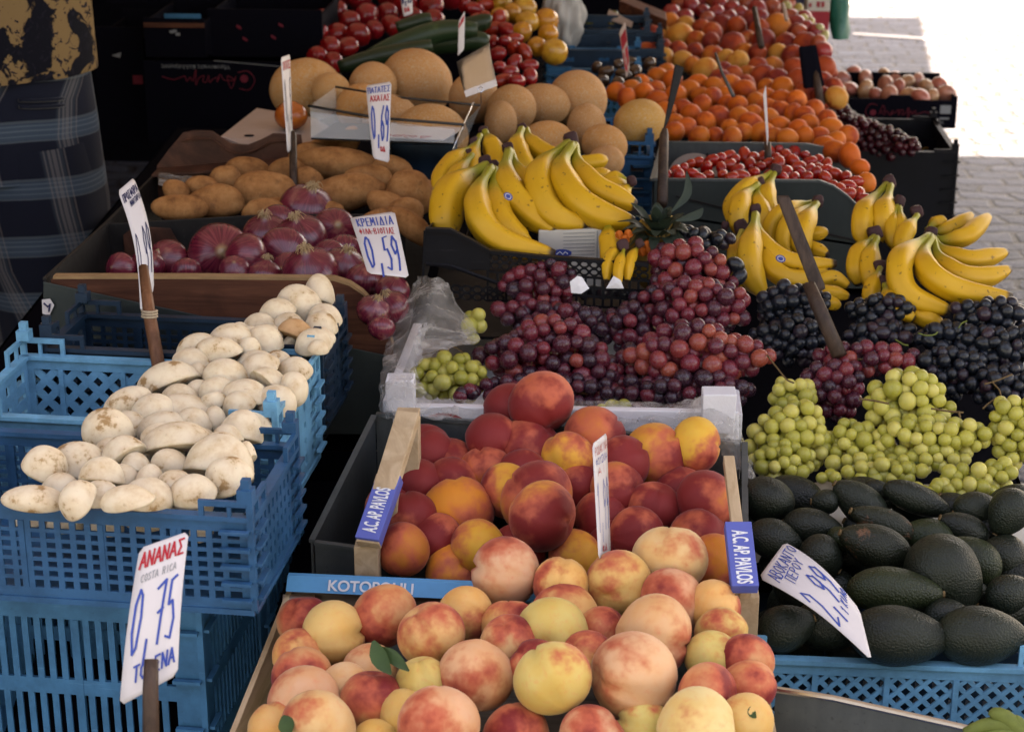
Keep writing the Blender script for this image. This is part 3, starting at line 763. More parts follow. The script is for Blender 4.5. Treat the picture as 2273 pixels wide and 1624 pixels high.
nects = [(1233,150,148,'T',1),(1095,185,88,'d',0),(1010,325,125,'dr',0),(1180,368,148,'r',0),(1470,305,142,'r',0),(1355,405,108,'y',0),(1745,395,148,'oy',0),(1920,345,115,'y',0),
 (1968,592,132,'dr',0),(1738,620,106,'r',0),(1935,755,130,'dr',0),(1998,862,116,'ro',0),(705,375,130,'d',0),(822,430,76,'o',0),(980,455,92,'o',0),(690,525,88,'d',0),
 (840,515,116,'r',0),(860,645,165,'o',0),(1150,485,96,'d',0),(1080,545,95,'oy',-.2),(1210,570,165,'ro',0),(1236,662,153,'dy',.3),(1400,540,92,'dr',0),(1520,685,150,'dy',0),
 (1570,540,90,'r',0),(640,670,102,'d',0),(612,808,116,'r',0),(945,795,116,'oy',0),(1382,832,104,'oy',0),(830,905,56,'o',0),(1660,740,88,'d',0),(1600,420,86,'d',0),
 (1860,560,86,'d',-.2),(760,760,90,'d',-.3),(1130,800,90,'d',-.3),(1560,800,80,'d',-.3),(560,640,60,'d',-.3)]
NCOL = {'T': ((.60, .13, .03), .96, 'big red'), 'r': ((.68, .20, .035), .80, 'dark red'), 'd': ((.46, .10, .025), 1.08, 'purple-red'), 'dr': ((.66, .20, .035), .92, 'maroon'), 'y': ((.86, .44, .06), .40, 'yellow-orange'),
        'oy': ((.82, .36, .045), .50, 'golden orange'), 'o': ((.76, .25, .03), .58, 'orange'), 'ro': ((.72, .22, .03), .62, 'red-orange'), 'dy': ((.86, .42, .06), .82, 'dark purple and yellow')}
def stonefruit(data, zone, COLS, kind, mat, cat, group, where, gap, fuzz=0):
    its = []
    for t_ in data:
        x, y = tz('K', t_[0], t_[1]); r_ = t_[2]
        its.append(dict(x=x, y=y, r=max(r_, 122)*.49592*1.02, up=-.03*(r_ < 105), k=t_[4] if len(t_) > 4 else 0, c=t_[3]))
    pos = settle(its, zone); lab = []
    for i, (c, R) in zip(its, pos):
        base, bl, look = COLS[i['c']]
        jit = [max(0, k*RND.uniform(.93, 1.07)) for k in base]
        rot = rndrot() if RND.random() < .22 else camrot(RND.uniform(0, 360)) @ Matrix.Rotation(math.radians(-90), 3, 'Y') @ Euler((RND.uniform(-.5, .5), RND.uniform(-.8, .8), RND.uniform(-.55, .55))).to_matrix()
        o = place(kind, RND.choice(PEACH), M[mat], c, R*1.03, rot, (RND.uniform(.96, 1.06), RND.uniform(.95, 1.03), RND.uniform(.92, 1.02)), (*jit, bl+RND.uniform(-.06, .06)), None)
        tag(o, None, cat, group); lab.append((o, i['x'], i['y'], look))
    rowlabels(lab, kind, where, gap)
    return lab
stonefruit(peaches, z_peach, PCOL, 'peach', 'peach', 'peach', 'peaches heaped in the front crate', 'of the front peach crate', 34)
stonefruit(nects, z_nect, NCOL, 'nectarine', 'nectarine', 'nectarine', 'nectarines heaped in the tin bin', 'of the nectarine heap', 34)
def leaf(parent_mb, pts, wd, nrm):
    q = spline(pts, 7); vs = []
    for i, p in enumerate(q):
        t_ = (q[min(i+1, 6)]-q[max(i-1, 0)]).normalized(); s = t_.cross(nrm).normalized()*wd*math.sin(math.pi*(.06+.90*i/6))
        vs += [p-s+nrm*.0015, p, p+s+nrm*.0015]
    parent_mb.add(vs, [(3*i+a, 3*i+a+1, 3*i+a+4, 3*i+a+3) for i in range(6) for a in (0, 1)])
def leaves(label, specs, zone, lift, mat='leaf', cat='leaf'):
    org = zone.hit(*specs[0][0][0]); mb = MB(org)
    for pxs, wd in specs:
        leaf(mb, [P(x, y, zone.d(x, y)-lift) for x, y in pxs], wd, -FWD)
    return tag(mb.build('fruit_leaf', M[mat], None, True), label, cat)
leaves('pair of green peach leaves between the yellow and the orange peach', [([tz('K', 480, 1215), tz('K', 505, 1290), tz('K', 560, 1365)], .0085), ([tz('K', 515, 1245), tz('K', 570, 1290), tz('K', 640, 1350)], .0065)], z_peach, .05)
leaves('dark narrow leaf on the pink peach at the front corner', [([tz('K', 120, 1540), tz('K', 165, 1560), tz('K', 200, 1620)], .006), ([tz('K', 75, 1550), tz('K', 90, 1590), tz('K', 105, 1640)], .008)], z_peach, .075)
leaves('tiny dry leaf on the yellow peach beside the crate end', [([tz('K', 2178, 1505), tz('K', 2172, 1535), tz('K', 2192, 1560)], .004)], z_peach, .06)

# nectarine bin of galvanised tin and the wooden crate inside it
nb = tray('nectarine_bin', 'grey galvanised tin bin holding the dark nectarines', 'bin', [P(835, 922, 2.28), P(1650, 985, 2.22), P(1652, 1335, 2.01), P(695, 1203, 2.115)], (.15, .15, .16, .16), 'tin')
wc = empty('wooden_crate', G(838, 1205, .70), 'pale wooden crate with blue end labels around the nectarines', 'crate')
def railbar(px0, z0, px1, z1, wd, th, mat, name='side_rail', par=wc, lift=0):
    a, b = G(*px0, z0), G(*px1, z1); d = (b-a).normalized(); s = d.cross(Vector((0, 0, 1))).normalized(); u = s.cross(d)
    mb = MB(par.location); mb.box(a-s*wd/2+u*lift, b-a, s*wd, u*-th); return mb.build(name, M[mat], par, bevel=.001), a, b, d, s, u
railbar((815, 1203), .785, (905, 912), .885, .026, .012, 'wood_light')
railbar((1656, 1312), .775, (1618, 1010), .845, .012, .012, 'wood_light')
for (p, z, q, zz) in (((815, 1203), .773, (815, 1203), .68), ((905, 912), .870, (905, 912), .72), ((1656, 1312), .763, (1656, 1312), .68), ((858, 1060), .82, (858, 1060), .70)):
    a = G(*p, z); mb = MB(wc.location); mb.box(a-Vector((.013, .012, 0)), (.026, 0, 0), (0, .024, 0), (0, 0, zz-z)); mb.build('corner_post', M['wood_light'], wc, bevel=.001)
for (p0, z0, p1, z1, flip) in (((815, 1198), .787, (865, 1055), .833, 1), ((1654, 1303), .787, (1638, 1160), .826, -1)):
    o, a, b, d, s, u = railbar(p0, z0, p1, z1, .0275, .014, 'blue_print', 'end_label', lift=.003)
    L_ = (b-a).length
    if flip == 1: printed('A.C. AP. PAVLOS', wc, 'white_ink', a+d*L_*.10+s*.0075+u*.0034, d, -s, .0225, sq=.345, bold=.02)
    else: printed('A.C. AP. PAVLOS', wc, 'white_ink', b-d*L_*.15-s*.0075+u*.0034, -d, s, .0225, sq=.40, bold=.02)
# the paper divider seen behind the dark nectarines is the side of the grape box (built with the grapes)

# peach crate
pc = empty('peach_crate', G(1160, 1624, .60), 'open wooden crate with sky blue back slat full of pale peaches', 'crate')
def wall(par, name, a, b, h, th, mat, out=None):
    d = (b-a).normalized(); s = Vector((d.y, -d.x, 0)).normalized()*th; mb = MB(par.location)
    mb.prism([a, b, b-Vector((0, 0, h)), a-Vector((0, 0, h))], s); return mb.build(name, M[mat], par, bevel=.0008)
bl_, br_, fl_, fr_ = P(640, 1300, 2.05), P(1672, 1352, 2.0), P(470, 1720, 1.80), P(1742, 1720, 1.78)
wall(pc, 'back_board', bl_, br_, .055, .006, 'wood_grey'); wall(pc, 'side_board', fl_, bl_, .035, .006, 'wood_light'); wall(pc, 'side_board', br_, fr_, .035, .006, 'wood_light'); wall(pc, 'front_board', fr_, fl_, .08, .006, 'wood_light')
for a, b in ((bl_, fl_), (br_, fr_)):
    wall(pc, 'side_board', a-Vector((0, 0, .05)), b-Vector((0, 0, .05)), .05, .0055, 'wood_light')
for p, sx in ((bl_, 1), (br_, -1)):
    mb = MB(pc.location); mb.box(p+Vector((0, -.007, -.005)), (.030*sx, 0, 0), (0, -.012, 0), (0, 0, -.10)); mb.build('corner_post', M['card_pink'], pc, bevel=.001)
    mb = MB(pc.location); mb.box(p+Vector((-.004*sx, -.012, -.004)), (.005*sx, 0, 0), (.006*sx, -.05, -.012), (0, 0, -.08)); mb.build('end_board', M['card_pink'], pc)
sl0, sl1 = P(638, 1276, 2.035), P(1676, 1322, 1.985)
d = (sl1-sl0).normalized(); n_ = d.cross(Vector((0, 0, 1))).normalized()
fz = (Vector((0, 0, -1))*.75+n_*.65).normalized()
mb = MB(pc.location); mb.box(sl0, sl1-sl0, fz*.018, -n_*.007); mb.build('back_slat', M['cyan_print'], pc, bevel=.0006)
L_ = (sl1-sl0).length
printed('KOTOPOULI', pc, 'white_ink', sl0+d*L_*.09+fz*.0150-fz.cross(d)*0+n_*.0006+Vector((0, 0, .0006)), d, -fz, .0165, ex=.0004, bold=.022).scale = (1, 1, 1)
mb = MB(pc.location); mb.prism([bl_-Vector((0, 0, .10)), br_-Vector((0, 0, .10)), fr_-Vector((0, 0, .075)), fl_-Vector((0, 0, .075))], (0, 0, -.005)); mb.build('base', M['wood_grey'], pc)
# long stick-on hair resting on a nectarine is left out; price card of the nectarines
def edgecard(name, label, pts, dd, lines, stick=None, bend=.0, mat='paper'):
    return card(name, label, 'price sign', [P(x, y, d_) for (x, y), d_ in zip(pts, dd)], lines, mat, bend)
edgecard('price_sign', 'white price card seen nearly edge-on among the nectarines', [(1316, 985), (1347, 960), (1356, 1228), (1330, 1240)], (1.98, 2.06, 2.02, 1.94),
 [('POΔAKINA', .08, .05, .95, .07, 'ink_red', .0009), ('ΦOYΣKA', .1, .15, .92, .06, 'ink_blue', .0009), ('AΓ'.replace('Γ', 'I'), .2, .24, .8, .06, 'ink_red', .0009), ('1,99', .05, .36, .95, .42, 'ink_blue', .0015), ('κιλο', .3, .90, .8, .05, 'ink_red', .002)])
# ------------------------------------------------------------------ mushrooms in stacked blue crates
z_mush = Zone(1130, 1.86, 690, 2.35)
mush = [('D',2125,385,92,106,0,'n'),('D',2138,560,100,76,0,'n'),('D',2125,640,96,66,0,'n'),('D',2120,700,62,46,0,'s'),('D',1850,482,112,84,10,'n'),('D',1725,565,105,70,20,'n'),('D',1600,590,60,50,20,'n'),
 ('D',1968,622,116,74,-38,'t'),('D',1630,632,125,66,0,'n'),('D',1660,705,70,62,0,'n'),('D',1450,730,142,76,-3,'n'),('D',1330,725,130,92,15,'b'),('D',1785,640,92,86,40,'n'),('D',1715,832,130,76,-6,'n'),('D',1850,800,82,78,0,'b'),
 ('D',1500,905,136,124,-20,'n'),('D',1955,970,84,104,0,'n'),('D',1775,955,120,96,-25,'n'),('D',1130,965,192,108,15,'b'),('D',1320,900,62,76,0,'n'),('D',1628,1082,165,100,3,'n'),('D',850,1075,150,88,28,'b'),('D',1230,1140,182,108,-8,'n'),
 ('D',1430,1175,64,84,0,'n'),('D',1090,1245,160,100,5,'b'),('D',722,1252,150,138,0,'b'),('D',1175,1372,216,112,10,'n'),('D',1595,1300,136,114,-15,'n'),('D',1470,1352,110,84,0,'n'),('D',1448,1522,205,140,-10,'n'),
 ('D',300,1495,130,110,0,'b'),('D',520,1482,166,110,8,'b'),('D',830,1440,140,104,25,'b'),('D',900,1520,92,80,0,'n'),('D',680,1580,132,100,10,'n'),('D',1000,1600,84,80,0,'n'),('D',1320,1000,80,70,0,'n'),('D',1420,1060,80,60,20,'b'),
 ('G',230,78,188,76,-4,'b'),('G',530,88,122,104,40,'b'),('G',850,88,156,78,0,'n'),('G',1165,40,128,92,0,'n'),('G',1090,155,84,44,0,'n'),('D',1640,1440,60,80,0,'n'),('G',330,150,120,60,0,'n'),('G',640,160,110,60,0,'n'),('G',960,230,110,60,0,'n'),('G',200,230,100,60,0,'n'),('G',430,240,110,60,0,'n'),('G',700,260,110,60,0,'n'),('G',1330,130,80,60,0,'n'),('G',1340,300,70,60,0,'n')]
def cap_fn(seed):
    lf = lump(seed, .045)
    def fn(th, ph, v):
        z = v.z
        if z < -.10: z = -.10-.16*(1-((v.x**2+v.y**2)**.5))          # underside behind the rolled rim
        rim = 1+.06*math.exp(-((th-1.72)/.22)**2)
        if th > 2.5: z += .16*((th-2.5)/.64)           # hollow where the stem sits
        return Vector((v.x*rim, v.y*rim, z))*lf(v)
    return fn
CAPS = [sphere_vf(30, 22, cap_fn(s+5)) for s in range(7)]
its = []
for t_, x, y, rx, ry, a, kd in mush:
    X, Y = tz(t_, x, y); its.append(dict(x=X, y=Y, r=math.sqrt(rx*ry)*.38, rx=rx*.385, ry=ry*.385, a=a, kd=kd, up=0 if t_ != 'G' or y < 120 else z_mush.d(X, Y)-1.985))
rf = random.Random(21)                      # a lower layer of mushrooms that shows in the gaps
for X, Y, r_ in scatter([(60, 1080), (220, 960), (330, 880), (430, 780), (580, 700), (680, 660), (725, 680), (715, 750), (640, 860), (550, 980), (520, 1080), (420, 1105), (200, 1110)], 43, .80, rf, .2, 900):
    k_ = 1/.33317; mush.append(('D', X*k_, (Y-541)*k_, r_*1.1*k_*.87, r_*.85*k_*.87, rf.uniform(-40, 40), 'n')); its.append(dict(x=X, y=Y, r=r_, rx=r_*1.1, ry=r_*.85, a=mush[-1][5], kd='n', up=-.045))
pos = settle(its, z_mush, lim=.8); lab = []
STEMS = {(2125, 385): (2018, 440, 42), (1968, 622): (1888, 700, 52), (680, 1580): (655, 1665, 45), (1448, 1522): (1360, 1655, 56), (1595, 1300): (1690, 1190, 30), (1628, 1082): (1815, 1100, 40), (1165, 40): (1020, 40, 36), (1455, 730): (1300, 740, 30)}
for (t_, x, y, rx, ry, a, kd), i, (c, R) in zip(mush, its, pos):
    v, f = RND.choice(CAPS)
    sx, sy = i['rx']/i['r']*R, i['ry']/i['r']*R
    st = STEMS.get((x, y)); q_ = RND.random()
    tilt = (RND.uniform(95, 120) if q_ < .16 else RND.uniform(40, 75)) if ry < .9*rx else (RND.uniform(95, 125) if q_ < .14 else RND.uniform(-25, 35))
    if st: tilt = 100
    dome = Matrix.Rotation(math.radians(RND.uniform(-25, 25)), 3, 'Z') @ Matrix.Rotation(math.radians(-tilt), 3, 'X') @ Matrix.Rotation(RND.uniform(0, 6.28), 3, 'Z')
    m3 = camrot(a) @ Matrix.Diagonal((sx, max(sy, sx*.8), (sx+sy)*.5)) @ dome
    vs = [m3 @ p for p in v]
    # after the turn, scale back so the outline keeps the measured half-axes
    inv = camrot(a).inverted(); q = [inv @ p for p in vs]
    kx = 2*sx/(max(p.x for p in q)-min(p.x for p in q)); ky = 2*sy/(max(p.y for p in q)-min(p.y for p in q))
    m4 = camrot(a) @ Matrix.Diagonal((kx*1.02, ky*1.02, 1)) @ inv
    vs = [m4 @ p for p in vs]
    o = link('mushroom', mesh('mushroom', vs, f, True), M['mushroom'], None, c)
    b = RND.uniform(.93, 1.0)
    o.color = ((.80, .56, .38, .4) if kd == 't' else (b, b*.985, b*.95, 1.15 if kd == 'b' else RND.uniform(-.1, .95)))
    tag(o, None, 'mushroom', 'white mushrooms heaped across the blue crates')
    lab.append((o, i['x'], i['y'], {'b': 'brown-spotted white', 't': 'tan', 's': 'small white', 'n': 'smooth white'}[kd]))
    if not st and tilt > 90:
        ax_ = (m4 @ (m3 @ Vector((0, 0, -1)))); al_ = ax_.length; ax_ = ax_/al_; mb = MB(c); r_ = R*.34
        mb.tube(spline([c+ax_*R*.05, c+ax_*R*.5, c+ax_*R*.85, c+ax_*R*.93], 7), [r_*k for k in (1.1, .95, .9, .9, .98, .9, .4)], 14)
        s_ = mb.build('stem', M['mushroom'], o, True); s_.color = (.95, .92, .86, .2)
    if st:
        sxp, syp = tz(t_, st[0], st[1]); dd = (c-CAM).dot(FWD); e = P(sxp, syp, dd-.004); r_ = st[2]*.33317*dd/FPX
        mb = MB(c); mid = c.lerp(e, .55)
        mb.tube(spline([c.lerp(e, .15), mid, e, e+(e-c).normalized()*.004], 7), [r_*k for k in (.95, .85, .85, .9, 1.0, .95, .5)], 14)
        s_ = mb.build('stem', M['mushroom'], o, True); s_.color = (.97, .95, .9, -.3)
rowlabels(lab, 'mushroom', 'of the mushroom heap', 17)
# crates under the mushrooms
CRZ = math.radians(-4)
crate('plastic_crate', 'mid blue openwork crate at the front of the mushroom heap', G(556, 1158, .868), CRZ, .40, .19, .098, 'plastic_blue', front=('square', 24, 7, .40, (.18, .40, .62, .82)), side=('square', 10, 5, .55), lift=.022)
crate('plastic_crate', 'sky blue crate with a diamond lattice under the mushrooms', G(612, 962, .868), CRZ, .365, .20, .105, 'plastic_sky', front=('diamond', 13, 1, .36, (.1, .33, .63)), side=('square', 5, 4, .7), lift=.026)
crate('plastic_crate', 'dark navy crate behind the sky blue mushroom crate', G(712, 806, .875), CRZ, .345, .135, .085, 'plastic_navy', front=('square', 22, 6, .40, (.2, .6)), side=('square', 5, 4, .7), lift=.022)
crate('plastic_crate', 'dark navy crate below the topmost navy mushroom crate', G(706, 850, .756), CRZ, .345, .18, .09, 'plastic_navy', front=('square', 22, 6, .40), side=('square', 5, 4, .7), lift=.004)
crate('plastic_crate', 'tall turquoise blue slotted crate under the front mushroom crate', G(440, 1335, .756), CRZ, .46, .26, .30, 'plastic_teal', front=('slots', 30, 3, .52, (.2, .47, .74)), side=('slots', 14, 3, .55), lift=.004, rim=.03)
crate('plastic_crate', 'turquoise blue slotted crate standing beneath the sky blue crate', G(560, 1100, .752), CRZ, .40, .2, .2, 'plastic_teal', front=('slots', 26, 3, .5), side=('slots', 10, 2, .6), lift=.004)

# ------------------------------------------------------------------ onions
z_on, z_pot = Zone(700, 2.42, 470, 2.85), Zone(500, 2.80, 310, 3.2)
onions = [(488,570,70,'t',-150),(547,572,52,'n',0),(592,522,52,'r',90),(630,560,54,'n',100),(682,464,60,'r',70),(742,510,48,'n',60),(668,528,56,'r',100),(690,604,62,'r',100),(762,594,50,'r',70),
 (810,622,42,'r',80),(872,645,38,'n',60),(868,682,40,'r',110),(830,690,37,'r',70),(848,728,30,'n',30),(372,582,48,'d',0),(268,596,34,'n',0),(415,604,34,'n',0),(588,612,40,'r',80),(765,556,40,'n',0),(735,570,40,'n',0),(520,600,34,'n',0),(615,495,40,'n',60),(330,590,40,'n',0),(640,600,40,'n',0),(560,560,40,'n',0)]
its = [dict(x=x, y=y, r=r*.97, up=-.01) for x, y, r, k, a in onions]; pos = settle(its, z_on); lab = []
for (x, y, r, k, a), (c, R) in zip(onions, pos):
    if k == 'r': rot = camrot(a-90, 0, -50 if a != 80 else -75)
    elif k == 't': rot = camrot(a-90, 0, 15)
    else: rot = rndrot()
    o = place('red_onion', RND.choice(ONION), M['onion'], c, R*1.06, rot, (1.03, 1.03, 1), label=None)
    tag(o, None, 'onion', 'red onions heaped in the wooden bin')
    lab.append((o, x, y, {'r': 'rooty-tipped red', 'n': 'glossy dark', 't': 'large glossy red', 'd': 'papery peeling red'}[k]))
    if k in 'rd':
        mb = MB(c); top = rot @ Vector((0, 0, 1)); s1 = top.orthogonal().normalized(); s2 = top.cross(s1)
        for _ in range(40):
            an = RND.uniform(0, 6.28); rr = RND.uniform(.05, .42)*R; q = s1*math.cos(an)+s2*math.sin(an); p0 = c+top*R*1.13+q*R*.05
            mb.tube(spline([p0, p0+q*rr*.5+top*R*RND.uniform(.0, .16), c+top*R*RND.uniform(.98, 1.08)+q*rr+s1*RND.uniform(-.05, .05)*R], 5), R*.014, 4, False)
        mb.build('root_tuft', M['straw'], o).matrix_parent_inverse = o.matrix_world.inverted() if False else Matrix.Identity(4)
        ch = o.children[-1]; ch.matrix_parent_inverse = (Matrix.Translation(o.location) @ o.rotation_euler.to_matrix().to_4x4() @ Matrix.Diagonal((*o.scale, 1))).inverted(); ch.location = c
rowlabels(lab, 'onion', 'of the onion bin', 26)
# ------------------------------------------------------------------ potatoes
pots = [(585,425,66,46,0),(480,447,62,36,5),(402,462,62,30,0),(392,424,32,26,-30),(548,378,52,30,-8),(752,366,102,40,-6),(762,432,92,42,14),(682,402,32,38,80),(732,332,58,26,10),(776,312,34,22,60),(880,378,48,30,-20),(908,432,56,54,0),(942,424,38,26,-20),(862,462,48,34,-30),
 (916,502,58,28,-42),(850,492,62,32,10),(640,380,46,30,0),(500,400,40,30,0),(450,415,40,24,0),(625,470,46,30,0),(700,470,60,30,0),(820,400,50,36,0),(690,345,48,30,0),(900,470,40,34,0),(590,470,50,30,0)]
PV = [sphere_vf(24, 16, (lambda lf: (lambda th, ph, v: Vector((v.x*(1.0+.10*math.cos(3*th)), v.y, v.z))*lf(v)))(lump(s+90, .12, 7))) for s in range(6)]
its = [dict(x=x, y=y, r=math.sqrt(rx*ry), up=-.01) for x, y, rx, ry, a in pots]; pos = settle(its, z_pot); lab = []
for (x, y, rx, ry, a), i, (c, R) in zip(pots, its, pos):
    v, f = RND.choice(PV); m3 = camrot(a) @ Matrix.Diagonal((rx/i['r']*R*1.05, ry/i['r']*R*1.05, R*.85)) @ Euler((RND.uniform(0, 6), 0, 0)).to_matrix()
    o = link('potato', mesh('potato', [m3 @ p for p in v], f, True), None, None, c); o.data.materials.append(M['potato_world'])
    tag(o, None, 'potato', 'potatoes heaped behind the onions'); lab.append((o, x, y, 'long brown' if rx > 1.7*ry else ('round brown' if rx < 1.25*ry else 'oval brown')))
rowlabels(lab, 'potato', 'of the potato heap', 30)
# onion and potato bin: tin box with a curved wooden front board
ob = empty('onion_bin', P(420, 760, 2.45), 'stained tin bin with a curved red-brown front board holding red onions', 'bin')
fw = Wall(420, 620, 2.47, .03); H = fw.hit
def flat(name, pxs, pl, th, mat, par=ob, dy=0.0):
    mb = MB(par.location); mb.prism([pl.hit(x, y)+Vector((0, dy, 0)) for x, y in pxs], pl.n*-th); return mb.build(name, M[mat], par, bevel=.0012)
curve = [(740, 621), (775, 632), (805, 652), (835, 685), (858, 725), (872, 768)]
flat('front_board', [(112, 620), (128, 616)]+curve+[(872, 900), (112, 900)], fw, .012, 'wood_dark')
mb = MB(ob.location); q = [fw.hit(x, y) for x, y in [(118, 617), (430, 617)]+curve]
for a, b in zip(q, q[1:]): mb.bar(a+Vector((0, .006, .0008)), b+Vector((0, .006, .0008)), Vector((0, .0135, 0)), Vector((0, 0, .004)))
mb.build('board_edge', M['board_edge'], ob)
flat('front_sheet', [(99, 622), (180, 640), (560, 722), (880, 790), (900, 960), (94, 960)], fw, .002, 'tin_green', dy=-.006)
dv = Wall(400, 490, 2.82, .03); bk = Wall(500, 330, 3.2, .03)
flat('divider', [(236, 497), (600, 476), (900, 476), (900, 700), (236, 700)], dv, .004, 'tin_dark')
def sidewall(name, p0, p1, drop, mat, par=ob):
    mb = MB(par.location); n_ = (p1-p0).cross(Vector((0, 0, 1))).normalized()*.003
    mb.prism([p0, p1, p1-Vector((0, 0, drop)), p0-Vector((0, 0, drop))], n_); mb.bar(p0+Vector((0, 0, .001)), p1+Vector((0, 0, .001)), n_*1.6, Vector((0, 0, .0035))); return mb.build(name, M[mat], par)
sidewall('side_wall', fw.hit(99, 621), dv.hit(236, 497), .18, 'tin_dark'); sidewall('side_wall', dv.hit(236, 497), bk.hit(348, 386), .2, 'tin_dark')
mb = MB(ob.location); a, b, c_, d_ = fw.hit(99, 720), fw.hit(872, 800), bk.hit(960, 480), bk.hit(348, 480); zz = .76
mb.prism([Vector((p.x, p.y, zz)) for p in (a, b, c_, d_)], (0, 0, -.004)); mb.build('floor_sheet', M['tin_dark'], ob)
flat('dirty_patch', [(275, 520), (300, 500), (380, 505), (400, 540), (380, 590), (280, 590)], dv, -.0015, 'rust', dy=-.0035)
for (x, y, s_) in ((110, 675, 14), (104, 722, 10)):
    mb = MB(ob.location); p = fw.hit(x, y)+Vector((0, -.010, 0)); k = s_*2.47/FPX
    mb.prism([p+Vector((k*a_, 0, k*b_)) for a_, b_ in ((-.9, -1.2), (.2, -1.5), (1.1, .2), (.5, 1.3), (-.8, 1.1))], (0, .0012, 0)); mb.build('sticker_scrap', M['paper'], ob)
    mb = MB(ob.location); mb.tube([p+Vector((-k*.5, -.001, k*.6)), p+Vector((k*.1, -.001, 0)), p+Vector((k*.5, -.001, k*.5)), p+Vector((k*.2, -.001, -k*.8))], .0012, 5); mb.build('print', M['ink_navy'], ob)
# wavy rusty tray end behind the potatoes
tp = empty('rusty_tray', P(500, 400, 3.2), 'rust-brown tray with a wavy top edge behind the potatoes', 'tray')
pl = Wall(500, 340, 3.18, -.05)
wave = [(348, 368), (372, 335), (405, 296), (430, 291), (470, 292), (490, 305), (515, 320), (550, 322), (580, 310), (605, 297), (640, 298), (668, 300), (672, 345)]
mb = MB(tp.location); mb.prism([pl.hit(x, y) for x, y in wave+[(672, 420), (348, 440)]], (0, .006, 0)); mb.build('wavy_end', M['rust'], tp, bevel=.001)
mb = MB(tp.location); q = [pl.hit(x, y+16)-Vector((0, .004, 0)) for x, y in wave[2:12]]; mb.tube(spline(q, 30), .0022, 6); mb.build('pressed_rib', M['rust'], tp)
mb = MB(tp.location); mb.box(pl.hit(352, 372), pl.hit(672, 348)-pl.hit(352, 372), (0, -.05, 0), (0, 0, -.004)); mb.build('ledge', M['rust'], tp)
f_ = MB(P(450, 390, 3.1)); vs = []; 
for j in range(5):
    for i in range(9): vs.append(P(352+i*13, 384+j*7+i*1.6+RND.uniform(-2, 2), 3.08-j*.012+RND.uniform(-.004, .004)))
f_.add(vs, [(j*9+i, j*9+i+1, j*9+i+10, j*9+i+9) for j in range(4) for i in range(8)])
tag(f_.build('plastic_film', M['film'], None, True), 'crinkled clear film lying over the corner of the potato bin', 'plastic film')
# price signs of this side, with their sticks
def S4(pts, d0, d1=None, d2=None, d3=None):
    dd = [d0, d1 or d0, d2 or d0, d3 or d0]; return [P(x, y, d) for (x, y), d in zip(pts, dd)]
card('price_sign', 'white card priced 0,75 for a pineapple in front of the blue crates', 'price sign', S4([(310, 1216), (419, 1178), (394, 1496), (265, 1567)], 1.66, 1.66, 1.62, 1.62),
 [('ANANAΣ', .06, .045, .96, .105, 'ink_red', .0018, 0), ('COSTA RICA', .14, .20, .84, .05, 'ink_grey', .0006), ('0,75', .08, .30, .92, .42, 'ink_blue', .0021), ('TO ENA', .2, .80, .95, .10, 'ink_blue', .0018)], bend=.006)
rod('sign_stick', 'dark round stick in front of the pineapple price card', 'stick', [P(336, 1462, 1.605), P(334, 1530, 1.60), P(336, 1760, 1.60)], [.0062, .0068, .0078], 'stick_dark')
s3 = card('price_sign', 'tall curled white card leaning on a cane above the mushrooms', 'price sign', S4([(262, 424), (297, 394), (342, 642), (312, 694)], 2.40, 2.43, 2.36, 2.345),
 [('ΠPOΣΦOPA', .08, .06, .97, .07, 'ink_navy', .0013), ('MANITAPIA', .35, .15, .98, .05, 'ink_navy', .0009), ('0,99', .06, .42, .97, .42, 'ink_navy', .0013)], bend=.012)
st = rod('sign_stick', 'red-brown cane standing in the mushrooms with a rubber band', 'stick', [P(318, 592, 2.335), P(332, 700, 2.30), P(356, 835, 2.28), P(364, 890, 2.28)], [.006, .0078, .0084, .0084], 'stick')
mb = MB(st.location)
for k in range(3): mb.tube([P(332+17*math.cos(a_*.628)+0, 690+k*6+3*math.sin(a_*.628)+.0, 2.30-.0095*math.sin(a_*.628)) for a_ in range(11)], .0014, 5)
mb.build('rubber_band', M['rubber'], st)
card('price_sign', 'white card priced 0,69 standing in the potatoes', 'price sign', S4([(812, 190), (869, 181), (864, 361), (828, 351)], 3.0, 3.0, 2.93, 2.93),
 [('ΠATATEΣ', .05, .05, .97, .08, 'ink_blue', .0014), ('AXAΪAΣ', .12, .17, .97, .08, 'ink_red', .0014), ('0,69', .10, .32, .97, .44, 'ink_blue', .0023), ('κιλο', .5, .83, .85, .06, 'ink_red', .0015)], bend=.004)
card('price_sign', 'white card priced 0,59 standing in the red onions', 'price sign', S4([(777, 483), (876, 469), (908, 616), (816, 606)], 2.48, 2.48, 2.38, 2.38),
 [('KPEMIΔIA', .10, .06, .92, .15, 'ink_blue', .0016, .02), ('ΦIΛA-BIOTIAΣ', .10, .26, .90, .10, 'ink_red', .0010, .03), ('0,59', .10, .42, .92, .50, 'ink_blue', .0026)], bend=.004)
card('price_sign', 'narrow white card seen edge-on on a dark stick in the potatoes', 'price sign', S4([(624, 128), (644, 121), (651, 326), (639, 340)], 3.02, 3.10, 3.05, 2.97),
 [('ΠATATEΣ', .1, .06, .95, .08, 'ink_red', .002), ('0,45', .1, .25, .9, .45, 'ink_navy', .0026)])
rod('sign_stick', 'dark stick carrying the edge-on card in the potatoes', 'stick', [P(650, 296, 3.04), P(652, 440, 2.96)], [.006, .0065], 'stick_dark')
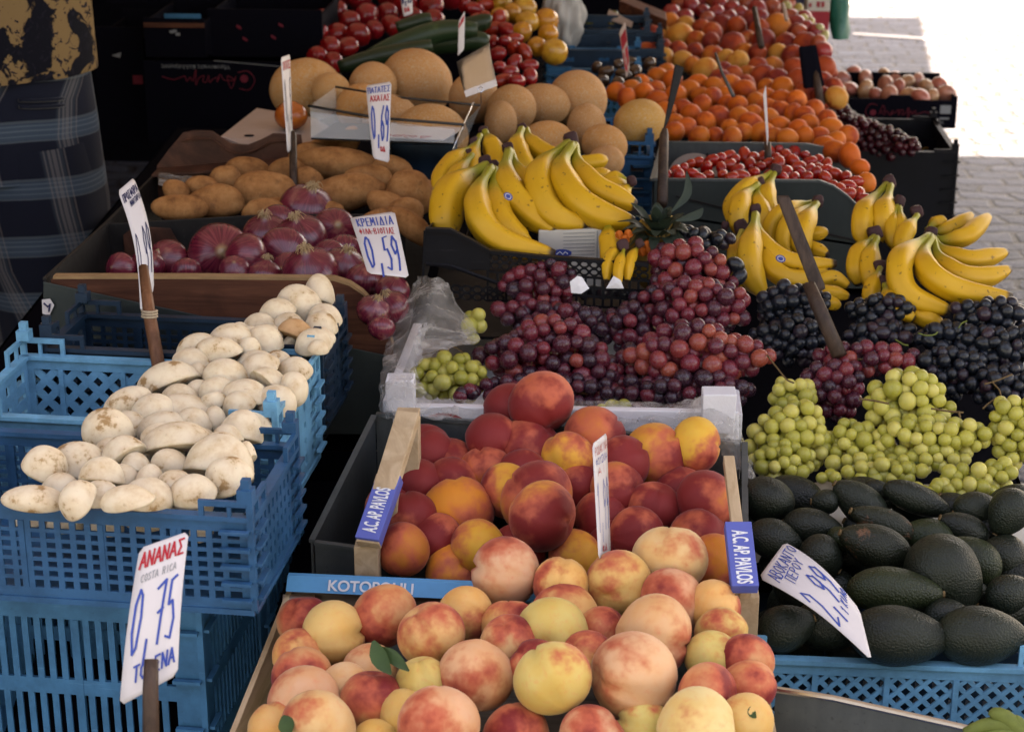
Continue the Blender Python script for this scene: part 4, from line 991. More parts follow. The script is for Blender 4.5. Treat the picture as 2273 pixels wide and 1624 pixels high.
# ------------------------------------------------------------------ avocados
z_avo = Zone(1420, 1.98, 1100, 2.18)
avos = [(596,392,112,128,70,'k'),(905,395,66,60,0,'k'),(1090,402,150,92,-38,'k'),(1195,340,80,50,-20,'k'),(1400,386,172,72,-22,'k'),(1210,512,160,78,-22,'s'),(1722,432,116,80,0,'k'),(1885,455,120,100,60,'k'),
 (842,530,142,88,-8,'k'),(645,600,136,96,-20,'k'),(990,605,64,74,60,'g'),(1172,636,178,108,-22,'s'),(1448,580,128,86,-8,'g'),(1645,540,124,74,-25,'k'),(885,690,108,104,-40,'k'),(1548,785,200,178,-45,'k'),
 (1700,705,140,108,-40,'g'),(1855,682,108,104,-20,'k'),(1280,872,226,114,-4,'g'),(1306,1112,240,146,-4,'k'),(1742,1112,214,142,0,'k'),(1890,885,112,92,20,'k'),(780,880,150,116,-30,'k'),(930,1060,170,120,-10,'k'),(700,1070,140,112,20,'k'),(1560,1000,110,80,0,'k'),(1470,690,80,80,0,'k')]
def avo_fn(seed):
    lf = lump(seed, .02)
    def fn(th, ph, v):
        k = (v.x+1)/2                          # local X runs to the narrow stem end
        w_ = 1.0-.34*k**1.8+.04*math.sin(3*k)
        return Vector((v.x*1.0-.03*math.exp(-((v.x-1)/.05)**2), v.y*w_, v.z*w_))*lf(v)
    return fn
def xsphere(nu, nv, fn):
    v, f = sphere_vf(nu, nv); v = [Vector((p.z, p.x, p.y)) for p in v]; return [fn(0, 0, p) for p in v], f
ra = random.Random(5)
for X, Y, r_ in scatter([tz('J', *p) for p in ((520, 380), (760, 330), (1960, 380), (1960, 1180), (620, 1180))], 44, .9, ra, .15, 700):
    avos.append(((X-1454.7)/.416, (Y-948.3)/.416, r_/.416*1.15, r_/.416*.85, ra.uniform(-60, 60), 'l'))
AV = [xsphere(30, 22, avo_fn(s)) for s in range(5)]
its = []
for a in avos:
    x, y = tz('J', a[0], a[1]); its.append(dict(x=x, y=y, up=-.055 if a[5] == 'l' else 0, fix=a[5] == 'l', r=math.sqrt(a[2]*a[3])*.46))
pos = settle(its, z_avo); lab = []
ACOL = {'l': ((.008, .011, .007), 'half-hidden black-green'), 'k': ((.009, .013, .008), 'dark green-black'), 's': ((.012, .016, .008), 'brown-scarred green'), 'g': ((.013, .020, .007), 'mottled green')}
for (x, y, rx, ry, a, k), i, (c, R) in zip(avos, its, pos):
    v, f = RND.choice(AV); s = .46/i['r']*R
    if RND.random() < .5: a += 180
    m3 = camrot(a) @ Matrix.Diagonal((rx*s*1.05, ry*s*1.08, ry*s*1.02)) @ Euler((RND.uniform(0, 6), 0, 0)).to_matrix()
    o = link('avocado', mesh('avocado', [m3 @ p for p in v], f, True), M['avocado'], None, c); b = RND.uniform(.8, 1.25)
    o.color = (*[q*b for q in ACOL[k][0]], 1.0 if k == 's' else 0.0)
    mb = MB(c); e = m3 @ Vector((1, 0, 0)); mb.tube([c+e*.955, c+e*1.005], .0042, 8); mb.build('stem_button', M['stem'], o)
    tag(o, None, 'avocado', 'avocados heaped in the blue crate'); lab.append((o, i['x'], i['y'], ACOL[k][1]))
rowlabels(lab, 'avocado', 'of the avocado crate', 24)
card('price_sign', 'white card priced 2,99 lying slanted on the avocados', 'price sign', [P(1684, 1281, 1.97), P(1742, 1202, 2.02), P(1908, 1352, 1.92), P(1936, 1466, 1.86)],
 [('ABOKANTO', .10, .05, .98, .12, 'ink_blue', .0012), ('ΠEPOY', .25, .19, .80, .10, 'ink_blue', .0011), ('2,99', .06, .36, .92, .36, 'ink_blue', .0018), ('1 KIΛO', .50, .74, .98, .08, 'ink_blue', .0011)], bend=.010)
crate('plastic_crate', 'sky blue lattice crate in front of the avocados', G(2430, 1640, .69), math.radians(-1.2), .36, .13, .11, 'plastic_sky', front=('diamond', 19, 1, .27, (.27, .49, .70)), side=('square', 6, 5, .6), lift=.028, skip_front=True)
crate('plastic_crate', 'dark navy crate holding the avocados', G(2440, 1462, .675), math.radians(-1.2), .372, .33, .10, 'plastic_navy', front=('square', 19, 4, .6), side=('square', 12, 4, .6), lift=.004)
# grey sheet-metal end in front of the avocado crate, and the green stalks beside it
sm = empty('metal_sheet', G(1800, 1640, .55), 'bent grey metal sheet standing before the avocado crate', 'metal sheet')
mb = MB(sm.location); q = [P(1722, 1532, 1.86), P(1850, 1552, 1.84), P(2120, 1612, 1.80), P(2330, 1660, 1.77)]
for a, b in zip(q, q[1:]): mb.prism([a, b, b-Vector((0, 0, .14)), a-Vector((0, 0, .14))], (0, .003, 0))
mb.build('sheet', M['tin'], sm)
mb = MB(sm.location); mb.tube([p+Vector((0, .001, .001)) for p in q], .0035, 8); mb.build('rolled_edge', M['steel'], sm)
gp = empty('green_banana_bunch', P(2260, 1640, 1.8), 'unripe green fruit stalks at the bottom corner beside the metal sheet', 'bananas')
for pts, r_ in (([(2140, 1625), (2190, 1608), (2240, 1612), (2300, 1640)], .008), ([(2200, 1592), (2215, 1585), (2245, 1605), (2290, 1650)], .009), ([(2150, 1650), (2220, 1626), (2280, 1640)], .009), ([(2250, 1590), (2262, 1610), (2285, 1660)], .008)):
    mb = MB(gp.location); mb.tube(spline([P(x, y, 1.79) for x, y in pts], 9), [r_*k for k in (.5, .7, .8, .9, 1, 1, 1, .9, .6)], 8); mb.build('stalk', M['green_stem'], gp, True)

# ------------------------------------------------------------------ grapes
z_gr, z_gr2 = Zone(950, 2.34, 560, 2.64), Zone(1090, 2.25, 640, 2.62)
GB = {k: make(k+'_grape', (lambda lf, e: (lambda th, ph, v: Vector((v.x, v.y, v.z*e))*lf(v)))(lump(7, .015), e), 16, 12) for k, e in (('round', 1.06), ('long', 1.32))}
GB['cherry'] = make('cherry_ball', lambda th, ph, v: v, 14, 10)
def bunch(label, t_, cx, cy, rx, ry, zone, mat, rpx, kind='grape_bunch', me='round', ang=0, up=.01, dz=.75, hue=.6, count=98, group=None, sep=.80, cat='grapes', back=0):
    X, Y = tz(t_, cx, cy); s = TILE[t_][2]; d = zone.d(X, Y)-up+back; c = P(X, Y, d); k = d/FPX
    a, b = rx*s*k, ry*s*k; cc = min(a, b)*dz; r0 = rpx*k
    root = empty(kind, c-Vector((0, 0, cc)), label, cat, group); m = camrot(ang); pts = []
    gd = me.copy() if hasattr(me, 'copy') and not isinstance(me, str) else GB[me]
    if mat not in [x.name for x in gd.materials]: pass
    key = (me, mat)
    if key not in GBM:
        q = GB[me].copy(); q.materials.clear(); q.materials.append(M[mat]); GBM[key] = q
    rr = RND
    ia, ib, ic = max(a-r0*.8, r0*.3), max(b-r0*.8, r0*.3), max(cc-r0*.5, r0*.3)
    for tr in range(9000):
        if len(pts) >= count: break
        v = Vector((rr.gauss(0, 1), rr.gauss(0, 1), rr.gauss(0, 1))).normalized()
        lay = 1.0 if tr < 6000 else .62
        if v.z < -.25 and v.y < .3: continue
        wob = 1+.16*math.sin(3*v.x+cx)+.12*math.sin(4*v.y+cy)
        p = Vector((v.x*ia*wob, v.y*ib*wob, v.z*ic))*lay*(1+rr.uniform(-.10, .06)); r = r0*rr.uniform(.80, 1.16)
        if all((p-q).length > sep*(r+s_) for q, s_ in pts): pts.append((p, r))
    for p, r in pts:
        w_ = c+m @ p
        o = place('grape' if 'cherr' not in kind else 'cherry', GBM[key], None if GBM[key].materials else M[mat], w_, r, camrot(RND.uniform(0, 360), RND.uniform(-60, 60), RND.uniform(20, 160)), parent=root)
        o.color = (1, 1, 1, hue+RND.uniform(-.08, .08))
    # berries of the inside, seen only through the gaps: one part
    inn = MB(root.location); v0, f0 = sphere_vf(10, 7); got = []
    for tr in range(400):
        v = Vector((rr.gauss(0, 1), rr.gauss(0, 1), rr.gauss(0, 1))).normalized()*rr.uniform(.35, .78); p = Vector((v.x*ia, v.y*ib, v.z*ic*.8-.15*ic))
        if all((p-q).length > r0*1.3 for q in got): got.append(p); w_ = c+m @ p; inn.add([w_+q*r0*.95 for q in v0], f0)
        if len(got) > 70: break
    if got: q_ = inn.build('inner_berries', M[mat], root, True); q_['kind'] = 'stuff'; q_.color = (1, 1, 1, hue-.15)
    # woody stalk with side branches, mostly seen in the gaps
    mb = MB(root.location)
    sp = [c+m @ Vector((x*ia*.75, y*ib*.7+.0, .35*ic)) for x, y in ((-.9, .2), (-.3, -.05), (.3, .1), (.95, -.1))]
    mb.tube(spline(sp, 9), r0*.16, 5)
    for p, r in pts[::5]:
        q = c+m @ p; j = min(spline(sp, 9), key=lambda z_: (z_-q).length); mb.tube([j, j.lerp(q, .5)+UPV*r0*.1, q], r0*.08, 4)
    mb.build('stalk', M['stem'] if mat != 'grape_green' else M['green_stem'], root)
    return root
GBM = {}
RG, BG, GG = 'red grape bunches heaped in the white box', 'black grape bunches by the bananas', 'green grape bunches above the avocados'
bunch('dark red grape bunch topmost beside the black banana crate', 'L', 905, 440, 215, 160, z_gr, 'grape_red', 17, hue=.42, group=RG)
bunch('dark red grape bunch directly above the middle red bunch on the plastic film', 'L', 940, 590, 270, 90, z_gr, 'grape_red', 16, hue=.34, group=RG, up=0, count=80)
bunch('large plum-red grape bunch behind the topmost nectarine', 'L', 930, 800, 350, 205, z_gr, 'grape_red', 18.5, hue=.50, group=RG, up=.02, count=98)
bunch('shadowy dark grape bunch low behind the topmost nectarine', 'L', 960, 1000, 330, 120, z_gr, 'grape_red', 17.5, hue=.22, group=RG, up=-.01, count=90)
bunch('red grape bunch topmost of the big heap beneath the black grapes', 'L', 1730, 375, 280, 165, z_gr, 'grape_red', 17.5, hue=.56, group=RG, up=.02, count=98)
bunch('purple-red grape bunch in the middle of the big heap', 'L', 1800, 545, 290, 150, z_gr, 'grape_red', 17, hue=.5, group=RG, up=.02, count=98)
bunch('bright red grape bunch with amber berries low in the big heap', 'L', 1800, 800, 380, 180, z_gr, 'grape_red', 19.5, hue=.74, group=RG, up=.035, count=98)
bunch('dark purple grape bunch hanging over the white box corner', 'L', 1780, 1000, 330, 130, z_gr, 'grape_red', 18, hue=.24, group=RG, up=.0, count=95)
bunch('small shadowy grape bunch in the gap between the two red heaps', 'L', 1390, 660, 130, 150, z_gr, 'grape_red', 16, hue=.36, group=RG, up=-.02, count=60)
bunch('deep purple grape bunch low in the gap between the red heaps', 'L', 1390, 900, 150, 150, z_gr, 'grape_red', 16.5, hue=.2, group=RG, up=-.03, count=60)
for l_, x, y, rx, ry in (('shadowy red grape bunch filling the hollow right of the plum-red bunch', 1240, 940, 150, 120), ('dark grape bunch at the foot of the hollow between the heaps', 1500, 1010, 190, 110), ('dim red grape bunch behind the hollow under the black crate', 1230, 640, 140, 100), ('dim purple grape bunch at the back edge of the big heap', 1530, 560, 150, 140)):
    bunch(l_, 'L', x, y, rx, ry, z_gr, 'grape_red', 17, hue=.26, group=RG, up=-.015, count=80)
bunch('three loose dark red grapes lying on the green bunch in the box', 'L', 530, 1010, 80, 55, z_gr, 'grape_red', 17, hue=.28, group=RG, up=.03, count=5)
bunch('red grape bunch between the black bunches and the green bunches', 'M', 1330, 950, 280, 130, z_gr2, 'grape_red', 16.5, hue=.54, group='red grape bunches among the black ones', up=.02)
bunch('dark red grape bunch squeezed between two green bunches', 'M', 1080, 1130, 190, 190, z_gr2, 'grape_red', 16.5, hue=.36, group='red grape bunches among the black ones', up=-.01, count=80)
bunch('black grape bunch lying on top of the big red heap under the pineapple', 'L', 1750, 190, 190, 95, z_gr, 'grape_black', 15, me='long', group=BG, up=.02, count=70)
bunch('few black grapes at the edge of the red heap beside the bananas', 'L', 1970, 360, 52, 80, z_gr, 'grape_black', 16, me='long', group=BG, up=.02, count=14)
bunch('black grapes in the black crate below the white paper', 'L', 1280, 468, 130, 42, z_gr, 'grape_black', 14, me='long', group=BG, up=-.03, count=40)
bunch('black grape bunch pierced by the slanted dark sign stick', 'M', 850, 640, 280, 150, z_gr2, 'grape_black', 15, group=BG, up=.02, count=98)
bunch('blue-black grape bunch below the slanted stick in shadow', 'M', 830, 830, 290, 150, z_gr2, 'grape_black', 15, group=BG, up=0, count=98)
bunch('black grape bunch in front of the stacked banana stems', 'M', 1370, 660, 220, 125, z_gr2, 'grape_black', 15, group=BG, up=.02, count=90)
bunch('blue-black grape bunch above the red bunch', 'M', 1430, 800, 220, 110, z_gr2, 'grape_black', 15, me='long', group=BG, up=0, count=80)
bunch('black grape bunch touching the tip of the big banana', 'M', 2060, 690, 230, 130, z_gr2, 'grape_black', 15.5, group=BG, up=.03, count=98)
bunch('blue-black grape bunch with twigs in the middle of the black heap', 'M', 1830, 830, 240, 120, z_gr2, 'grape_black', 16, me='long', group=BG, up=.01, count=90)
bunch('blue-black grape bunch at the picture edge below the topmost black bunch', 'M', 2160, 880, 230, 160, z_gr2, 'grape_black', 15.5, me='long', group=BG, up=.01, count=90)
bunch('black grape bunch behind the big green bunch', 'M', 1850, 1030, 270, 150, z_gr2, 'grape_black', 15.5, group=BG, up=-.01, count=90)
bunch('lowest black grape bunch with a bare twig beside the edge green bunch', 'M', 2130, 1130, 230, 150, z_gr2, 'grape_black', 15.5, group=BG, up=-.015, count=80)
bunch('upper green grape bunch beside the white box corner', 'M', 850, 1180, 185, 115, z_gr2, 'grape_green', 16.5, hue=.6, group=GG, up=.02, count=60)
bunch('green grape bunch hanging from the white box down to the avocados', 'M', 810, 1430, 250, 210, z_gr2, 'grape_green', 17, hue=.58, group=GG, up=.02, count=98)
bunch('biggest pale green grape bunch in the middle of the row', 'M', 1560, 1210, 330, 180, z_gr2, 'grape_green', 18.5, hue=.70, group=GG, up=.05, count=98)
bunch('green grape bunch with bare twigs below the biggest one', 'M', 1260, 1480, 240, 150, z_gr2, 'grape_green', 16.5, hue=.56, group=GG, up=.0, count=80)
bunch('green grape bunch spilling onto the white paper by the avocados', 'M', 1720, 1440, 300, 180, z_gr2, 'grape_green', 17, hue=.62, group=GG, up=.02, count=98)
bunch('yellowish green grapes lowest behind the avocados', 'M', 1500, 1590, 360, 80, z_gr2, 'grape_green', 16, hue=.66, group=GG, up=.0, count=70)
bunch('green grape bunch cut by the picture edge', 'M', 2210, 1400, 150, 240, z_gr2, 'grape_green', 17, hue=.62, group=GG, up=.02, count=80)
GL_ = 'green grapes under the plastic film'
bunch('green grape bunch in the mouth of the plastic film bag', 'L', 420, 920, 200, 150, z_gr, 'grape_green', 17, hue=.6, group=GL_, up=.0, count=70)
bunch('small green grape bunch beside the dark red heap under the film', 'L', 560, 640, 80, 90, z_gr, 'grape_green', 17, hue=.7, group=GL_, up=.0, count=16)
bunch('few green grapes low in the shadow of the red heap', 'L', 1330, 1085, 105, 48, z_gr, 'grape_green', 16, hue=.5, group=GL_, up=-.01, count=16)
bunch('green grapes under the film beside the yellow nectarine', 'M', 480, 1480, 60, 120, z_gr2, 'grape_green', 16, hue=.6, group=GL_, up=-.02, count=16)
def twig(label, pts, zone, up, r_=.0011, mat='stem'):
    mb = MB(zone.hit(*pts[0][0]))
    for pl in pts: mb.tube(spline([P(x, y, zone.d(x, y)-up) for x, y in pl], 4*len(pl)), r_, 5)
    tag(mb.build('grape_twig', M[mat], None, True), label, 'twig')
for l_, x, y, rx, ry in (('long green grape bunch hanging down beside the first avocado', 660, 190, 170, 140), ('small green grape tail between the two hanging bunches', 930, 270, 75, 62), ('green grapes resting on the back avocados', 1230, 235, 210, 85), ('small green grape tail drooping between the back avocados', 1470, 335, 110, 62), ('yellow-green grape bunch above the round avocado at the edge', 1640, 300, 180, 100), ('loose green grapes above the edge avocado', 1850, 250, 110, 90)):
    bunch(l_, 'J', x, y, rx, ry, z_gr2, 'grape_green', 16.5, hue=.6, group=GG, up=.01, count=80)
twig('thin bare twigs sticking out over the green grapes in the film bag', [[tz('L', 285, 800), tz('L', 340, 785), tz('L', 400, 775), tz('L', 425, 785)], [tz('L', 425, 785), tz('L', 430, 755), tz('L', 480, 770), tz('L', 510, 800)], [tz('L', 425, 785), tz('L', 435, 830), tz('L', 470, 840)]], z_gr, .035)
twig('pale bare twig over the red grapes of the big heap', [[tz('L', 1520, 650), tz('L', 1560, 690), tz('L', 1600, 730)], [tz('L', 2125, 800), tz('L', 2180, 870), tz('L', 2230, 930), tz('L', 2270, 950)]], z_gr, .06)
twig('brown twig lying on the biggest green bunch', [[tz('M', 1255, 1195), tz('M', 1340, 1205), tz('M', 1440, 1225)], [tz('M', 1700, 1255), tz('M', 1800, 1270), tz('M', 1900, 1280)], [tz('M', 1870, 1275), tz('M', 1880, 1310)]], z_gr2, .10, .0013)
twig('pale forked twig on the lowest black grapes', [[tz('M', 2030, 1105), tz('M', 2100, 1085), tz('M', 2200, 1045)], [tz('M', 2080, 1095), tz('M', 2120, 1140), tz('M', 2130, 1175)], [tz('M', 2120, 1180), tz('M', 2060, 1220), tz('M', 2020, 1255)]], z_gr2, .06, .0012)
twig('yellowish twigs among the middle black grapes', [[tz('M', 1620, 790), tz('M', 1670, 805), tz('M', 1720, 800), tz('M', 1740, 785)], [tz('M', 1870, 760), tz('M', 1890, 730), tz('M', 1920, 715)], [tz('M', 1480, 830), tz('M', 1530, 860), tz('M', 1560, 865)]], z_gr2, .05, .0011, 'green_stem')

# white polystyrene grape box and its film
gb = empty('polystyrene_box', P(1250, 1000, 2.22), 'white polystyrene box wrapped in clear film under the red grapes', 'box')
fb = Wall(1250, 960, 2.275, .03)
def flat2(name, pxs, pl, th, mat, par, dy=0.0, bevel=.0015):
    mb = MB(par.location); mb.prism([pl.hit(x, y)+Vector((0, dy, 0)) for x, y in pxs], pl.n*-th); return mb.build(name, M[mat], par, bevel=bevel)
flat2('front_panel', [(872, 900), (1640, 915), (1640, 1030), (872, 1015)], fb, .012, 'foam', gb)
flat2('corner_block', [(858, 838), (920, 838), (922, 905), (858, 905)], fb, .03, 'foam', gb, -.012)
flat2('corner_block', [(1560, 868), (1635, 868), (1628, 955), (1556, 955)], fb, .03, 'foam', gb, -.012)
for a, b in ((fb.hit(862, 850), G(935, 625, .87)), (fb.hit(1632, 880), G(1610, 660, .87))):
    n_ = (b-a).cross(Vector((0, 0, 1))).normalized()*.012; mb = MB(gb.location); a2 = a+Vector((0, .034, -.035)); b2 = b+Vector((0, 0, -.06))
    mb.prism([a2, b2, b2-Vector((0, 0, .10)), a2-Vector((0, 0, .10))], n_ if a.x > 0 else -n_); mb.build('side_panel', M['foam'], gb, bevel=.0015)
mb = MB(gb.location); q = [fb.hit(880, 985), fb.hit(1620, 985), G(1610, 660, .78), G(940, 660, .78)]
mb.prism([Vector((p.x, p.y+.013*(i < 2), .70 if i < 2 else .74)) for i, p in enumerate(q)], (0, 0, -.01)); mb.build('base', M['foam'], gb)
# printed red melon slice on the front panel
for k, (w0, mt) in enumerate(((0, 'card_red'), (1, 'foam'), (2, 'card_red'), (3, 'foam'), (4, 'card_red'))):
    mb = MB(gb.location); n = 12; R_ = 1-.14*k
    pts = [(985+60*R_*math.cos(math.pi*i/n), 958-42*R_*math.sin(math.pi*i/n)) for i in range(n+1)]
    mb.prism([fb.hit(x, y)+Vector((0, -.0008-.0004*k, 0)) for x, y in pts], (0, .0004, 0)); mb.build('printed_slice', M[mt], gb)
def filmsheet(label, pxg, dd, seed, name='plastic_film', sub=4):
    """crumpled film through a grid of pixel points with depths"""
    r = random.Random(seed); R0 = len(pxg); C0 = len(pxg[0]); rows = []
    P3 = [[P(x, y, dd[j][i]) for i, (x, y) in enumerate(row)] for j, row in enumerate(pxg)]
    up = [spline(row, C0*sub) for row in P3]; cols = [spline([up[j][i] for j in range(R0)], R0*sub) for i in range(C0*sub)]
    nr, nc = R0*sub, C0*sub; vs = []; org = cols[0][0]
    w1 = [(r.uniform(20, 90), r.uniform(20, 90), r.uniform(0, 6)) for _ in range(6)]
    for j in range(nr):
        for i in range(nc):
            p = cols[i][j]; q = sum(abs(math.sin(a*p.x+b*(p.z+p.y)+c_)) for a, b, c_ in w1)/6-.6
            vs.append(p-FWD*q*.022-org+Vector((r.gauss(0, .0012), r.gauss(0, .0012), r.gauss(0, .0012))))
    fs = [(j*nc+i, j*nc+i+1, (j+1)*nc+i+1, (j+1)*nc+i) for j in range(nr-1) for i in range(nc-1)]
    o = link(name, mesh(name, vs, fs, True), M['film'], None, org); return tag(o, label, 'plastic film', 'clear film around the grape boxes')
filmsheet('crumpled milky plastic film draped at the end of the grape box', [[(930, 612), (970, 615), (1000, 635), (1010, 680)], [(905, 660), (950, 670), (1000, 690), (1050, 720)], [(880, 720), (930, 725), (985, 735), (1060, 760)], [(855, 770), (890, 780), (930, 785), (1000, 770)], [(845, 830), (870, 835), (905, 830), (925, 810)], [(842, 890), (868, 900), (905, 890), (935, 850)], [(850, 925), (880, 930), (925, 925), (965, 890)]],
 [[2.50, 2.47, 2.48, 2.52], [2.46, 2.42, 2.43, 2.45], [2.42, 2.37, 2.38, 2.38], [2.37, 2.33, 2.33, 2.34], [2.29, 2.25, 2.26, 2.30], [2.24, 2.19, 2.20, 2.26], [2.22, 2.18, 2.19, 2.23]], 3)
filmsheet('strip of clear film over the front edge of the grape box', [[(930, 890), (1050, 885), (1180, 890), (1350, 890), (1480, 895), (1560, 880)], [(930, 905), (1050, 905), (1180, 912), (1350, 915), (1480, 918), (1570, 915)], [(940, 925), (1050, 935), (1180, 945), (1350, 950), (1480, 955), (1580, 955)]], [[2.315]*6, [2.268]*6, [2.262]*6], 5)
filmsheet('clear film pulled over the right box corner towards the avocados', [[(1500, 925), (1555, 880), (1600, 900), (1640, 925)], [(1520, 960), (1580, 940), (1630, 960), (1655, 990)], [(1590, 985), (1620, 980), (1650, 1010), (1672, 1040)], [(1620, 1050), (1640, 1040), (1665, 1060), (1690, 1090)]], [[2.26]*4, [2.225]*4, [2.22, 2.215, 2.21, 2.22], [2.20, 2.19, 2.18, 2.18]], 8)
pp = MB(G(1900, 1100, .72)); q = [z_avo.hit(1655, 1118), z_gr2.hit(2330, 1118), z_gr2.hit(2330, 1000), z_gr2.hit(1670, 1000)]
vs = []
for j in range(8):
    for i in range(20):
        u, v = i/19, j/7; p = (q[0]*(1-u)+q[1]*u)*(1-v)+(q[3]*(1-u)+q[2]*u)*v; vs.append(p+Vector((0, .03, -.055+RND.uniform(-.004, .004)-.03*(v < .1))))
pp.add(vs, [(j*20+i, j*20+i+1, j*20+i+21, j*20+i+20) for j in range(7) for i in range(19)])
tag(pp.build('box_paper', M['card_white'], None, True), 'white lining paper under the green grapes', 'paper')
# ------------------------------------------------------------------ bananas
z_bm, z_br = Zone(520, 2.64, 300, 2.98), Zone(680, 2.62, 390, 2.95)
def banana(root, pts, rad, name='banana'):
    """one fruit along 3D points from crown to tip; five soft edges, thin stalk, dark blunt tip"""
    n, k = 28, 20; q = spline(pts, n); vs, fs, al = [], [], []; up = None
    for i, p in enumerate(q):
        u = i/(n-1); t_ = (q[min(i+1, n-1)]-q[max(i-1, 0)]).normalized()
        if up is None: up = t_.orthogonal().normalized()
        up = (up-t_*up.dot(t_)).normalized(); sd = t_.cross(up)
        s = .34+.66*min(1, max(0, (u-.13)/.25))**.9 if u < .38 else 1.0
        if u > .72: s = 1-.62*((u-.72)/.28)**1.7
        if u > .965: s *= .92
        for j in range(k):
            a = 2*math.pi*j/k; e = 1+.075*math.cos(5*a+.6)
            vs.append(p+(up*math.cos(a)+sd*math.sin(a))*rad*s*e-root.location); al.append(u)
    for i in range(n-1):
        for j in range(k): fs.append((i*k+j, i*k+(j+1) % k, (i+1)*k+(j+1) % k, (i+1)*k+j))
    fs += [tuple(range(k))[::-1], tuple(range((n-1)*k, n*k))]
    me = mesh(name, vs, fs, True); at = me.attributes.new('along', 'FLOAT', 'POINT'); at.data.foreach_set('value', al)
    return link(name, me, M['banana'], root)
def hand(label, zone, crowns, fruits, group, t_='Z', base=0.0, sticker=None):
    """crowns: (x, y, r) dark stalk lumps; fruits: (points, half width px, lift metres at crown, middle, tip)"""
    X, Y = tz(t_, *crowns[0][:2]) if crowns else tz(t_, *fruits[0][0][0]); root = empty('banana_bunch', zone.hit(X, Y), label, 'bananas', group); s = TILE[t_][2]
    for pts, hw, l0, l1, l2 in fruits:
        px = [tz(t_, *p) for p in pts]; m = len(px); p3 = []
        for i, (x, y) in enumerate(px):
            u = i/(m-1); lf = l0+(l1-l0)*u*2 if u < .5 else l1+(l2-l1)*(u-.5)*2
            ym = sum(p[1] for p in px)/m; d = zone.d(x, ym*.55+y*.45)-lf-base; p3.append(P(x, y, d))
        banana(root, p3, hw*1.08*s*zone.d(*px[m//2])/FPX)
    for x, y, r in crowns:
        X, Y = tz(t_, x, y); d = zone.d(X, Y)-.045-base; c = P(X, Y, d); rr = 1.02*r*s*d/FPX
        v, f = sphere_vf(12, 8, (lambda lf: (lambda th, ph, v: Vector((math.copysign(abs(v.x)**.6, v.x), math.copysign(abs(v.y)**.6, v.y), math.copysign(abs(v.z)**.6, v.z)))*lf(v)))(lump(int(x+y), .26, 7)))
        m3 = camrot(RND.uniform(-30, 30)) @ Matrix.Diagonal((rr*.9, rr*1.02, rr*.9)); mb = MB(root.location); mb.add([c+m3 @ p for p in v], f); mb.build('crown', M['banana_crown'], root, True)
    if sticker:
        X, Y = tz(t_, *sticker[:2]); d = zone.d(X, Y)-sticker[2]-base; c = P(X, Y, d); rr = sticker[3]*s*d/FPX; m3 = camrot(sticker[4] if len(sticker) > 4 else -35)
        for kk, (sc_, mt) in enumerate(((1, 'card_blue'), (.72, 'paper'), (.55, 'card_blue'))):
            mb = MB(root.location); mb.prism([c-FWD*.0005*kk+m3 @ Vector((rr*sc_*math.cos(a*.5236), rr*sc_*.72*math.sin(a*.5236), 0)) for a in range(12)], -FWD*.0004); mb.build('sticker', M[mt], root)
    return root
BM, BR = 'banana bunches in the black crate', 'banana bunches behind the black grapes'
hand('banana bunch with three crowns at the back of the black crate', z_bm, [(1072, 290, 10), (1052, 318, 13), (1040, 342, 11)],
 [([(1056, 322), (1015, 352), (985, 388), (972, 430)], 22, .0, .03, .02), ([(1048, 344), (1020, 380), (1000, 420), (996, 470)], 20, .0, .03, .02), ([(1076, 292), (1090, 320), (1100, 350), (1095, 400)], 22, .0, .01, .0), ([(1066, 300), (1050, 345), (1045, 390), (1050, 430)], 18, 0, .02, 0)], BM, base=-.03)
hand('banana bunch with a pair of crowns low in the black crate', z_bm, [(1076, 362, 16), (1100, 368, 13), (1128, 330, 13)],
 [([(1080, 368), (1030, 398), (996, 438), (990, 490), (996, 530)], 34, .02, .06, .03), ([(1090, 372), (1062, 425), (1065, 485), (1115, 535), (1232, 566)], 28, .04, .09, .05), ([(1098, 375), (1098, 430), (1110, 480), (1150, 530), (1180, 548)], 26, .03, .06, .03),
  ([(1130, 335), (1122, 385), (1138, 432), (1185, 478), (1238, 514)], 30, .03, .07, .05), ([(1132, 336), (1150, 382), (1185, 425), (1215, 450), (1240, 470)], 28, .02, .03, .0)], BM, base=.0, sticker=(1128, 436, .122, 11))
hand('banana bunch with two long fruits under one crown beside the pineapple', z_bm, [(1268, 312, 18)],
 [([(1262, 318), (1212, 362), (1196, 415), (1228, 478), (1305, 500)], 30, .03, .07, .05), ([(1270, 322), (1246, 372), (1270, 430), (1330, 475), (1408, 494)], 30, .04, .08, .06), ([(1276, 322), (1285, 370), (1322, 415), (1368, 440), (1412, 456)], 26, .03, .06, .05), ([(1270, 322), (1258, 380), (1262, 440), (1290, 490)], 22, .02, .02, .0)], BM, base=.02)
hand('banana bunch lying between the melons and the front bunches', z_bm, [(1160, 282, 10)],
 [([(1158, 286), (1148, 322), (1160, 360), (1185, 395)], 22, .0, .03, .02), ([(1168, 286), (1180, 318), (1215, 342), (1250, 352)], 20, .0, .02, .01), ([(1262, 350), (1290, 362), (1320, 360), (1347, 354)], 17, .0, .01, .0), ([(1268, 378), (1300, 392), (1330, 392), (1352, 384)], 17, .0, .02, .0)], BM, base=-.04)
hand('small banana bunch tucked between the pineapple and the crate', z_bm, [(1402, 402, 11)], [([(1400, 406), (1375, 412), (1352, 420), (1340, 440)], 20, 0, .01, 0), ([(1404, 408), (1385, 425), (1372, 445), (1365, 470)], 18, 0, .01, 0), ([(1400, 404), (1370, 396), (1350, 405), (1342, 418)], 16, 0, 0, 0)], BM, base=-.02)
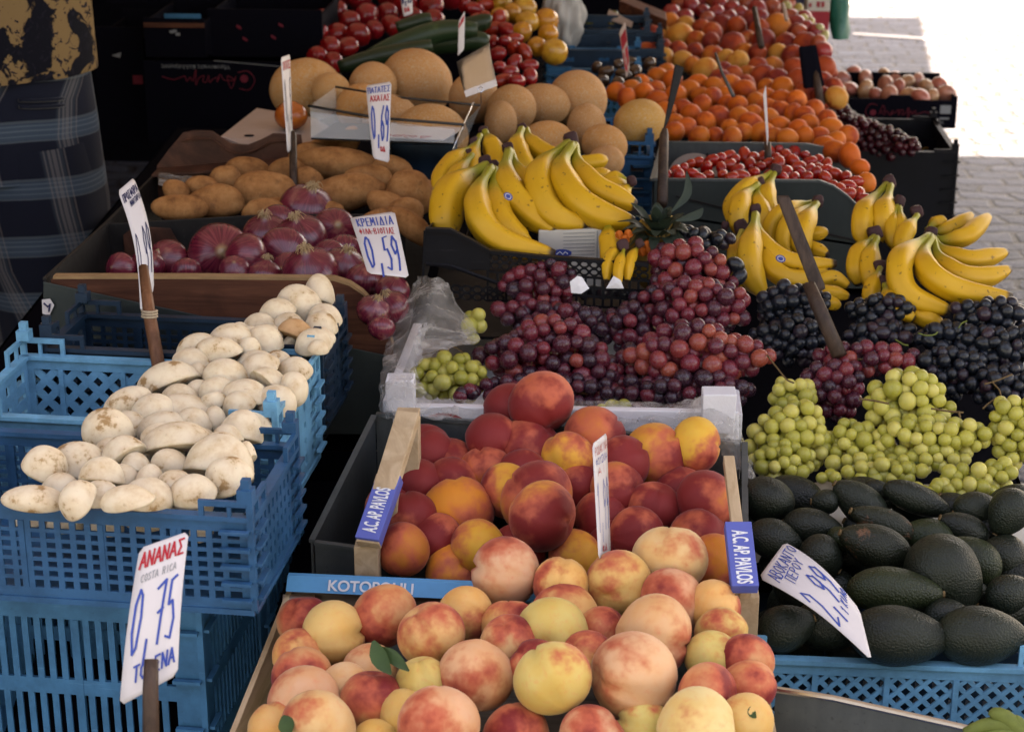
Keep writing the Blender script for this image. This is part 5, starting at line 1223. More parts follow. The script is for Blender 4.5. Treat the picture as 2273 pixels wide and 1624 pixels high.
hand('small greenish banana bunch beside the white carton', z_bm, [(1383, 545, 13), (1420, 540, 10)], [([(1380, 548), (1362, 560), (1350, 585), (1346, 625)], 12, 0, .02, .0), ([(1386, 550), (1378, 575), (1372, 600), (1372, 640)], 11, .01, .02, .0), ([(1418, 545), (1405, 565), (1396, 590), (1392, 625)], 11, 0, .02, .0), ([(1350, 490), (1352, 530), (1356, 560), (1350, 600)], 24, -.01, 0, 0)], BM, base=-.01)
N_ = 'N'
hand('banana bunch with five crowns in front of the green tin board', z_br, [(1025, 855, 28), (938, 925, 30), (915, 1068, 34), (852, 1150, 46), (1228, 1015, 30), (765, 1140, 22)],
 [([(1015, 862), (930, 915), (860, 960), (800, 1040), (795, 1130)], 42, .0, .04, .03), ([(930, 930), (865, 985), (835, 1050), (830, 1120), (850, 1190)], 46, .02, .06, .04), ([(1015, 870), (985, 940), (975, 1000), (990, 1060), (1040, 1120)], 42, .0, .03, .02),
  ([(936, 935), (930, 1000), (950, 1060), (970, 1120), (960, 1180)], 40, .01, .04, .03), ([(918, 1080), (905, 1180), (885, 1290), (905, 1400), (960, 1490)], 56, .05, .10, .07), ([(922, 1080), (935, 1180), (1000, 1270), (1130, 1330), (1325, 1330)], 46, .05, .09, .08), ([(920, 1085), (940, 1230), (1010, 1360), (1130, 1410), (1290, 1365)], 48, .04, .08, .06),
  ([(850, 1165), (825, 1230), (815, 1310), (830, 1390), (870, 1450)], 40, .05, .07, .05), ([(870, 1165), (860, 1240), (850, 1310), (860, 1390), (900, 1470)], 32, .05, .06, .05), ([(1222, 1020), (1130, 1040), (1050, 1080), (1000, 1150), (1000, 1240)], 44, .0, .05, .03), ([(1226, 1025), (1150, 1075), (1090, 1140), (1070, 1220), (1090, 1300)], 48, .01, .06, .04), ([(1228, 1028), (1195, 1080), (1160, 1150), (1150, 1230), (1170, 1300)], 48, .02, .07, .05),
  ([(1120, 1120), (1160, 1170), (1220, 1180), (1282, 1165)], 34, .0, .02, .02), ([(1130, 1200), (1180, 1240), (1230, 1260), (1285, 1285)], 32, .0, .02, .03)], BR, N_, sticker=(1045, 1305, .168, 26, -20))
hand('lower banana fruits with cut tips over the white box', z_br, [], [([(1180, 1420), (1250, 1415), (1310, 1400), (1392, 1445)], 34, .02, .04, .03), ([(1180, 1450), (1250, 1470), (1310, 1480), (1390, 1495)], 34, .03, .05, .04), ([(1190, 1490), (1250, 1510), (1300, 1530), (1345, 1540)], 32, .03, .05, .04)], BR, N_)
hand('large banana bunch with long fruits reaching out over the street', z_br, [(1590, 918, 34), (1640, 1025, 34), (1732, 1068, 34), (1802, 1172, 36), (1525, 1178, 40)],
 [([(1580, 930), (1500, 1020), (1460, 1090), (1455, 1170), (1480, 1240)], 50, .0, .05, .03), ([(1600, 935), (1580, 1020), (1560, 1080), (1565, 1150), (1590, 1220)], 50, .01, .05, .03), ([(1632, 1040), (1610, 1120), (1610, 1190), (1630, 1260)], 38, .02, .04, .03), ([(1645, 1045), (1650, 1120), (1640, 1200), (1655, 1270)], 38, .02, .04, .03),
  ([(1735, 1085), (1690, 1150), (1660, 1210), (1650, 1290)], 42, .03, .05, .04), ([(1518, 1195), (1450, 1265), (1425, 1350), (1445, 1440)], 48, .02, .05, .03), ([(1532, 1200), (1500, 1290), (1495, 1380), (1530, 1470)], 48, .03, .06, .04),
  ([(1795, 1190), (1700, 1255), (1640, 1350), (1690, 1490), (1905, 1570)], 58, .06, .12, .10), ([(1805, 1195), (1765, 1290), (1810, 1390), (1960, 1470), (2212, 1500)], 58, .06, .12, .10), ([(1815, 1205), (1850, 1310), (1950, 1385), (2080, 1395), (2200, 1358)], 50, .05, .08, .05),
  ([(1818, 1200), (1870, 1270), (1980, 1310), (2080, 1300), (2185, 1272)], 46, .04, .06, .02), ([(1812, 1195), (1890, 1210), (1980, 1190), (2040, 1140), (2095, 1090)], 44, .03, .04, .0), ([(1800, 1175), (1870, 1160), (1940, 1130), (2010, 1082)], 36, .0, .01, -.02), ([(1780, 1160), (1820, 1130), (1850, 1122), (1885, 1128)], 34, 0, 0, 0)], BR, N_)
hand('banana bunch showing three stacked crowns behind the black grapes', z_br, [(1552, 1345, 34), (1590, 1330, 26), (1565, 1425, 36)], [([(1548, 1350), (1520, 1420), (1500, 1480), (1500, 1560)], 40, .03, .04, .02), ([(1570, 1435), (1590, 1500), (1640, 1560), (1720, 1610)], 44, .03, .05, .04), ([(1600, 1440), (1680, 1540), (1770, 1600), (1860, 1630)], 44, .0, .03, .02)], BR, N_, base=.02)

# black crate with round holes, its white carton, paper
bc = empty('banana_crate', P(1200, 640, 2.55), 'black perforated plastic crate holding the middle bananas', 'crate')
bw = Wall(1200, 600, 2.56, .02)
def perforated(name, a, b, c, d, nx, ny, hole, par, mat, th=.003):
    """panel a-b (top edge) d-c (bottom edge), with round holes"""
    mb = MB(par.location); n = 8; nrm = (b-a).cross(d-a).normalized()*th
    S = lambda u, v: (a*(1-u)+b*u)*(1-v)+(d*(1-u)+c*u)*v
    for i in range(nx):
        for j in range(ny):
            o_, i_ = [], []
            for k in range(n):
                an = 2*math.pi*(k+.5)/n; cx, cy = math.cos(an), math.sin(an); m_ = max(abs(cx), abs(cy))
                o_.append(S((i+.5+.5*cx/m_)/nx, (j+.5+.5*cy/m_)/ny)); i_.append(S((i+.5+hole*cx)/nx, (j+.5+hole*cy)/ny))
            vs = o_+i_+[p+nrm for p in i_]+[p+nrm for p in o_]
            mb.add(vs, [(k, (k+1) % n, n+(k+1) % n, n+k) for k in range(n)]+[(n+k, n+(k+1) % n, 2*n+(k+1) % n, 2*n+k) for k in range(n)]+[(2*n+k, 2*n+(k+1) % n, 3*n+(k+1) % n, 3*n+k) for k in range(n)])
    return mb.build(name, M[mat], par)
hb = bw.hit
perforated('front_panel', hb(1088, 563), hb(1440, 590), hb(1440, 622), hb(1088, 598), 16, 2, .34, bc, 'plastic_black')
mb = MB(bc.location); frame_panel(mb, hb(1080, 668), hb(1440, 690)-hb(1080, 668), hb(1080, 600)-hb(1080, 668), (0, .003, 0), 18, 3, .28, .003); mb.build('front_lattice', M['plastic_black'], bc)
perforated('front_panel', hb(1000, 632), hb(1120, 638), hb(1120, 672), hb(1000, 664), 5, 2, .33, bc, 'plastic_black')
mb = MB(bc.location); mb.prism([hb(945, 512), hb(1000, 514), hb(1040, 535), hb(1088, 560), hb(1088, 600), hb(1000, 600), hb(940, 585)], (0, .004, 0)); mb.build('front_shoulder', M['plastic_black'], bc, bevel=.001)
mb = MB(bc.location); q = [hb(945, 509), hb(1000, 511), hb(1045, 533), hb(1088, 558), hb(1200, 570), hb(1440, 586)]
for a, b in zip(q, q[1:]): mb.bar(a, b, Vector((0, .009, 0)), Vector((0, 0, .005)))
mb.tube([hb(945, 585), hb(1000, 590), hb(1120, 634)], .003, 6); mb.build('rim', M['plastic_black'], bc)
lw = [hb(940, 512), G(985, 470, .90), G(985, 470, .78), hb(936, 640)]
mb = MB(bc.location); mb.prism(lw, (.003, 0, 0)); mb.build('side_panel', M['plastic_black'], bc)
mb = MB(bc.location); zz = .80; mb.prism([Vector((p.x, p.y, zz)) for p in (hb(940, 600), hb(1440, 600), P(1440, 400, 3.0), P(985, 400, 3.0))], (0, 0, -.004)); mb.build('base', M['plastic_black'], bc)
wcx = empty('white_carton', P(1270, 560, 2.68), 'white carton with a blue oval print inside the black crate', 'carton')
wp = Wall(1270, 540, 2.66, .02)
flat2('front_face', [(1195, 512), (1336, 508), (1334, 640), (1195, 640)], wp, .05, 'card_white', wcx)
mb = MB(wcx.location); c = wp.hit(1248, 561)
mb.prism([c+Vector((.0135*math.cos(a*.393), -.001, .0055*math.sin(a*.393))) for a in range(16)], (0, .0006, 0)); mb.build('oval_print', M['card_blue'], wcx)
mb = MB(wcx.location); mb.tube([c+Vector((x, -.0014, z)) for x, z in ((-.008, -.002), (-.003, .002), (.001, -.002), (.004, .002), (.008, -.001))], .0007, 5); mb.build('print', M['white_ink'], wcx)
mb = MB(wcx.location)
for k in range(7): mb.bar(wp.hit(1250, 518+k*8)+Vector((0, -.0006, 0)), wp.hit(1320, 516+k*8)+Vector((0, -.0006, 0)), (0, .0004, 0), (0, 0, .0007))
mb.bar(wp.hit(1326, 512)+Vector((0, -.0006, 0)), wp.hit(1325, 600)+Vector((0, -.0006, 0)), (.0012, 0, 0), (0, .0004, 0)); mb.build('printed_rule', M['ink_grey'], wcx)
for lab_, pg in (('torn white paper scrap left of the other, on the black grapes', [(1265, 625), (1282, 612), (1292, 615), (1308, 640), (1290, 652), (1268, 650)]), ('torn white paper scrap under the small greenish bananas', [(1345, 640), (1362, 612), (1378, 622), (1385, 640)])):
    mb = MB(P(*pg[0], 2.50)); q = [P(x, y, 2.50+RND.uniform(-.004, .004)) for x, y in pg]; cc = sum(q, Vector())/len(q)-FWD*.003
    mb.add(q+[cc], [(i, (i+1) % len(q), len(q)) for i in range(len(q))]); tag(mb.build('paper_scrap', M['foam'], None), lab_, 'paper')
# pineapple
pn = empty('pineapple', P(1462, 560, 2.62), 'pineapple with a grey-green leafy crown behind the black grapes', 'pineapple')
mb = MB(pn.location); c = P(1462, 560, 2.66); v, f = sphere_vf(20, 14, lambda th, ph, v: Vector((v.x, v.y, v.z*1.25))*(1+.05*math.cos(8*ph+6*th)*math.cos(8*ph-6*th))); mb.add([c+p*.045 for p in v], f); mb.build('fruit_body', M['card_yellow'], pn, True)
cb = P(1462, 530, 2.62)
for ring, (n, l_, sp) in enumerate(((7, .050, .35), (9, .062, .75), (11, .062, 1.1), (12, .055, 1.4))):
    for k in range(n):
        a = 6.283*(k+ring*.5)/n+RND.uniform(-.2, .2); dr = Vector((math.cos(a)*math.sin(sp), math.sin(a)*math.sin(sp), math.cos(sp))); ln = l_*RND.uniform(.8, 1.15)
        mb = MB(pn.location); leaf(mb, [cb+dr*.012, cb+dr*ln*.6+Vector((0, 0, .004)), cb+dr*ln-Vector((0, 0, .010*ring*.5))], .0085, (Vector((0, 0, 1))*math.sin(sp)+Vector((-dr.x, -dr.y, .2))).normalized()); mb.build('crown_leaf', M['crown_leaf'], pn, True)
mb = MB(pn.location)
for pts in ([(1490, 470), (1520, 440), (1528, 415), (1524, 380)], [(1500, 490), (1545, 478), (1560, 462)]): leaf(mb, [P(x, y, 2.58) for x, y in pts], .006, -FWD)
mb.build('crown_leaf', M['crown_leaf'], pn, True)
fl = MB(P(1388, 525, 2.6))
for x, y in ((1375, 522), (1395, 520), (1388, 532), (1436, 545), (1425, 560), (1440, 560)): leaf(fl, [P(x-8, y+6, 2.6), P(x, y, 2.59), P(x+10, y+3, 2.6)], .007, -FWD)
tag(fl.build('orange_petals', M['card_orange'], None, True), 'scrap of orange wrapping beside the small greenish bananas', 'wrapper')
# ------------------------------------------------------------------ melons
z_mel = Zone(330, 3.15, 150, 3.65)
melons = [(925,184,82,74,'n'),(828,190,54,52,'n'),(680,200,82,70,'s'),(735,205,44,44,'s'),(800,240,56,54,'o'),(955,305,86,74,'s'),(1052,218,56,58,'n'),(1112,272,36,48,'n'),(1136,242,56,54,'n'),(1202,234,64,48,'n'),(1282,222,66,66,'n'),(1302,286,44,56,'n'),(1216,310,56,42,'o'),(1342,322,52,46,'o'),(1420,272,59,52,'y'),(1345,360,42,36,'n'),(868,270,66,60,'n'),(1245,360,44,44,'n')]
MC = {'n': ((.60, .275, .105), 'netted tan'), 's': ((.62, .29, .10), 'smooth buff'), 'o': ((.66, .28, .08), 'orange-skinned'), 'y': ((.62, .31, .07), 'golden')}
its = [dict(x=a[0], y=a[1], r=math.sqrt(a[2]*a[3])) for a in melons]; pos = settle(its, z_mel, lim=.5); lab = []
for (x, y, rx, ry, k), i, (c, R) in zip(melons, its, pos):
    s = max(rx, ry)/i['r']
    o = place('melon', RND.choice(MELON), M['melon'], c, R, camrot(RND.uniform(-30, 30) if abs(rx-ry) < 12 else 0, 0), (rx/i['r'], ry/i['r'], (rx+ry)/2/i['r']))
    # each melon is turned on its own axis inside its outline
    me = o.data.copy(); rr = rndrot(); me.transform(rr.to_4x4()); o.data = me
    b = RND.uniform(.92, 1.08); o.color = (*[q*b for q in MC[k][0]], 1); tag(o, None, 'melon', 'melons heaped behind the potatoes and bananas'); lab.append((o, x, y, MC[k][1]))
rowlabels(lab, 'melon', 'of the melon heap', 44)
o = place('ribbed_fruit', TOMS[0], M['tomato'], P(646, 257, 3.3), 37*3.3/FPX, camrot(0, 0, -60), col=(.50, .12, .02, 1)); tag(o, 'single orange-red ribbed fruit sitting on the white card by the tray', 'tomato')

# ------------------------------------------------------------------ generic heaps
def heap(kind, cat, zone, pg, rpx, sep, meshes, mat, cols, group, where, jit=.12, gap=30, keep=None, sc=(1, 1, 1), seed=1, look=None, lift=0.0, limit=300):
    r = random.Random(seed); pts = scatter(pg, rpx, sep, r, jit, 5000, keep)[:limit]
    its = [dict(x=x, y=y, r=q, up=r.uniform(-.3, .3)*q*3.5/FPX) for x, y, q in pts]; pos = settle(its, zone, 30, .7, lift); lab = []
    for i, (c, R) in zip(its, pos):
        k = r.choice(cols); b = r.uniform(.88, 1.1)
        o = place(kind, r.choice(meshes), M[mat], c, R*1.08, rndrot(r), (sc[0]*r.uniform(.92, 1.06), sc[1]*r.uniform(.92, 1.06), sc[2]*r.uniform(.9, 1.1)), (*[q*b for q in k[0]], k[1])); tag(o, None, cat, group); lab.append((o, i['x'], i['y'], k[2]))
    rowlabels(lab, kind, where, gap); return lab
def npoly(*a): return [tz('N', x, y) for x, y in a]
z_che, z_apr, z_mix, z_app = Zone(430, 3.1, 340, 3.4), Zone(310, 3.5, 170, 4.05), Zone(170, 4.1, 40, 4.9), Zone(60, 4.7, 0, 5.3)
RED = [((.50, .014, .006), 1, 'bright red'), ((.42, .010, .007), 1, 'red'), ((.54, .03, .008), 1, 'orange-red')]
heap('cherry_tomato', 'cherry tomato', z_che, npoly((440, 880), (560, 830), (700, 800), (960, 772), (1090, 750), (1200, 785), (1330, 855), (1430, 915), (1480, 1000), (1470, 1055), (1390, 990), (1220, 905), (900, 905), (470, 900)), 15.5, .60, OVAL, 'tomato', RED, 'cherry tomatoes in the curved tin tray', 'of the tomato tray', .16, 11, seed=2)
melon_hole = lambda x, y: ((x-1420)/58)**2+((y-272)/52)**2 > 1.1
APC = [((.74, .155, .014), .34, 'orange'), ((.70, .13, .013), .44, 'deep orange'), ((.68, .165, .018), .24, 'golden orange')]
heap('apricot', 'apricot', z_apr, npoly((175, 480), (320, 410), (460, 350), (520, 430), (620, 390), (720, 410), (860, 450), (1050, 420), (1150, 500), (1280, 580), (1400, 690), (1470, 830), (1478, 930), (1400, 810), (1190, 700), (860, 700), (520, 700), (480, 600), (300, 510)), 23.5, .58, APRI, 'apricot', APC, 'apricots heaped behind the cherry tomatoes', 'of the apricot heap', .14, 20, melon_hole, seed=3, sc=(.93, .93, 1.12))
MXC = [((.64, .19, .03), .35, 'orange'), ((.48, .07, .02), .9, 'dark red'), ((.62, .20, .05), .65, 'red and orange'), ((.66, .30, .06), .2, 'yellow-orange'), ((.60, .12, .03), .8, 'red')]
heap('small_nectarine', 'nectarine', z_mix, npoly((330, 200), (380, 130), (520, 95), (700, 105), (900, 105), (1100, 150), (1180, 200), (1240, 290), (1310, 420), (1330, 500), (1200, 500), (1050, 420), (860, 440), (620, 380), (440, 330), (340, 270)), 25, .60, APRI, 'apricot', MXC, 'small nectarines and apricots heaped behind the apricots', 'of the mixed heap', .2, 20, seed=4)
heap('apple', 'apple', z_app, npoly((440, 90), (520, 20), (640, -20), (1040, -20), (1130, 60), (1220, 150), (1270, 270), (1200, 200), (1090, 140), (900, 95), (640, 95)), 18, .66, BALL, 'apple', [((.40, .03, .03), 1, 'red'), ((.34, .02, .025), 1, 'dark red'), ((.48, .09, .04), 1, 'red-orange')], 'red apples at the far end of the stall', 'of the far red apples', .12, 16, seed=5)
heap('pale_plum', 'plum', Zone(60, 4.6, 0, 5.2), npoly((1050, -20), (1090, 20), (1180, 70), (1240, 130), (1290, 220), (1250, 160), (1160, 90), (1040, 10)), 12, .8, OVAL, 'apple', [((.48, .45, .18), 1, 'pale green'), ((.52, .42, .10), 1, 'yellow')], 'pale green fruit beside the far cartons', 'by the cartons', .15, 18, seed=6)
heap('peach', 'peach', Zone(250, 3.9, 150, 4.3), npoly((1235, 290), (1290, 330), (1310, 420), (1320, 500), (1260, 520), (1240, 420)), 17, .8, APRI, 'apricot', [((.62, .25, .15), .6, 'pink-red')], 'pink peaches at the edge of the mixed heap', 'at the mixed heap edge', .1, 20, seed=7)
heap('kiwi', 'kiwi', Zone(180, 4.0, 140, 4.15), npoly((110, 340), (240, 310), (400, 330), (420, 400), (300, 450), (150, 430)), 17, .78, OVAL, 'kiwi', [((.075, .040, .022), 1, 'brown')], 'brown kiwis in the blue crate', 'of the kiwi crate', .1, 14, seed=8)
heap('green_fig', 'fig', Zone(70, 4.7, 40, 4.8), npoly((60, 120), (180, 70), (300, 110), (290, 155), (80, 165)), 11, .8, OVAL, 'apple', [((.19, .20, .05), 1, 'yellow-green'), ((.14, .16, .05), 1, 'dull green')], 'green figs in the navy crate', 'of the green figs crate', .12, 12, seed=9)
z_ton = Zone(180, 3.95, 0, 4.6)
heap('tomato', 'tomato', z_ton, [(708, 60), (712, -10), (1000, -10), (985, 40), (900, 60), (860, 75), (760, 110), (745, 150), (705, 150), (700, 110)], 27, .78, TOMS, 'tomato', [((.32, .012, .014), 1, 'deep red'), ((.27, .010, .016), 1, 'dark red')], 'red tomatoes heaped at the dark back', 'of the dark tomato heap', .15, 26, seed=10)
heap('long_tomato', 'tomato', Zone(190, 3.75, 0, 4.35), [(1020, -10), (1075, -10), (1110, 50), (1150, 90), (1195, 150), (1180, 185), (1120, 188), (1098, 150), (1085, 80), (1040, 40)], 19, .70, OVAL, 'tomato', [((.36, .014, .016), 1, 'glossy red'), ((.40, .03, .014), 1, 'orange-red')], 'glossy long tomatoes beside the peppers', 'of the glossy long tomatoes', .15, 18, seed=12)
heap('yellow_pepper', 'pepper', Zone(140, 3.9, 0, 4.35), [(1075, -10), (1160, -10), (1215, 40), (1245, 80), (1230, 120), (1195, 125), (1165, 80), (1110, 50)], 27, .68, TOMS, 'pepper', [((.62, .26, .025), 1, 'orange-yellow'), ((.62, .32, .04), 1, 'yellow')], 'yellow peppers at the back', 'of the yellow peppers', .2, 28, seed=13, sc=(.9, .9, 1.15))
# courgettes: long dark fruit
CG = [([(752, 150), (830, 128), (910, 112), (960, 100)], 20), ([(820, 128), (900, 95), (980, 70), (1060, 66)], 26), ([(880, 62), (930, 48), (958, 40)], 17), ([(900, 110), (980, 98), (1050, 90), (1085, 95)], 24), ([(960, 84), (1020, 64), (1075, 50), (1090, 52)], 20)]
lab = []
for n_, (pts, hw) in enumerate(CG):
    d = 3.72+.07*n_; q = spline([P(x, y, d) for x, y in pts], 14); o_ = q[7]; mb = MB(o_)
    mb.tube(q, [hw*d/FPX*math.sin(math.pi*min(1, max(.12, .12+.8*i/13)))**.35 for i in range(14)], 16)
    o = mb.build('courgette', M['courgette'], None, True); o.color = (.018, .045, .018, 1); me = o.data
    lab.append(o)
for o, l_ in zip(lab, ('long dark green courgette lowest, with a paler streak, above the melons', 'thick dark green courgette lying across the pile under the foil tag', 'short dark courgette in front of the red tomatoes', 'dark green courgette behind the biggest melon', 'crinkly dark courgette touching the glossy long tomatoes')): tag(o, l_, 'courgette', 'courgettes behind the melons')
# flat peaches in the printed black box on the street side
z_fp = Zone(215, 4.75, 165, 5.05)
heap('flat_peach', 'flat peach', z_fp, npoly((1330, 470), (1340, 380), (1430, 340), (1480, 380), (1620, 385), (1850, 410), (1890, 490), (1700, 495), (1500, 480)), 20, .66, BALL, 'apricot', [((.60, .25, .17), .35, 'pinkish'), ((.58, .18, .13), .6, 'rosy'), ((.62, .34, .18), .1, 'pale yellow')], 'flat peaches in the black printed box', 'of the flat peach box', .15, 14, seed=14, sc=(1, 1, .72))
zc = Zone(330, 4.19, 240, 4.58)
bunch('heap of shiny dark cherries sliding down beside the apricots', 'N', 1380, 600, 110, 60, zc, 'cherry', 9.5, 'cherry_heap', 'cherry', -40, .0, hue=.5, count=60, cat='cherries', group='dark cherries beside the apricots')
bunch('lower heap of shiny dark cherries in the black crate', 'N', 1500, 690, 180, 90, zc, 'cherry', 9.5, 'cherry_heap', 'cherry', -20, .0, hue=.5, count=95, cat='cherries', group='dark cherries beside the apricots')
bunch('shiny dark cherries at the street end of the black crate', 'N', 1680, 735, 90, 55, zc, 'cherry', 9.5, 'cherry_heap', 'cherry', -10, .0, hue=.5, count=40, cat='cherries', group='dark cherries beside the apricots')

# ------------------------------------------------------------------ tin trays and boards on the right
ct = empty('cherry_tomato_tray', P(1650, 520, 3.0), 'dull green-grey tin tray with a curved side holding cherry tomatoes', 'tray')
cw, cw2 = Wall(1650, 450, 3.0, .0), Wall(1650, 330, 3.42, .0)
top = [(1448, 400), (1820, 404), (1850, 415), (1880, 436), (1905, 460), (1926, 492)]
mb = MB(ct.location); mb.prism([cw.hit(x, y) for x, y in top+[(1932, 640), (1448, 640)]], (0, .003, 0)); mb.build('front_wall', M['tin_green'], ct)
mb = MB(ct.location)
for a, b in zip(top, top[1:]): mb.bar(cw.hit(*a)+Vector((0, .002, .001)), cw.hit(*b)+Vector((0, .002, .001)), (0, .007, 0), (0, 0, .004))
mb.build('rim', M['tin'], ct)
mb = MB(ct.location); mb.bar(cw.hit(1500, 435)-Vector((0, .0015, 0)), cw.hit(1925, 540)-Vector((0, .0015, 0)), (0, 0, .003), (0, .002, 0)); mb.build('pressed_crease', M['tin_dark'], ct)
top2 = [(1470, 318), (1790, 322), (1830, 330), (1868, 350), (1895, 375), (1915, 408)]
mb = MB(ct.location); mb.prism([cw2.hit(x, y) for x, y in top2+[(1920, 470), (1470, 440)]], (0, .003, 0)); mb.build('back_wall', M['tin'], ct)
mb = MB(ct.location)
for a, b in zip(top2, top2[1:]): mb.bar(cw2.hit(*a)+Vector((0, .002, .001)), cw2.hit(*b)+Vector((0, .002, .001)), (0, .007, 0), (0, 0, .004))
mb.build('rim', M['tin'], ct)
mb = MB(ct.location); q = [cw.hit(1448, 470), cw.hit(1930, 545), cw2.hit(1916, 430), cw2.hit(1470, 420)]; mb.prism(q, (0, 0, -.004)); mb.build('floor_sheet', M['tin_dark'], ct)
cl, cr = [cw.hit(1448, 400), cw2.hit(1470, 318)], [cw.hit(1926, 492), cw2.hit(1915, 408)]
for a, b in (cl, cr):
    mb = MB(ct.location); n_ = Vector((.003, 0, 0)); mb.prism([a, b, b-Vector((0, 0, .12)), a-Vector((0, 0, .12))], n_); mb.bar(a, b, Vector((.008, 0, 0)), Vector((0, 0, .004))); mb.build('side_wall', M['steel' if a.x > .4 else 'tin'], ct)
dc = MB(cw2.hit(1540, 360)); c = cw2.hit(1540, 385)+Vector((0, -.02, 0)); dc.prism([c+Vector((.047*math.cos(a*.1745), 0, .042*math.sin(a*.1745))) for a in range(19)], (0, .002, 0)); tag(dc.build('card_disc', M['card_pink'], None), 'half-round pale card behind the cherry tomatoes', 'card')
mb = MB(dc.org); mb.prism([cw2.hit(x, y)+Vector((0, -.024, 0)) for x, y in ((1566, 334), (1571, 334), (1571, 372), (1566, 372))], (0, .002, 0)); mb.build('slot', M['card_black'], bpy.data.objects['card_disc'])

# ------------------------------------------------------------------ open tray of wire and clear plastic, white card
tr = empty('display_tray', P(870, 320, 3.1), 'clear plastic display tray with black wire rails in front of the melons', 'tray')
def line(name, pts, r_, mat, par=tr):
    mb = MB(par.location); mb.tube([P(*p) for p in pts], r_, 6); return mb.build(name, M[mat], par, True)
line('wire_rail', [(745, 193, 3.32), (900, 218, 3.28), (1066, 234, 3.26)], .0022, 'wire'); line('wire_rail', [(684, 235, 3.08), (840, 262, 3.05), (1030, 277, 3.02)], .0026, 'wire')
line('wire_hook', [(1005, 335, 3.0), (1018, 300, 3.01), (1045, 240, 3.05), (1050, 228, 3.1)], .0014, 'steel')
for q in ([(688, 237, 3.08), (745, 195, 3.32), (748, 296, 3.30), (690, 305, 3.08)], [(690, 306, 3.06), (1008, 318, 3.0), (1010, 290, 3.0), (690, 250, 3.06)], [(1030, 278, 3.02), (1066, 236, 3.26), (1040, 300, 3.2), (1005, 336, 3.0)]):
    mb = MB(tr.location); mb.prism([P(*p) for p in q], (0, .0015, .001)); mb.build('clear_side', M['acrylic'], tr)
mb = MB(tr.location); mb.prism([P(690, 306, 3.1), P(1005, 318, 3.02), P(1030, 282, 3.2), P(745, 272, 3.3)], (0, 0, -.003)); mb.build('tray_floor', M['plastic_black'], tr)
pc_ = MB(P(935, 298, 3.06)); q = [P(862, 309, 3.05), P(985, 315, 3.02), P(1030, 288, 3.14), P(868, 278, 3.2)]; pc_.prism([p+Vector((0, 0, .002)) for p in q], (0, 0, .0015)); o = tag(pc_.build('paper_slip', M['paper'], None), 'white paper slip with red lettering on the clear tray', 'paper')
xd = (q[0]-q[1]).normalized(); zd = (q[3]-q[0]).cross(xd).normalized(); zd = -zd if zd.z < 0 else zd; yd = zd.cross(xd)
printed('Δώρα', o, 'ink_red', q[1]+Vector((0, 0, .0042))+yd*-.022+xd*.028, xd, yd, .032)
kc = MB(P(600, 290, 3.3)); kc.prism([P(490, 303, 3.25), P(570, 240, 3.5), P(700, 262, 3.4), P(760, 300, 3.25), P(745, 335, 3.2), P(560, 330, 3.22)], (0, 0, -.004)); o = tag(kc.build('white_card', M['card_pink'], None), 'pale cardboard sheet with a round hole beside the ribbed fruit', 'card')
mb = MB(o.location); c = P(553, 302, 3.26)+Vector((0, 0, .0008)); mb.prism([c+Vector((.009*math.cos(a*.4), .006*math.sin(a*.4), 0)) for a in range(16)], (0, 0, .0006)); mb.build('hole', M['card_black'], o)
lb = MB(P(900, 345, 3.2)); lb.box(P(868, 318, 3.16), P(1010, 322, 3.12)-P(868, 318, 3.16), (0, .05, 0), (0, 0, -.1)); tag(lb.build('navy_crate_side', M['plastic_navy'], None, bevel=.002), 'dark navy crate side under the paper slip', 'crate')
# silver foil tag hanging from a small hook
ft = card('foil_tag', 'shiny silver foil tag hanging by a hook over the melons', 'tag', [P(1014, 138, 3.28), P(1086, 96, 3.30), P(1104, 190, 3.18), P(1034, 216, 3.16)], [], 'foil', .012, 0)
mb = MB(ft.location); mb.prism([P(1030, 202, 3.155), P(1100, 176, 3.165), P(1104, 189, 3.16), P(1034, 216, 3.15)], -FWD*.0006); mb.build('paper_strip', M['paper'], ft)
mb = MB(ft.location); cc = [P(1067+6*math.cos(a*.62), 199+6*math.sin(a*.62), 3.14) for a in range(11)]; mb.tube(cc, .0007, 5); mb.tube([P(1067, 205, 3.14), P(1068, 230, 3.16)], .0007, 5); mb.build('hook', M['steel'], ft)
# remaining signs and their sticks
def S5(name, label, pts, d, mat, lines=[], group=None, bend=0): return card(name, label, 'price sign', [P(x, y, d) for x, y in pts], lines, mat, bend)
S5('price_sign', 'small white card half out of the picture among the dark tomatoes', [(886, -25), (914, -25), (916, 30), (896, 38)], 3.9, 'paper', [('0,95', .05, .1, .95, .45, 'ink_navy', .003), ('κιλο', .2, .70, .9, .15, 'ink_red', .0025)])
S5('price_sign', 'narrow curled white card edge-on beside the courgettes', [(1018, 48), (1032, 24), (1030, 110), (1016, 125)], 3.5, 'paper', [('AIΠY', .1, .1, .9, .12, 'ink_red', .0015)])
S5('price_sign', 'narrow white card with red writing edge-on at the kiwi crate', [(1374, 72), (1388, 47), (1398, 150), (1390, 176)], 3.9, 'card_pink', [('AKTINIΔIA', .1, .15, .9, .25, 'ink_red', .002), ('1,50', .1, .5, .9, .35, 'ink_red', .0022)])
S5('price_sign', 'thin white card seen exactly edge-on above the cherry tomatoes', [(1694, 212), (1700, 188), (1706, 300), (1703, 330)], 3.35, 'paper')
rod('sign_stick', 'dark stick stuck in the cherry tomatoes under the thin card', 'stick', [P(1704, 318, 3.36), P(1705, 356, 3.34)], [.006, .007], 'stick_dark')
S5('price_sign', 'dark back of a price card standing in front of the mixed heap', [(1772, 104), (1812, 100), (1830, 192), (1784, 198)], 3.85, 'card_black')
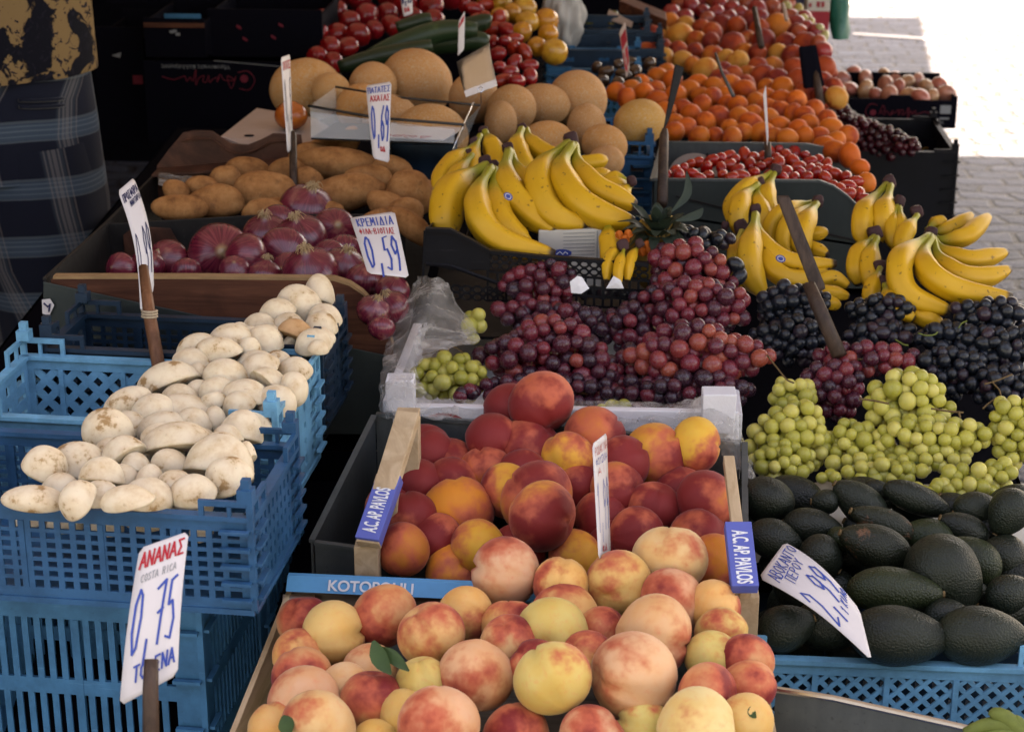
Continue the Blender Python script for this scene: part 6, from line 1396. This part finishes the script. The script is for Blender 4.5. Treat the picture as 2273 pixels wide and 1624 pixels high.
rod('sign_stick', 'dark stick of the black-backed card at the apricot heap', 'stick', [P(1808, 150, 3.86), P(1822, 232, 3.84)], [.008, .009], 'stick_dark')
S5('price_sign', 'dark narrow card on edge between the golden melon and the apricots', [(1498, 142), (1519, 150), (1487, 262), (1470, 300)], 3.06, 'tin_dark')
rod('sign_stick', 'red-brown stick behind the pineapple crown', 'stick', [P(1476, 285, 3.02), P(1474, 300, 3.02), P(1470, 452, 2.86)], [.004, .0075, .0085], 'stick_dark')
rod('sign_stick', 'thin dark stick in the mixed heap, taller', 'stick', [P(1674, 18, 4.4), P(1690, 104, 4.3)], [.006, .008], 'stick_dark')
rod('sign_stick', 'thin slanting metal stick in the apricots', 'stick', [P(1588, 118, 3.75), P(1602, 160, 3.72), P(1628, 214, 3.68)], [.0025, .003, .004], 'tin')
rod('sign_stick', 'short pale stick among the far red apples', 'stick', [P(1738, 10, 4.7), P(1746, 44, 4.6)], [.005, .005], 'card_pink')
S5('price_sign', 'long dark slanted sign board between the banana bunches', [(1722, 434), (1752, 434), (1834, 640), (1806, 655)], 2.50, 'stick_dark')
rod('sign_stick', 'dark brown stick slanting through the black grapes', 'stick', [P(1796, 632, 2.46), P(1812, 670, 2.45), P(1864, 790, 2.42)], [.0085, .0095, .010], 'stick_dark')
mb = MB(bpy.data.objects['price_sign'].location)

# ------------------------------------------------------------------ crates behind the produce
crate('plastic_crate', 'light blue openwork crate holding the kiwis behind the melons', G(1420, 160, .84), 0, .20, .25, .10, 'plastic_teal', front=('square', 14, 6, .5), lift=.01, rim=.008)
crate('plastic_crate', 'navy crate in the gap behind the kiwi card', G(1470, 118, .86), 0, .26, .2, .07, 'plastic_navy', front=('square', 3, 3, .7), lift=.01)
crate('plastic_crate', 'navy crate holding the green figs', G(1440, 72, .87), 0, .18, .2, .05, 'plastic_navy', front=('square', 3, 3, .7), lift=.004)
crate('plastic_crate', 'dark blue crate corner standing between the bananas and the cherry tomatoes', G(1446, 352, .87), 0, .12, .18, .12, 'plastic_blue', front=('square', 3, 3, .5), side=('square', 3, 3, .5), lift=.03)
# woven white sack beside the peppers
def sack_fn(th, ph, v):
    k = 1+.10*math.sin(7*ph+3*v.z)+.07*math.sin(13*ph-5*v.z)+.05*math.sin(9*v.z+4*ph)+.03*math.sin(23*ph)
    return Vector((v.x*.047*k, v.y*.045*k, v.z*.085*(1+.05*math.sin(5*ph))))
v, f = sphere_vf(64, 40, sack_fn)
o = link('white_sack', mesh('white_sack', v, f, True), M['film_white'], None, P(1250, 40, 4.4)); tag(o, 'crumpled white plastic sack beside the yellow peppers', 'sack')
tb = MB(P(1420, 15, 4.7)); tb.box(P(1375, 2, 4.7), P(1480, 45, 4.6)-P(1375, 2, 4.7), (0, .12, 0), (0, 0, -.03)); tag(tb.build('wooden_tray', M['wood_dark'], None, bevel=.002), 'tilted brown wooden tray edge beside the far apples', 'tray')
cs = MB(P(1380, 30, 4.6)); cs.prism([P(1352, 22, 4.62), P(1405, 50, 4.58), P(1402, 62, 4.58), P(1345, 42, 4.62)], (0, .004, 0)); tag(cs.build('card_flap', M['card_pink'], None), 'pale cardboard flap over the green figs', 'card')
# cartons at the far end
def carton(name, label, x0, y0, x1, y1, d, depth, mat, extra=()):
    a, b, c_ = P(x0, y0, d), P(x1, y0, d), P(x0, y1, d); t_ = empty(name, P((x0+x1)/2, y1, d), label, 'carton')
    mb = MB(t_.location); mb.box(a, Vector((b.x-a.x, 0, 0)), (0, depth, 0), (0, 0, c_.z-a.z)); mb.build('body', M[mat], t_, bevel=.003)
    for nm, u0, v0, u1, v1, mt in extra:
        W_, H_ = b.x-a.x, c_.z-a.z; mb = MB(t_.location); mb.box(a+Vector((W_*u0, -.0015, H_*v0)), (W_*(u1-u0), 0, 0), (0, .001, 0), (0, 0, H_*(v1-v0))); mb.build(nm, M[mt], t_)
    return t_
carton('drink_carton', 'white and red carton with small cherry pictures at the far end', 1795, -60, 1846, 128, 5.2, .2, 'card_white', (('red_band', 0, .48, 1, .78, 'card_red'), ('printed_cherry', .08, .38, .2, .43, 'card_red'), ('printed_cherry', .42, .36, .56, .43, 'card_red'), ('printed_cherry', .62, .36, .76, .43, 'card_red')))
carton('blue_carton', 'dark blue carton beside the white and red one', 1746, -60, 1793, 26, 5.3, .2, 'card_blue', (('printed_line', .1, .80, .85, .84, 'ink_grey'), ('printed_line', .2, .72, .8, .75, 'ink_grey')))
gbx = MB(P(1864, 86, 5.6)); n = 10; vs = []
for j in range(9):
    for i in range(n):
        a = 6.283*i/n; p = P(1864, -60+146*j/8, 5.6); rr = .030*(1+.12*math.sin(3*a+j))*(1 if j < 8 else .8); vs.append(p+Vector((rr*math.cos(a), rr*math.sin(a), 0)))
gbx.add(vs, [(j*n+i, j*n+(i+1) % n, (j+1)*n+(i+1) % n, (j+1)*n+i) for j in range(8) for i in range(n)]); tag(gbx.build('green_bag', M['green_plastic'], None, True), 'dark green plastic bag hanging at the far end of the stall', 'bag')
# printed black boxes on the street side
def blackbox(label, x0, x1, y0, y1, d, depth, print_=False, mat='card_black', cut=True, name='fruit_box'):
    a, b, c_ = P(x0, y0, d), P(x1, y0, d), P(x0, y1, d); W_, H_ = b.x-a.x, a.z-c_.z; t_ = empty(name, Vector((a.x+W_/2, a.y, c_.z)), label, 'box'); o = t_.location
    def pt(u, v): return Vector((a.x+W_*u, a.y, a.z-H_*v))
    top = [(0, .10), (.04, .12), (.40, .12), (.44, 0), (.60, 0), (.64, .14), (.94, .16), (.96, 0), (1, .02)] if cut else [(0, 0), (1, 0)]
    mb = MB(o); mb.prism([pt(u, v) for u, v in top]+[pt(1, 1), pt(0, 1)], (0, .005, 0)); mb.build('front_panel', M[mat], t_)
    for nm, u in (('side_panel', 0), ('side_panel', 1)):
        mb = MB(o); x = a.x+W_*u-(.005 if u else 0); mb.box((x, a.y+.0055, c_.z), (.005, 0, 0), (0, depth-.011, 0), (0, 0, H_*.9)); mb.build(nm, M[mat], t_)
    mb = MB(o); mb.box((a.x, a.y+depth-.005, c_.z), (W_, 0, 0), (0, .005, 0), (0, 0, H_*.98)); mb.build('back_panel', M[mat], t_)
    mb = MB(o); mb.box((a.x+.006, a.y+.006, c_.z+.004), (W_-.012, 0, 0), (0, depth-.012, 0), (0, 0, H_*.25)); mb.build('base', M[mat], t_)
    return t_, pt, W_, H_
def logo(t_, pt, W_, H_, u0, u1, v0, v1, flip=False, dim=False):
    red, gry = ('ink_pink', 'ink_grey'); sx = -1 if flip else 1
    X = Vector((sx, 0, 0)); Y = Vector((0, 0, sx)); off = Vector((0, -.0008, 0)); w0 = W_*(u1-u0)
    o_ = (pt(u1, v0) if flip else pt(u0, v1))+off
    h0 = H_*(v1-v0); q = lambda u, v: o_+X*w0*u+Y*h0*v
    mb = MB(t_.location); c = q(.07, .55); k = h0*.16
    mb.prism([c+X*k*math.cos(a*.45)+Y*k*math.sin(a*.45) for a in range(14)], (0, .0005, 0)); mb.build('logo', M[red], t_)
    mb = MB(t_.location); mb.tube(spline([q(.13, .95), q(.02, 1.0), q(-.05, .6), q(.02, .25), q(.14, .3)], 16), h0*.018, 5)
    scr = [[(.16, .45), (.22, .95), (.26, .45), (.18, .62), (.30, .62)], [(.30, .62), (.34, .40), (.38, .70), (.35, .50), (.42, .58), (.46, .72), (.47, .42)], [(.47, .42), (.50, .70), (.54, .66), (.52, .45), (.58, .55), (.62, .82), (.61, .20), (.65, .66), (.68, .50)], [(.68, .50), (.72, .68), (.74, .48), (.80, .55), (.88, .62), (1.0, .50)]]
    for s_ in scr: mb.tube(spline([q(u, v) for u, v in s_], 6*len(s_)), h0*.016, 5)
    mb.build('script_lettering', M[red], t_)
    printed('Υδροπονικές Καλλιέργειες', t_, gry, q(.33 if not flip else .22, .02)+off*.3, X, Y, h0*.22)
fb1, pt, W_, H_ = blackbox('black printed box of flat peaches on the street side', 1862, 2124, 210, 288, 4.72, .3, True); logo(fb1, pt, W_, H_, .26, .80, .28, .86)
mb = MB(fb1.location); mb.box(pt(.86, .55)+Vector((0, -.001, 0)), (W_*.09, 0, 0), (0, .0008, 0), (0, 0, H_*.26)); mb.box(pt(.86, .72)+Vector((0, -.001, 0)), (W_*.08, 0, 0), (0, .0008, 0), (0, 0, H_*.05)); mb.build('printed_badge', M['ink_grey'], fb1)
blackbox('ochre box between the flat peach box and the black crates', 1875, 2086, 290, 312, 4.73, .26, mat='card_yellow', cut=False)
cb2, pt, W_, H_ = blackbox('black box with an orange letter mark under the ochre box', 1880, 2110, 308, 348, 4.55, .3, cut=False); printed('G', cb2, 'card_yellow', pt(.72, .85)+Vector((0, -.001, 0)), (1, 0, 0), (0, 0, 1), .024)
crate('plastic_crate', 'tall black crate topmost beside the cherry tomato tray', G(2124, 343, .635), 0, .30, .34, .165, 'plastic_black', front=('solid', 5, 3, .85), side=('solid', 5, 3, .8), lift=.012)
crate('plastic_crate', 'black crate in the middle of the street-side stack', G(2112, 455, .44), 0, .32, .34, .20, 'plastic_black', front=('solid', 5, 3, .85), side=('solid', 5, 3, .8), lift=.004)
crate('plastic_crate', 'black crate standing on the street under the street-side stack', G(2100, 560, .232), 0, .32, .34, .222, 'plastic_black', front=('solid', 5, 3, .85), side=('solid', 5, 3, .8), lift=.004)
blackbox('large black box on the ground behind the street-side crates', 1800, 2075, 330, 560, 4.9, .35, cut=False)

# ------------------------------------------------------------------ dark back of the stall
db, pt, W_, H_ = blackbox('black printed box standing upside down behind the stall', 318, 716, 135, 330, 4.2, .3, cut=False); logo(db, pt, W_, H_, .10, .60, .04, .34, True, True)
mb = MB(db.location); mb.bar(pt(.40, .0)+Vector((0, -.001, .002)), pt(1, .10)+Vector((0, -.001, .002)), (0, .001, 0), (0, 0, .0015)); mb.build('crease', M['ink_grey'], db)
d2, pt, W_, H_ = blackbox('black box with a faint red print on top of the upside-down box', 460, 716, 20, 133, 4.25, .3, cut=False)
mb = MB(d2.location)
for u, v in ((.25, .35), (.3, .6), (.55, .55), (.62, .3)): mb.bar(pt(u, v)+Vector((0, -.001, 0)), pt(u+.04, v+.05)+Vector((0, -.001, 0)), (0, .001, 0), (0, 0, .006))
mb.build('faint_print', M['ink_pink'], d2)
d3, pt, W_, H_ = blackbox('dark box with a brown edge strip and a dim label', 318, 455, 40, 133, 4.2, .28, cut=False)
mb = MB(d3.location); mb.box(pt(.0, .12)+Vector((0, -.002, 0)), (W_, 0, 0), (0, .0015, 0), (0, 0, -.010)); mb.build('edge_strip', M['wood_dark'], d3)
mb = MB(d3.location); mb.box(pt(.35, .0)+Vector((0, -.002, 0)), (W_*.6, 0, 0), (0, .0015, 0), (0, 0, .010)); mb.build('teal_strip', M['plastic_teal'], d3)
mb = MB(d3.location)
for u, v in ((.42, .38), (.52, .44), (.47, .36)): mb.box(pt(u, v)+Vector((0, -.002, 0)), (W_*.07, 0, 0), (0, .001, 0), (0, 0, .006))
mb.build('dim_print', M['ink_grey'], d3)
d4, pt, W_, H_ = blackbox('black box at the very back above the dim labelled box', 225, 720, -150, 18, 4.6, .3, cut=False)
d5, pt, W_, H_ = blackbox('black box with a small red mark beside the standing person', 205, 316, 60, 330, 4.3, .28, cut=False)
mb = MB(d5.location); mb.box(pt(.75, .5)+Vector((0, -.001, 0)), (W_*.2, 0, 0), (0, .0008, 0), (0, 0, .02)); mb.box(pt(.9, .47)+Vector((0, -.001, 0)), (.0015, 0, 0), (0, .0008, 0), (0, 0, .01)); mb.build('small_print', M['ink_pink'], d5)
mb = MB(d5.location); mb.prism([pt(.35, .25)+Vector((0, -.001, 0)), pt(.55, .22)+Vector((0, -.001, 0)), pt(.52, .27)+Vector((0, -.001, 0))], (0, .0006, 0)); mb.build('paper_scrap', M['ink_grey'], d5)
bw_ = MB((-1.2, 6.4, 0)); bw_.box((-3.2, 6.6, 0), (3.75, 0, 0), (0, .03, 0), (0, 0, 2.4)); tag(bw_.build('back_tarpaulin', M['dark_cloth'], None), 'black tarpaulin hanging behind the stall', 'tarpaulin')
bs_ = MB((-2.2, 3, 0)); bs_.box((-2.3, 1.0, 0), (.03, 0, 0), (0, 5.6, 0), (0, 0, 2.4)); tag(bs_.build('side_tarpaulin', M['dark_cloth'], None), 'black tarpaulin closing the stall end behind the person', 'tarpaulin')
# ------------------------------------------------------------------ the stall keeper in tartan shorts
DP = 3.45
def W3(px, py, back=0.0): return P(px, py, DP)+Vector((0, back, 0))
hipc = P(20, 190, DP); fl = Vector((hipc.x, hipc.y, 0))
pr = None
def skinned(name, joints, edges, radii, mat, parent, lv=2):
    me = bpy.data.meshes.new(name); me.from_pydata([tuple(Vector(j)-(parent.location if parent is not None else fl)) for j in joints], edges, [])
    o = link(name, me, mat, parent, fl if parent is None else None)
    m = o.modifiers.new('skin', 'SKIN'); m.use_smooth_shade = True
    for i, r_ in enumerate(radii): me.skin_vertices[0].data[i].radius = (r_, r_*.8) if not hasattr(r_, '__len__') else r_
    me.skin_vertices[0].data[0].use_root = True
    s = o.modifiers.new('subd', 'SUBSURF'); s.levels = lv; s.render_levels = lv
    return o
x0, y0 = hipc.x, hipc.y
J = [(x0, y0, .98), (x0, y0, 1.15), (x0, y0-.01, 1.35), (x0, y0-.02, 1.48), (x0, y0-.03, 1.56), (x0, y0-.05, 1.66), (x0, y0-.05, 1.76),
     (x0-.19, y0, 1.44), (x0-.25, y0-.06, 1.26), (x0-.22, y0-.20, 1.40), (x0+.19, y0, 1.44), (x0+.25, y0-.06, 1.28), (x0+.12, y0-.20, 1.42),
     (x0-.10, y0, .88), (x0-.11, y0-.02, .48), (x0-.11, y0+.02, .09), (x0-.11, y0-.13, .03), (x0+.10, y0, .88), (x0+.11, y0-.02, .48), (x0+.11, y0+.02, .09), (x0+.11, y0-.13, .03)]
E = [(0, 1), (1, 2), (2, 3), (3, 4), (4, 5), (5, 6), (2, 7), (7, 8), (8, 9), (2, 10), (10, 11), (11, 12), (0, 13), (13, 14), (14, 15), (15, 16), (0, 17), (17, 18), (18, 19), (19, 20)]
R_ = [.115, .115, .13, .065, .055, .085, .07, .062, .045, .034, .062, .045, .034, .085, .058, .038, .035, .085, .058, .038, .035]
M['skin'] = simple('skin', (.42, .23, .15), .55, .3, nscale=30, namt=.1)
pr = skinned('person', J, E, R_, M['skin'], None)
tag(pr, 'person in blue tartan shorts and a leaf-printed shirt behind the stall', 'person')
# hands: palm with five fingers, folded over the belly above the picture edge
for hx, sgn in ((x0-.22, 1), (x0+.12, -1)):
    hz, hy = (1.40, y0-.20) if sgn > 0 else (1.42, y0-.20)
    jj = [(hx, hy, hz), (hx+.045*sgn, hy-.012, hz)]; ee = [(0, 1)]; rr = [.026, .030]
    for k in range(4):
        b = (hx+.075*sgn, hy-.018, hz+.030-.020*k); t1 = (hx+(.105-.004*k)*sgn, hy-.012, hz+.031-.021*k); t2 = (hx+(.125-.010*abs(k-1.3))*sgn, hy+.008, hz+.030-.021*k)
        n = len(jj); jj += [b, t1, t2]; ee += [(1, n), (n, n+1), (n+1, n+2)]; rr += [.0095, .0085, .007]
    n = len(jj); jj += [(hx+.03*sgn, hy-.03, hz+.035), (hx+.055*sgn, hy-.040, hz+.048)]; ee += [(0, n), (n, n+1)]; rr += [.011, .008]
    skinned('hand', jj, ee, rr, M['skin'], pr, 1)
hd = Vector((x0, y0-.05, 1.68))
mb = MB(pr.location); v, f = sphere_vf(20, 14, lambda th, ph, v: Vector((v.x*.088, v.y*.10, v.z*.11))*(1 if v.y > -.2 or v.z > .45 else .9)); mb.add([hd+Vector((0, .012, .035))+p for p in v], f); mb.build('hair', M['dark_cloth'], pr, True)
mb = MB(pr.location); mb.tube([hd+Vector((0, -.083, .02)), hd+Vector((0, -.105, -.015)), hd+Vector((0, -.085, -.025))], [.008, .014, .009], 8); mb.build('nose', M['skin'], pr, True)
for s in (-1, 1):
    mb = MB(pr.location); v, f = sphere_vf(10, 8); mb.add([hd+Vector((.032*s, -.074, .015))+p*.011 for p in v], f); mb.build('eye', M['paper'], pr, True)
    mb = MB(pr.location); mb.add([hd+Vector((.088*s, -.0, -.0))+Vector((p.x*.010, p.y*.02, p.z*.03)) for p in v], f); mb.build('ear', M['skin'], pr, True)
mb = MB(pr.location); mb.tube([hd+Vector((-.024, -.078, -.05)), hd+Vector((0, -.086, -.052)), hd+Vector((.024, -.078, -.05))], [.003, .006, .003], 6); mb.build('mouth', M['card_pink'], pr, True)
# tartan cloth: bands across and down, woven into the material by height and by angle round the leg
t = NT('tartan'); v = t.coord('UV', False); sx = t.n('SeparateXYZ'); t.l(v, sx.inputs[0])
def bands(sock, per, stripes):
    m_ = t.math('FRACT', t.math('DIVIDE', sock, per)); out = None
    for c0, wd in stripes:
        b_ = t.step(t.math('ABSOLUTE', t.math('SUBTRACT', m_, c0)), wd, wd*.72); out = b_ if out is None else t.math('MAXIMUM', out, b_)
    return out
hw = bands(sx.outputs[1], .105, [(.5, .17)]); hl = bands(sx.outputs[1], .105, [(.34, .018), (.43, .012), (.52, .018), (.60, .012), (.67, .026)])
vw = bands(sx.outputs[0], .16, [(.5, .16)]); vl = bands(sx.outputs[0], .16, [(.40, .012), (.46, .020), (.52, .03), (.58, .014), (.66, .012)])
c = t.mix(t.math('MULTIPLY', hw, .75), (.010, .012, .022), (.055, .085, .12)); c = t.mix(t.math('MULTIPLY', vw, .30), c, (.07, .09, .11))
c = t.mix(t.math('MULTIPLY', hl, .35), c, (.16, .20, .23)); c = t.mix(t.math('MULTIPLY', vl, .30), c, (.26, .22, .21))
wv = t.noise(v, 700, 2); t.bump(wv, .1, .001); M['tartan'] = t.fin(c, .9, .1, sheen=.2)
def cloth_tube(mb, levels, n, fold, seed, uv):
    """levels: (cx, cy, z, rx, ry)"""
    r = random.Random(seed); ph = [r.uniform(0, 6) for _ in range(4)]; vs = []
    L = len(levels)
    for j, (cx, cy, z, rx, ry) in enumerate(levels):
        for i in range(n+1):
            a = 2*math.pi*(i % n)/n; k = 1+fold*(j/(L-1)+.25)*(math.sin(5*a+ph[0]+j*.25)+.6*math.sin(9*a+ph[1]-j*.4))
            vs.append((cx+rx*math.cos(a)*k, cy+ry*math.sin(a)*k, z)); uv.append((i/n*(rx+ry)*3.14, z+.004*math.sin(3*a+ph[2])))
    mb.add(vs, [(j*(n+1)+i, j*(n+1)+i+1, (j+1)*(n+1)+i+1, (j+1)*(n+1)+i) for j in range(L-1) for i in range(n)])
def clothobj(name, lev_sets, mat, fold):
    mb = MB(pr.location); uv = []
    for s_, lv in enumerate(lev_sets): cloth_tube(mb, lv, 48, fold, s_+3, uv)
    me = mesh(name, mb.v, mb.f, True); l_ = me.uv_layers.new(name='UVMap')
    for lp in me.loops: l_.data[lp.index].uv = uv[lp.vertex_index]
    o = link(name, me, M[mat], pr); return o
rx = 150*DP/FPX
xr = P(205, 190, DP).x
hipw = xr-x0
clothobj('shorts', [[(x0, y0, 1.04, hipw*.93, .13), (x0, y0, 1.00, hipw*.97, .145), (x0, y0, .94, hipw, .155), (x0, y0, .88, hipw*1.03, .155), (x0, y0, .80, hipw*1.04, .15)],
                    [(x0+hipw*.22, y0, .86, hipw*.80, .148), (x0+hipw*.26, y0, .74, hipw*.82, .142), (x0+hipw*.30, y0-.01, .64, hipw*.80, .138), (x0+hipw*.34, y0-.01, .54, hipw*.74, .130), (x0+hipw*.36, y0-.01, .46, hipw*.70, .125)],
                    [(x0-hipw*.50, y0, .84, hipw*.55, .14), (x0-hipw*.52, y0, .74, hipw*.55, .13), (x0-hipw*.54, y0-.01, .64, hipw*.55, .13), (x0-hipw*.54, y0-.01, .54, hipw*.54, .125), (x0-hipw*.53, y0-.01, .46, hipw*.54, .125)]], 'tartan', .022)
mb = MB(pr.location)
for k in range(2): mb.tube([Vector((x0+hipw*(.42+.42*i/8), y0-.155*math.sqrt(max(.05, 1-(.42+.42*i/8)**2))-.006, .955-.008*i/8-.012*k)) for i in range(9)], .0035, 5)
mb.build('pocket_flap', M['tartan'], pr, True)
# shirt with a print of dark leaves and branches
t = NT('leaf_print_cotton'); v = t.coord('UV', False); n1 = t.noise(v, 11, 5, .6, 1.2); n2 = t.noise(v, 38, 3, .5, 2.5)
c = t.mix(t.step(n1, .50, .53), (.22, .135, .062), (.006, .006, .010)); c = t.mix(t.step(n2, .60, .62), c, (.012, .011, .018)); M['leaf_print'] = t.fin(c, .85, .1)
clothobj('shirt', [[(x0, y0, 1.46, .19, .12), (x0, y0, 1.36, .22, .15), (x0, y0, 1.24, hipw*1.04, .16), (x0, y0, 1.12, hipw*1.05, .165), (x0, y0, 1.04, hipw*1.06, .17), (x0, y0, .985, hipw*1.07, .174)],
                   [(x0+.19, y0, 1.46, .07, .08), (x0+.225, y0-.01, 1.38, .075, .08), (x0+.245, y0-.02, 1.30, .078, .085)], [(x0-.19, y0, 1.46, .07, .08), (x0-.225, y0-.01, 1.38, .075, .08), (x0-.245, y0-.02, 1.30, .078, .085)]], 'leaf_print', .02)
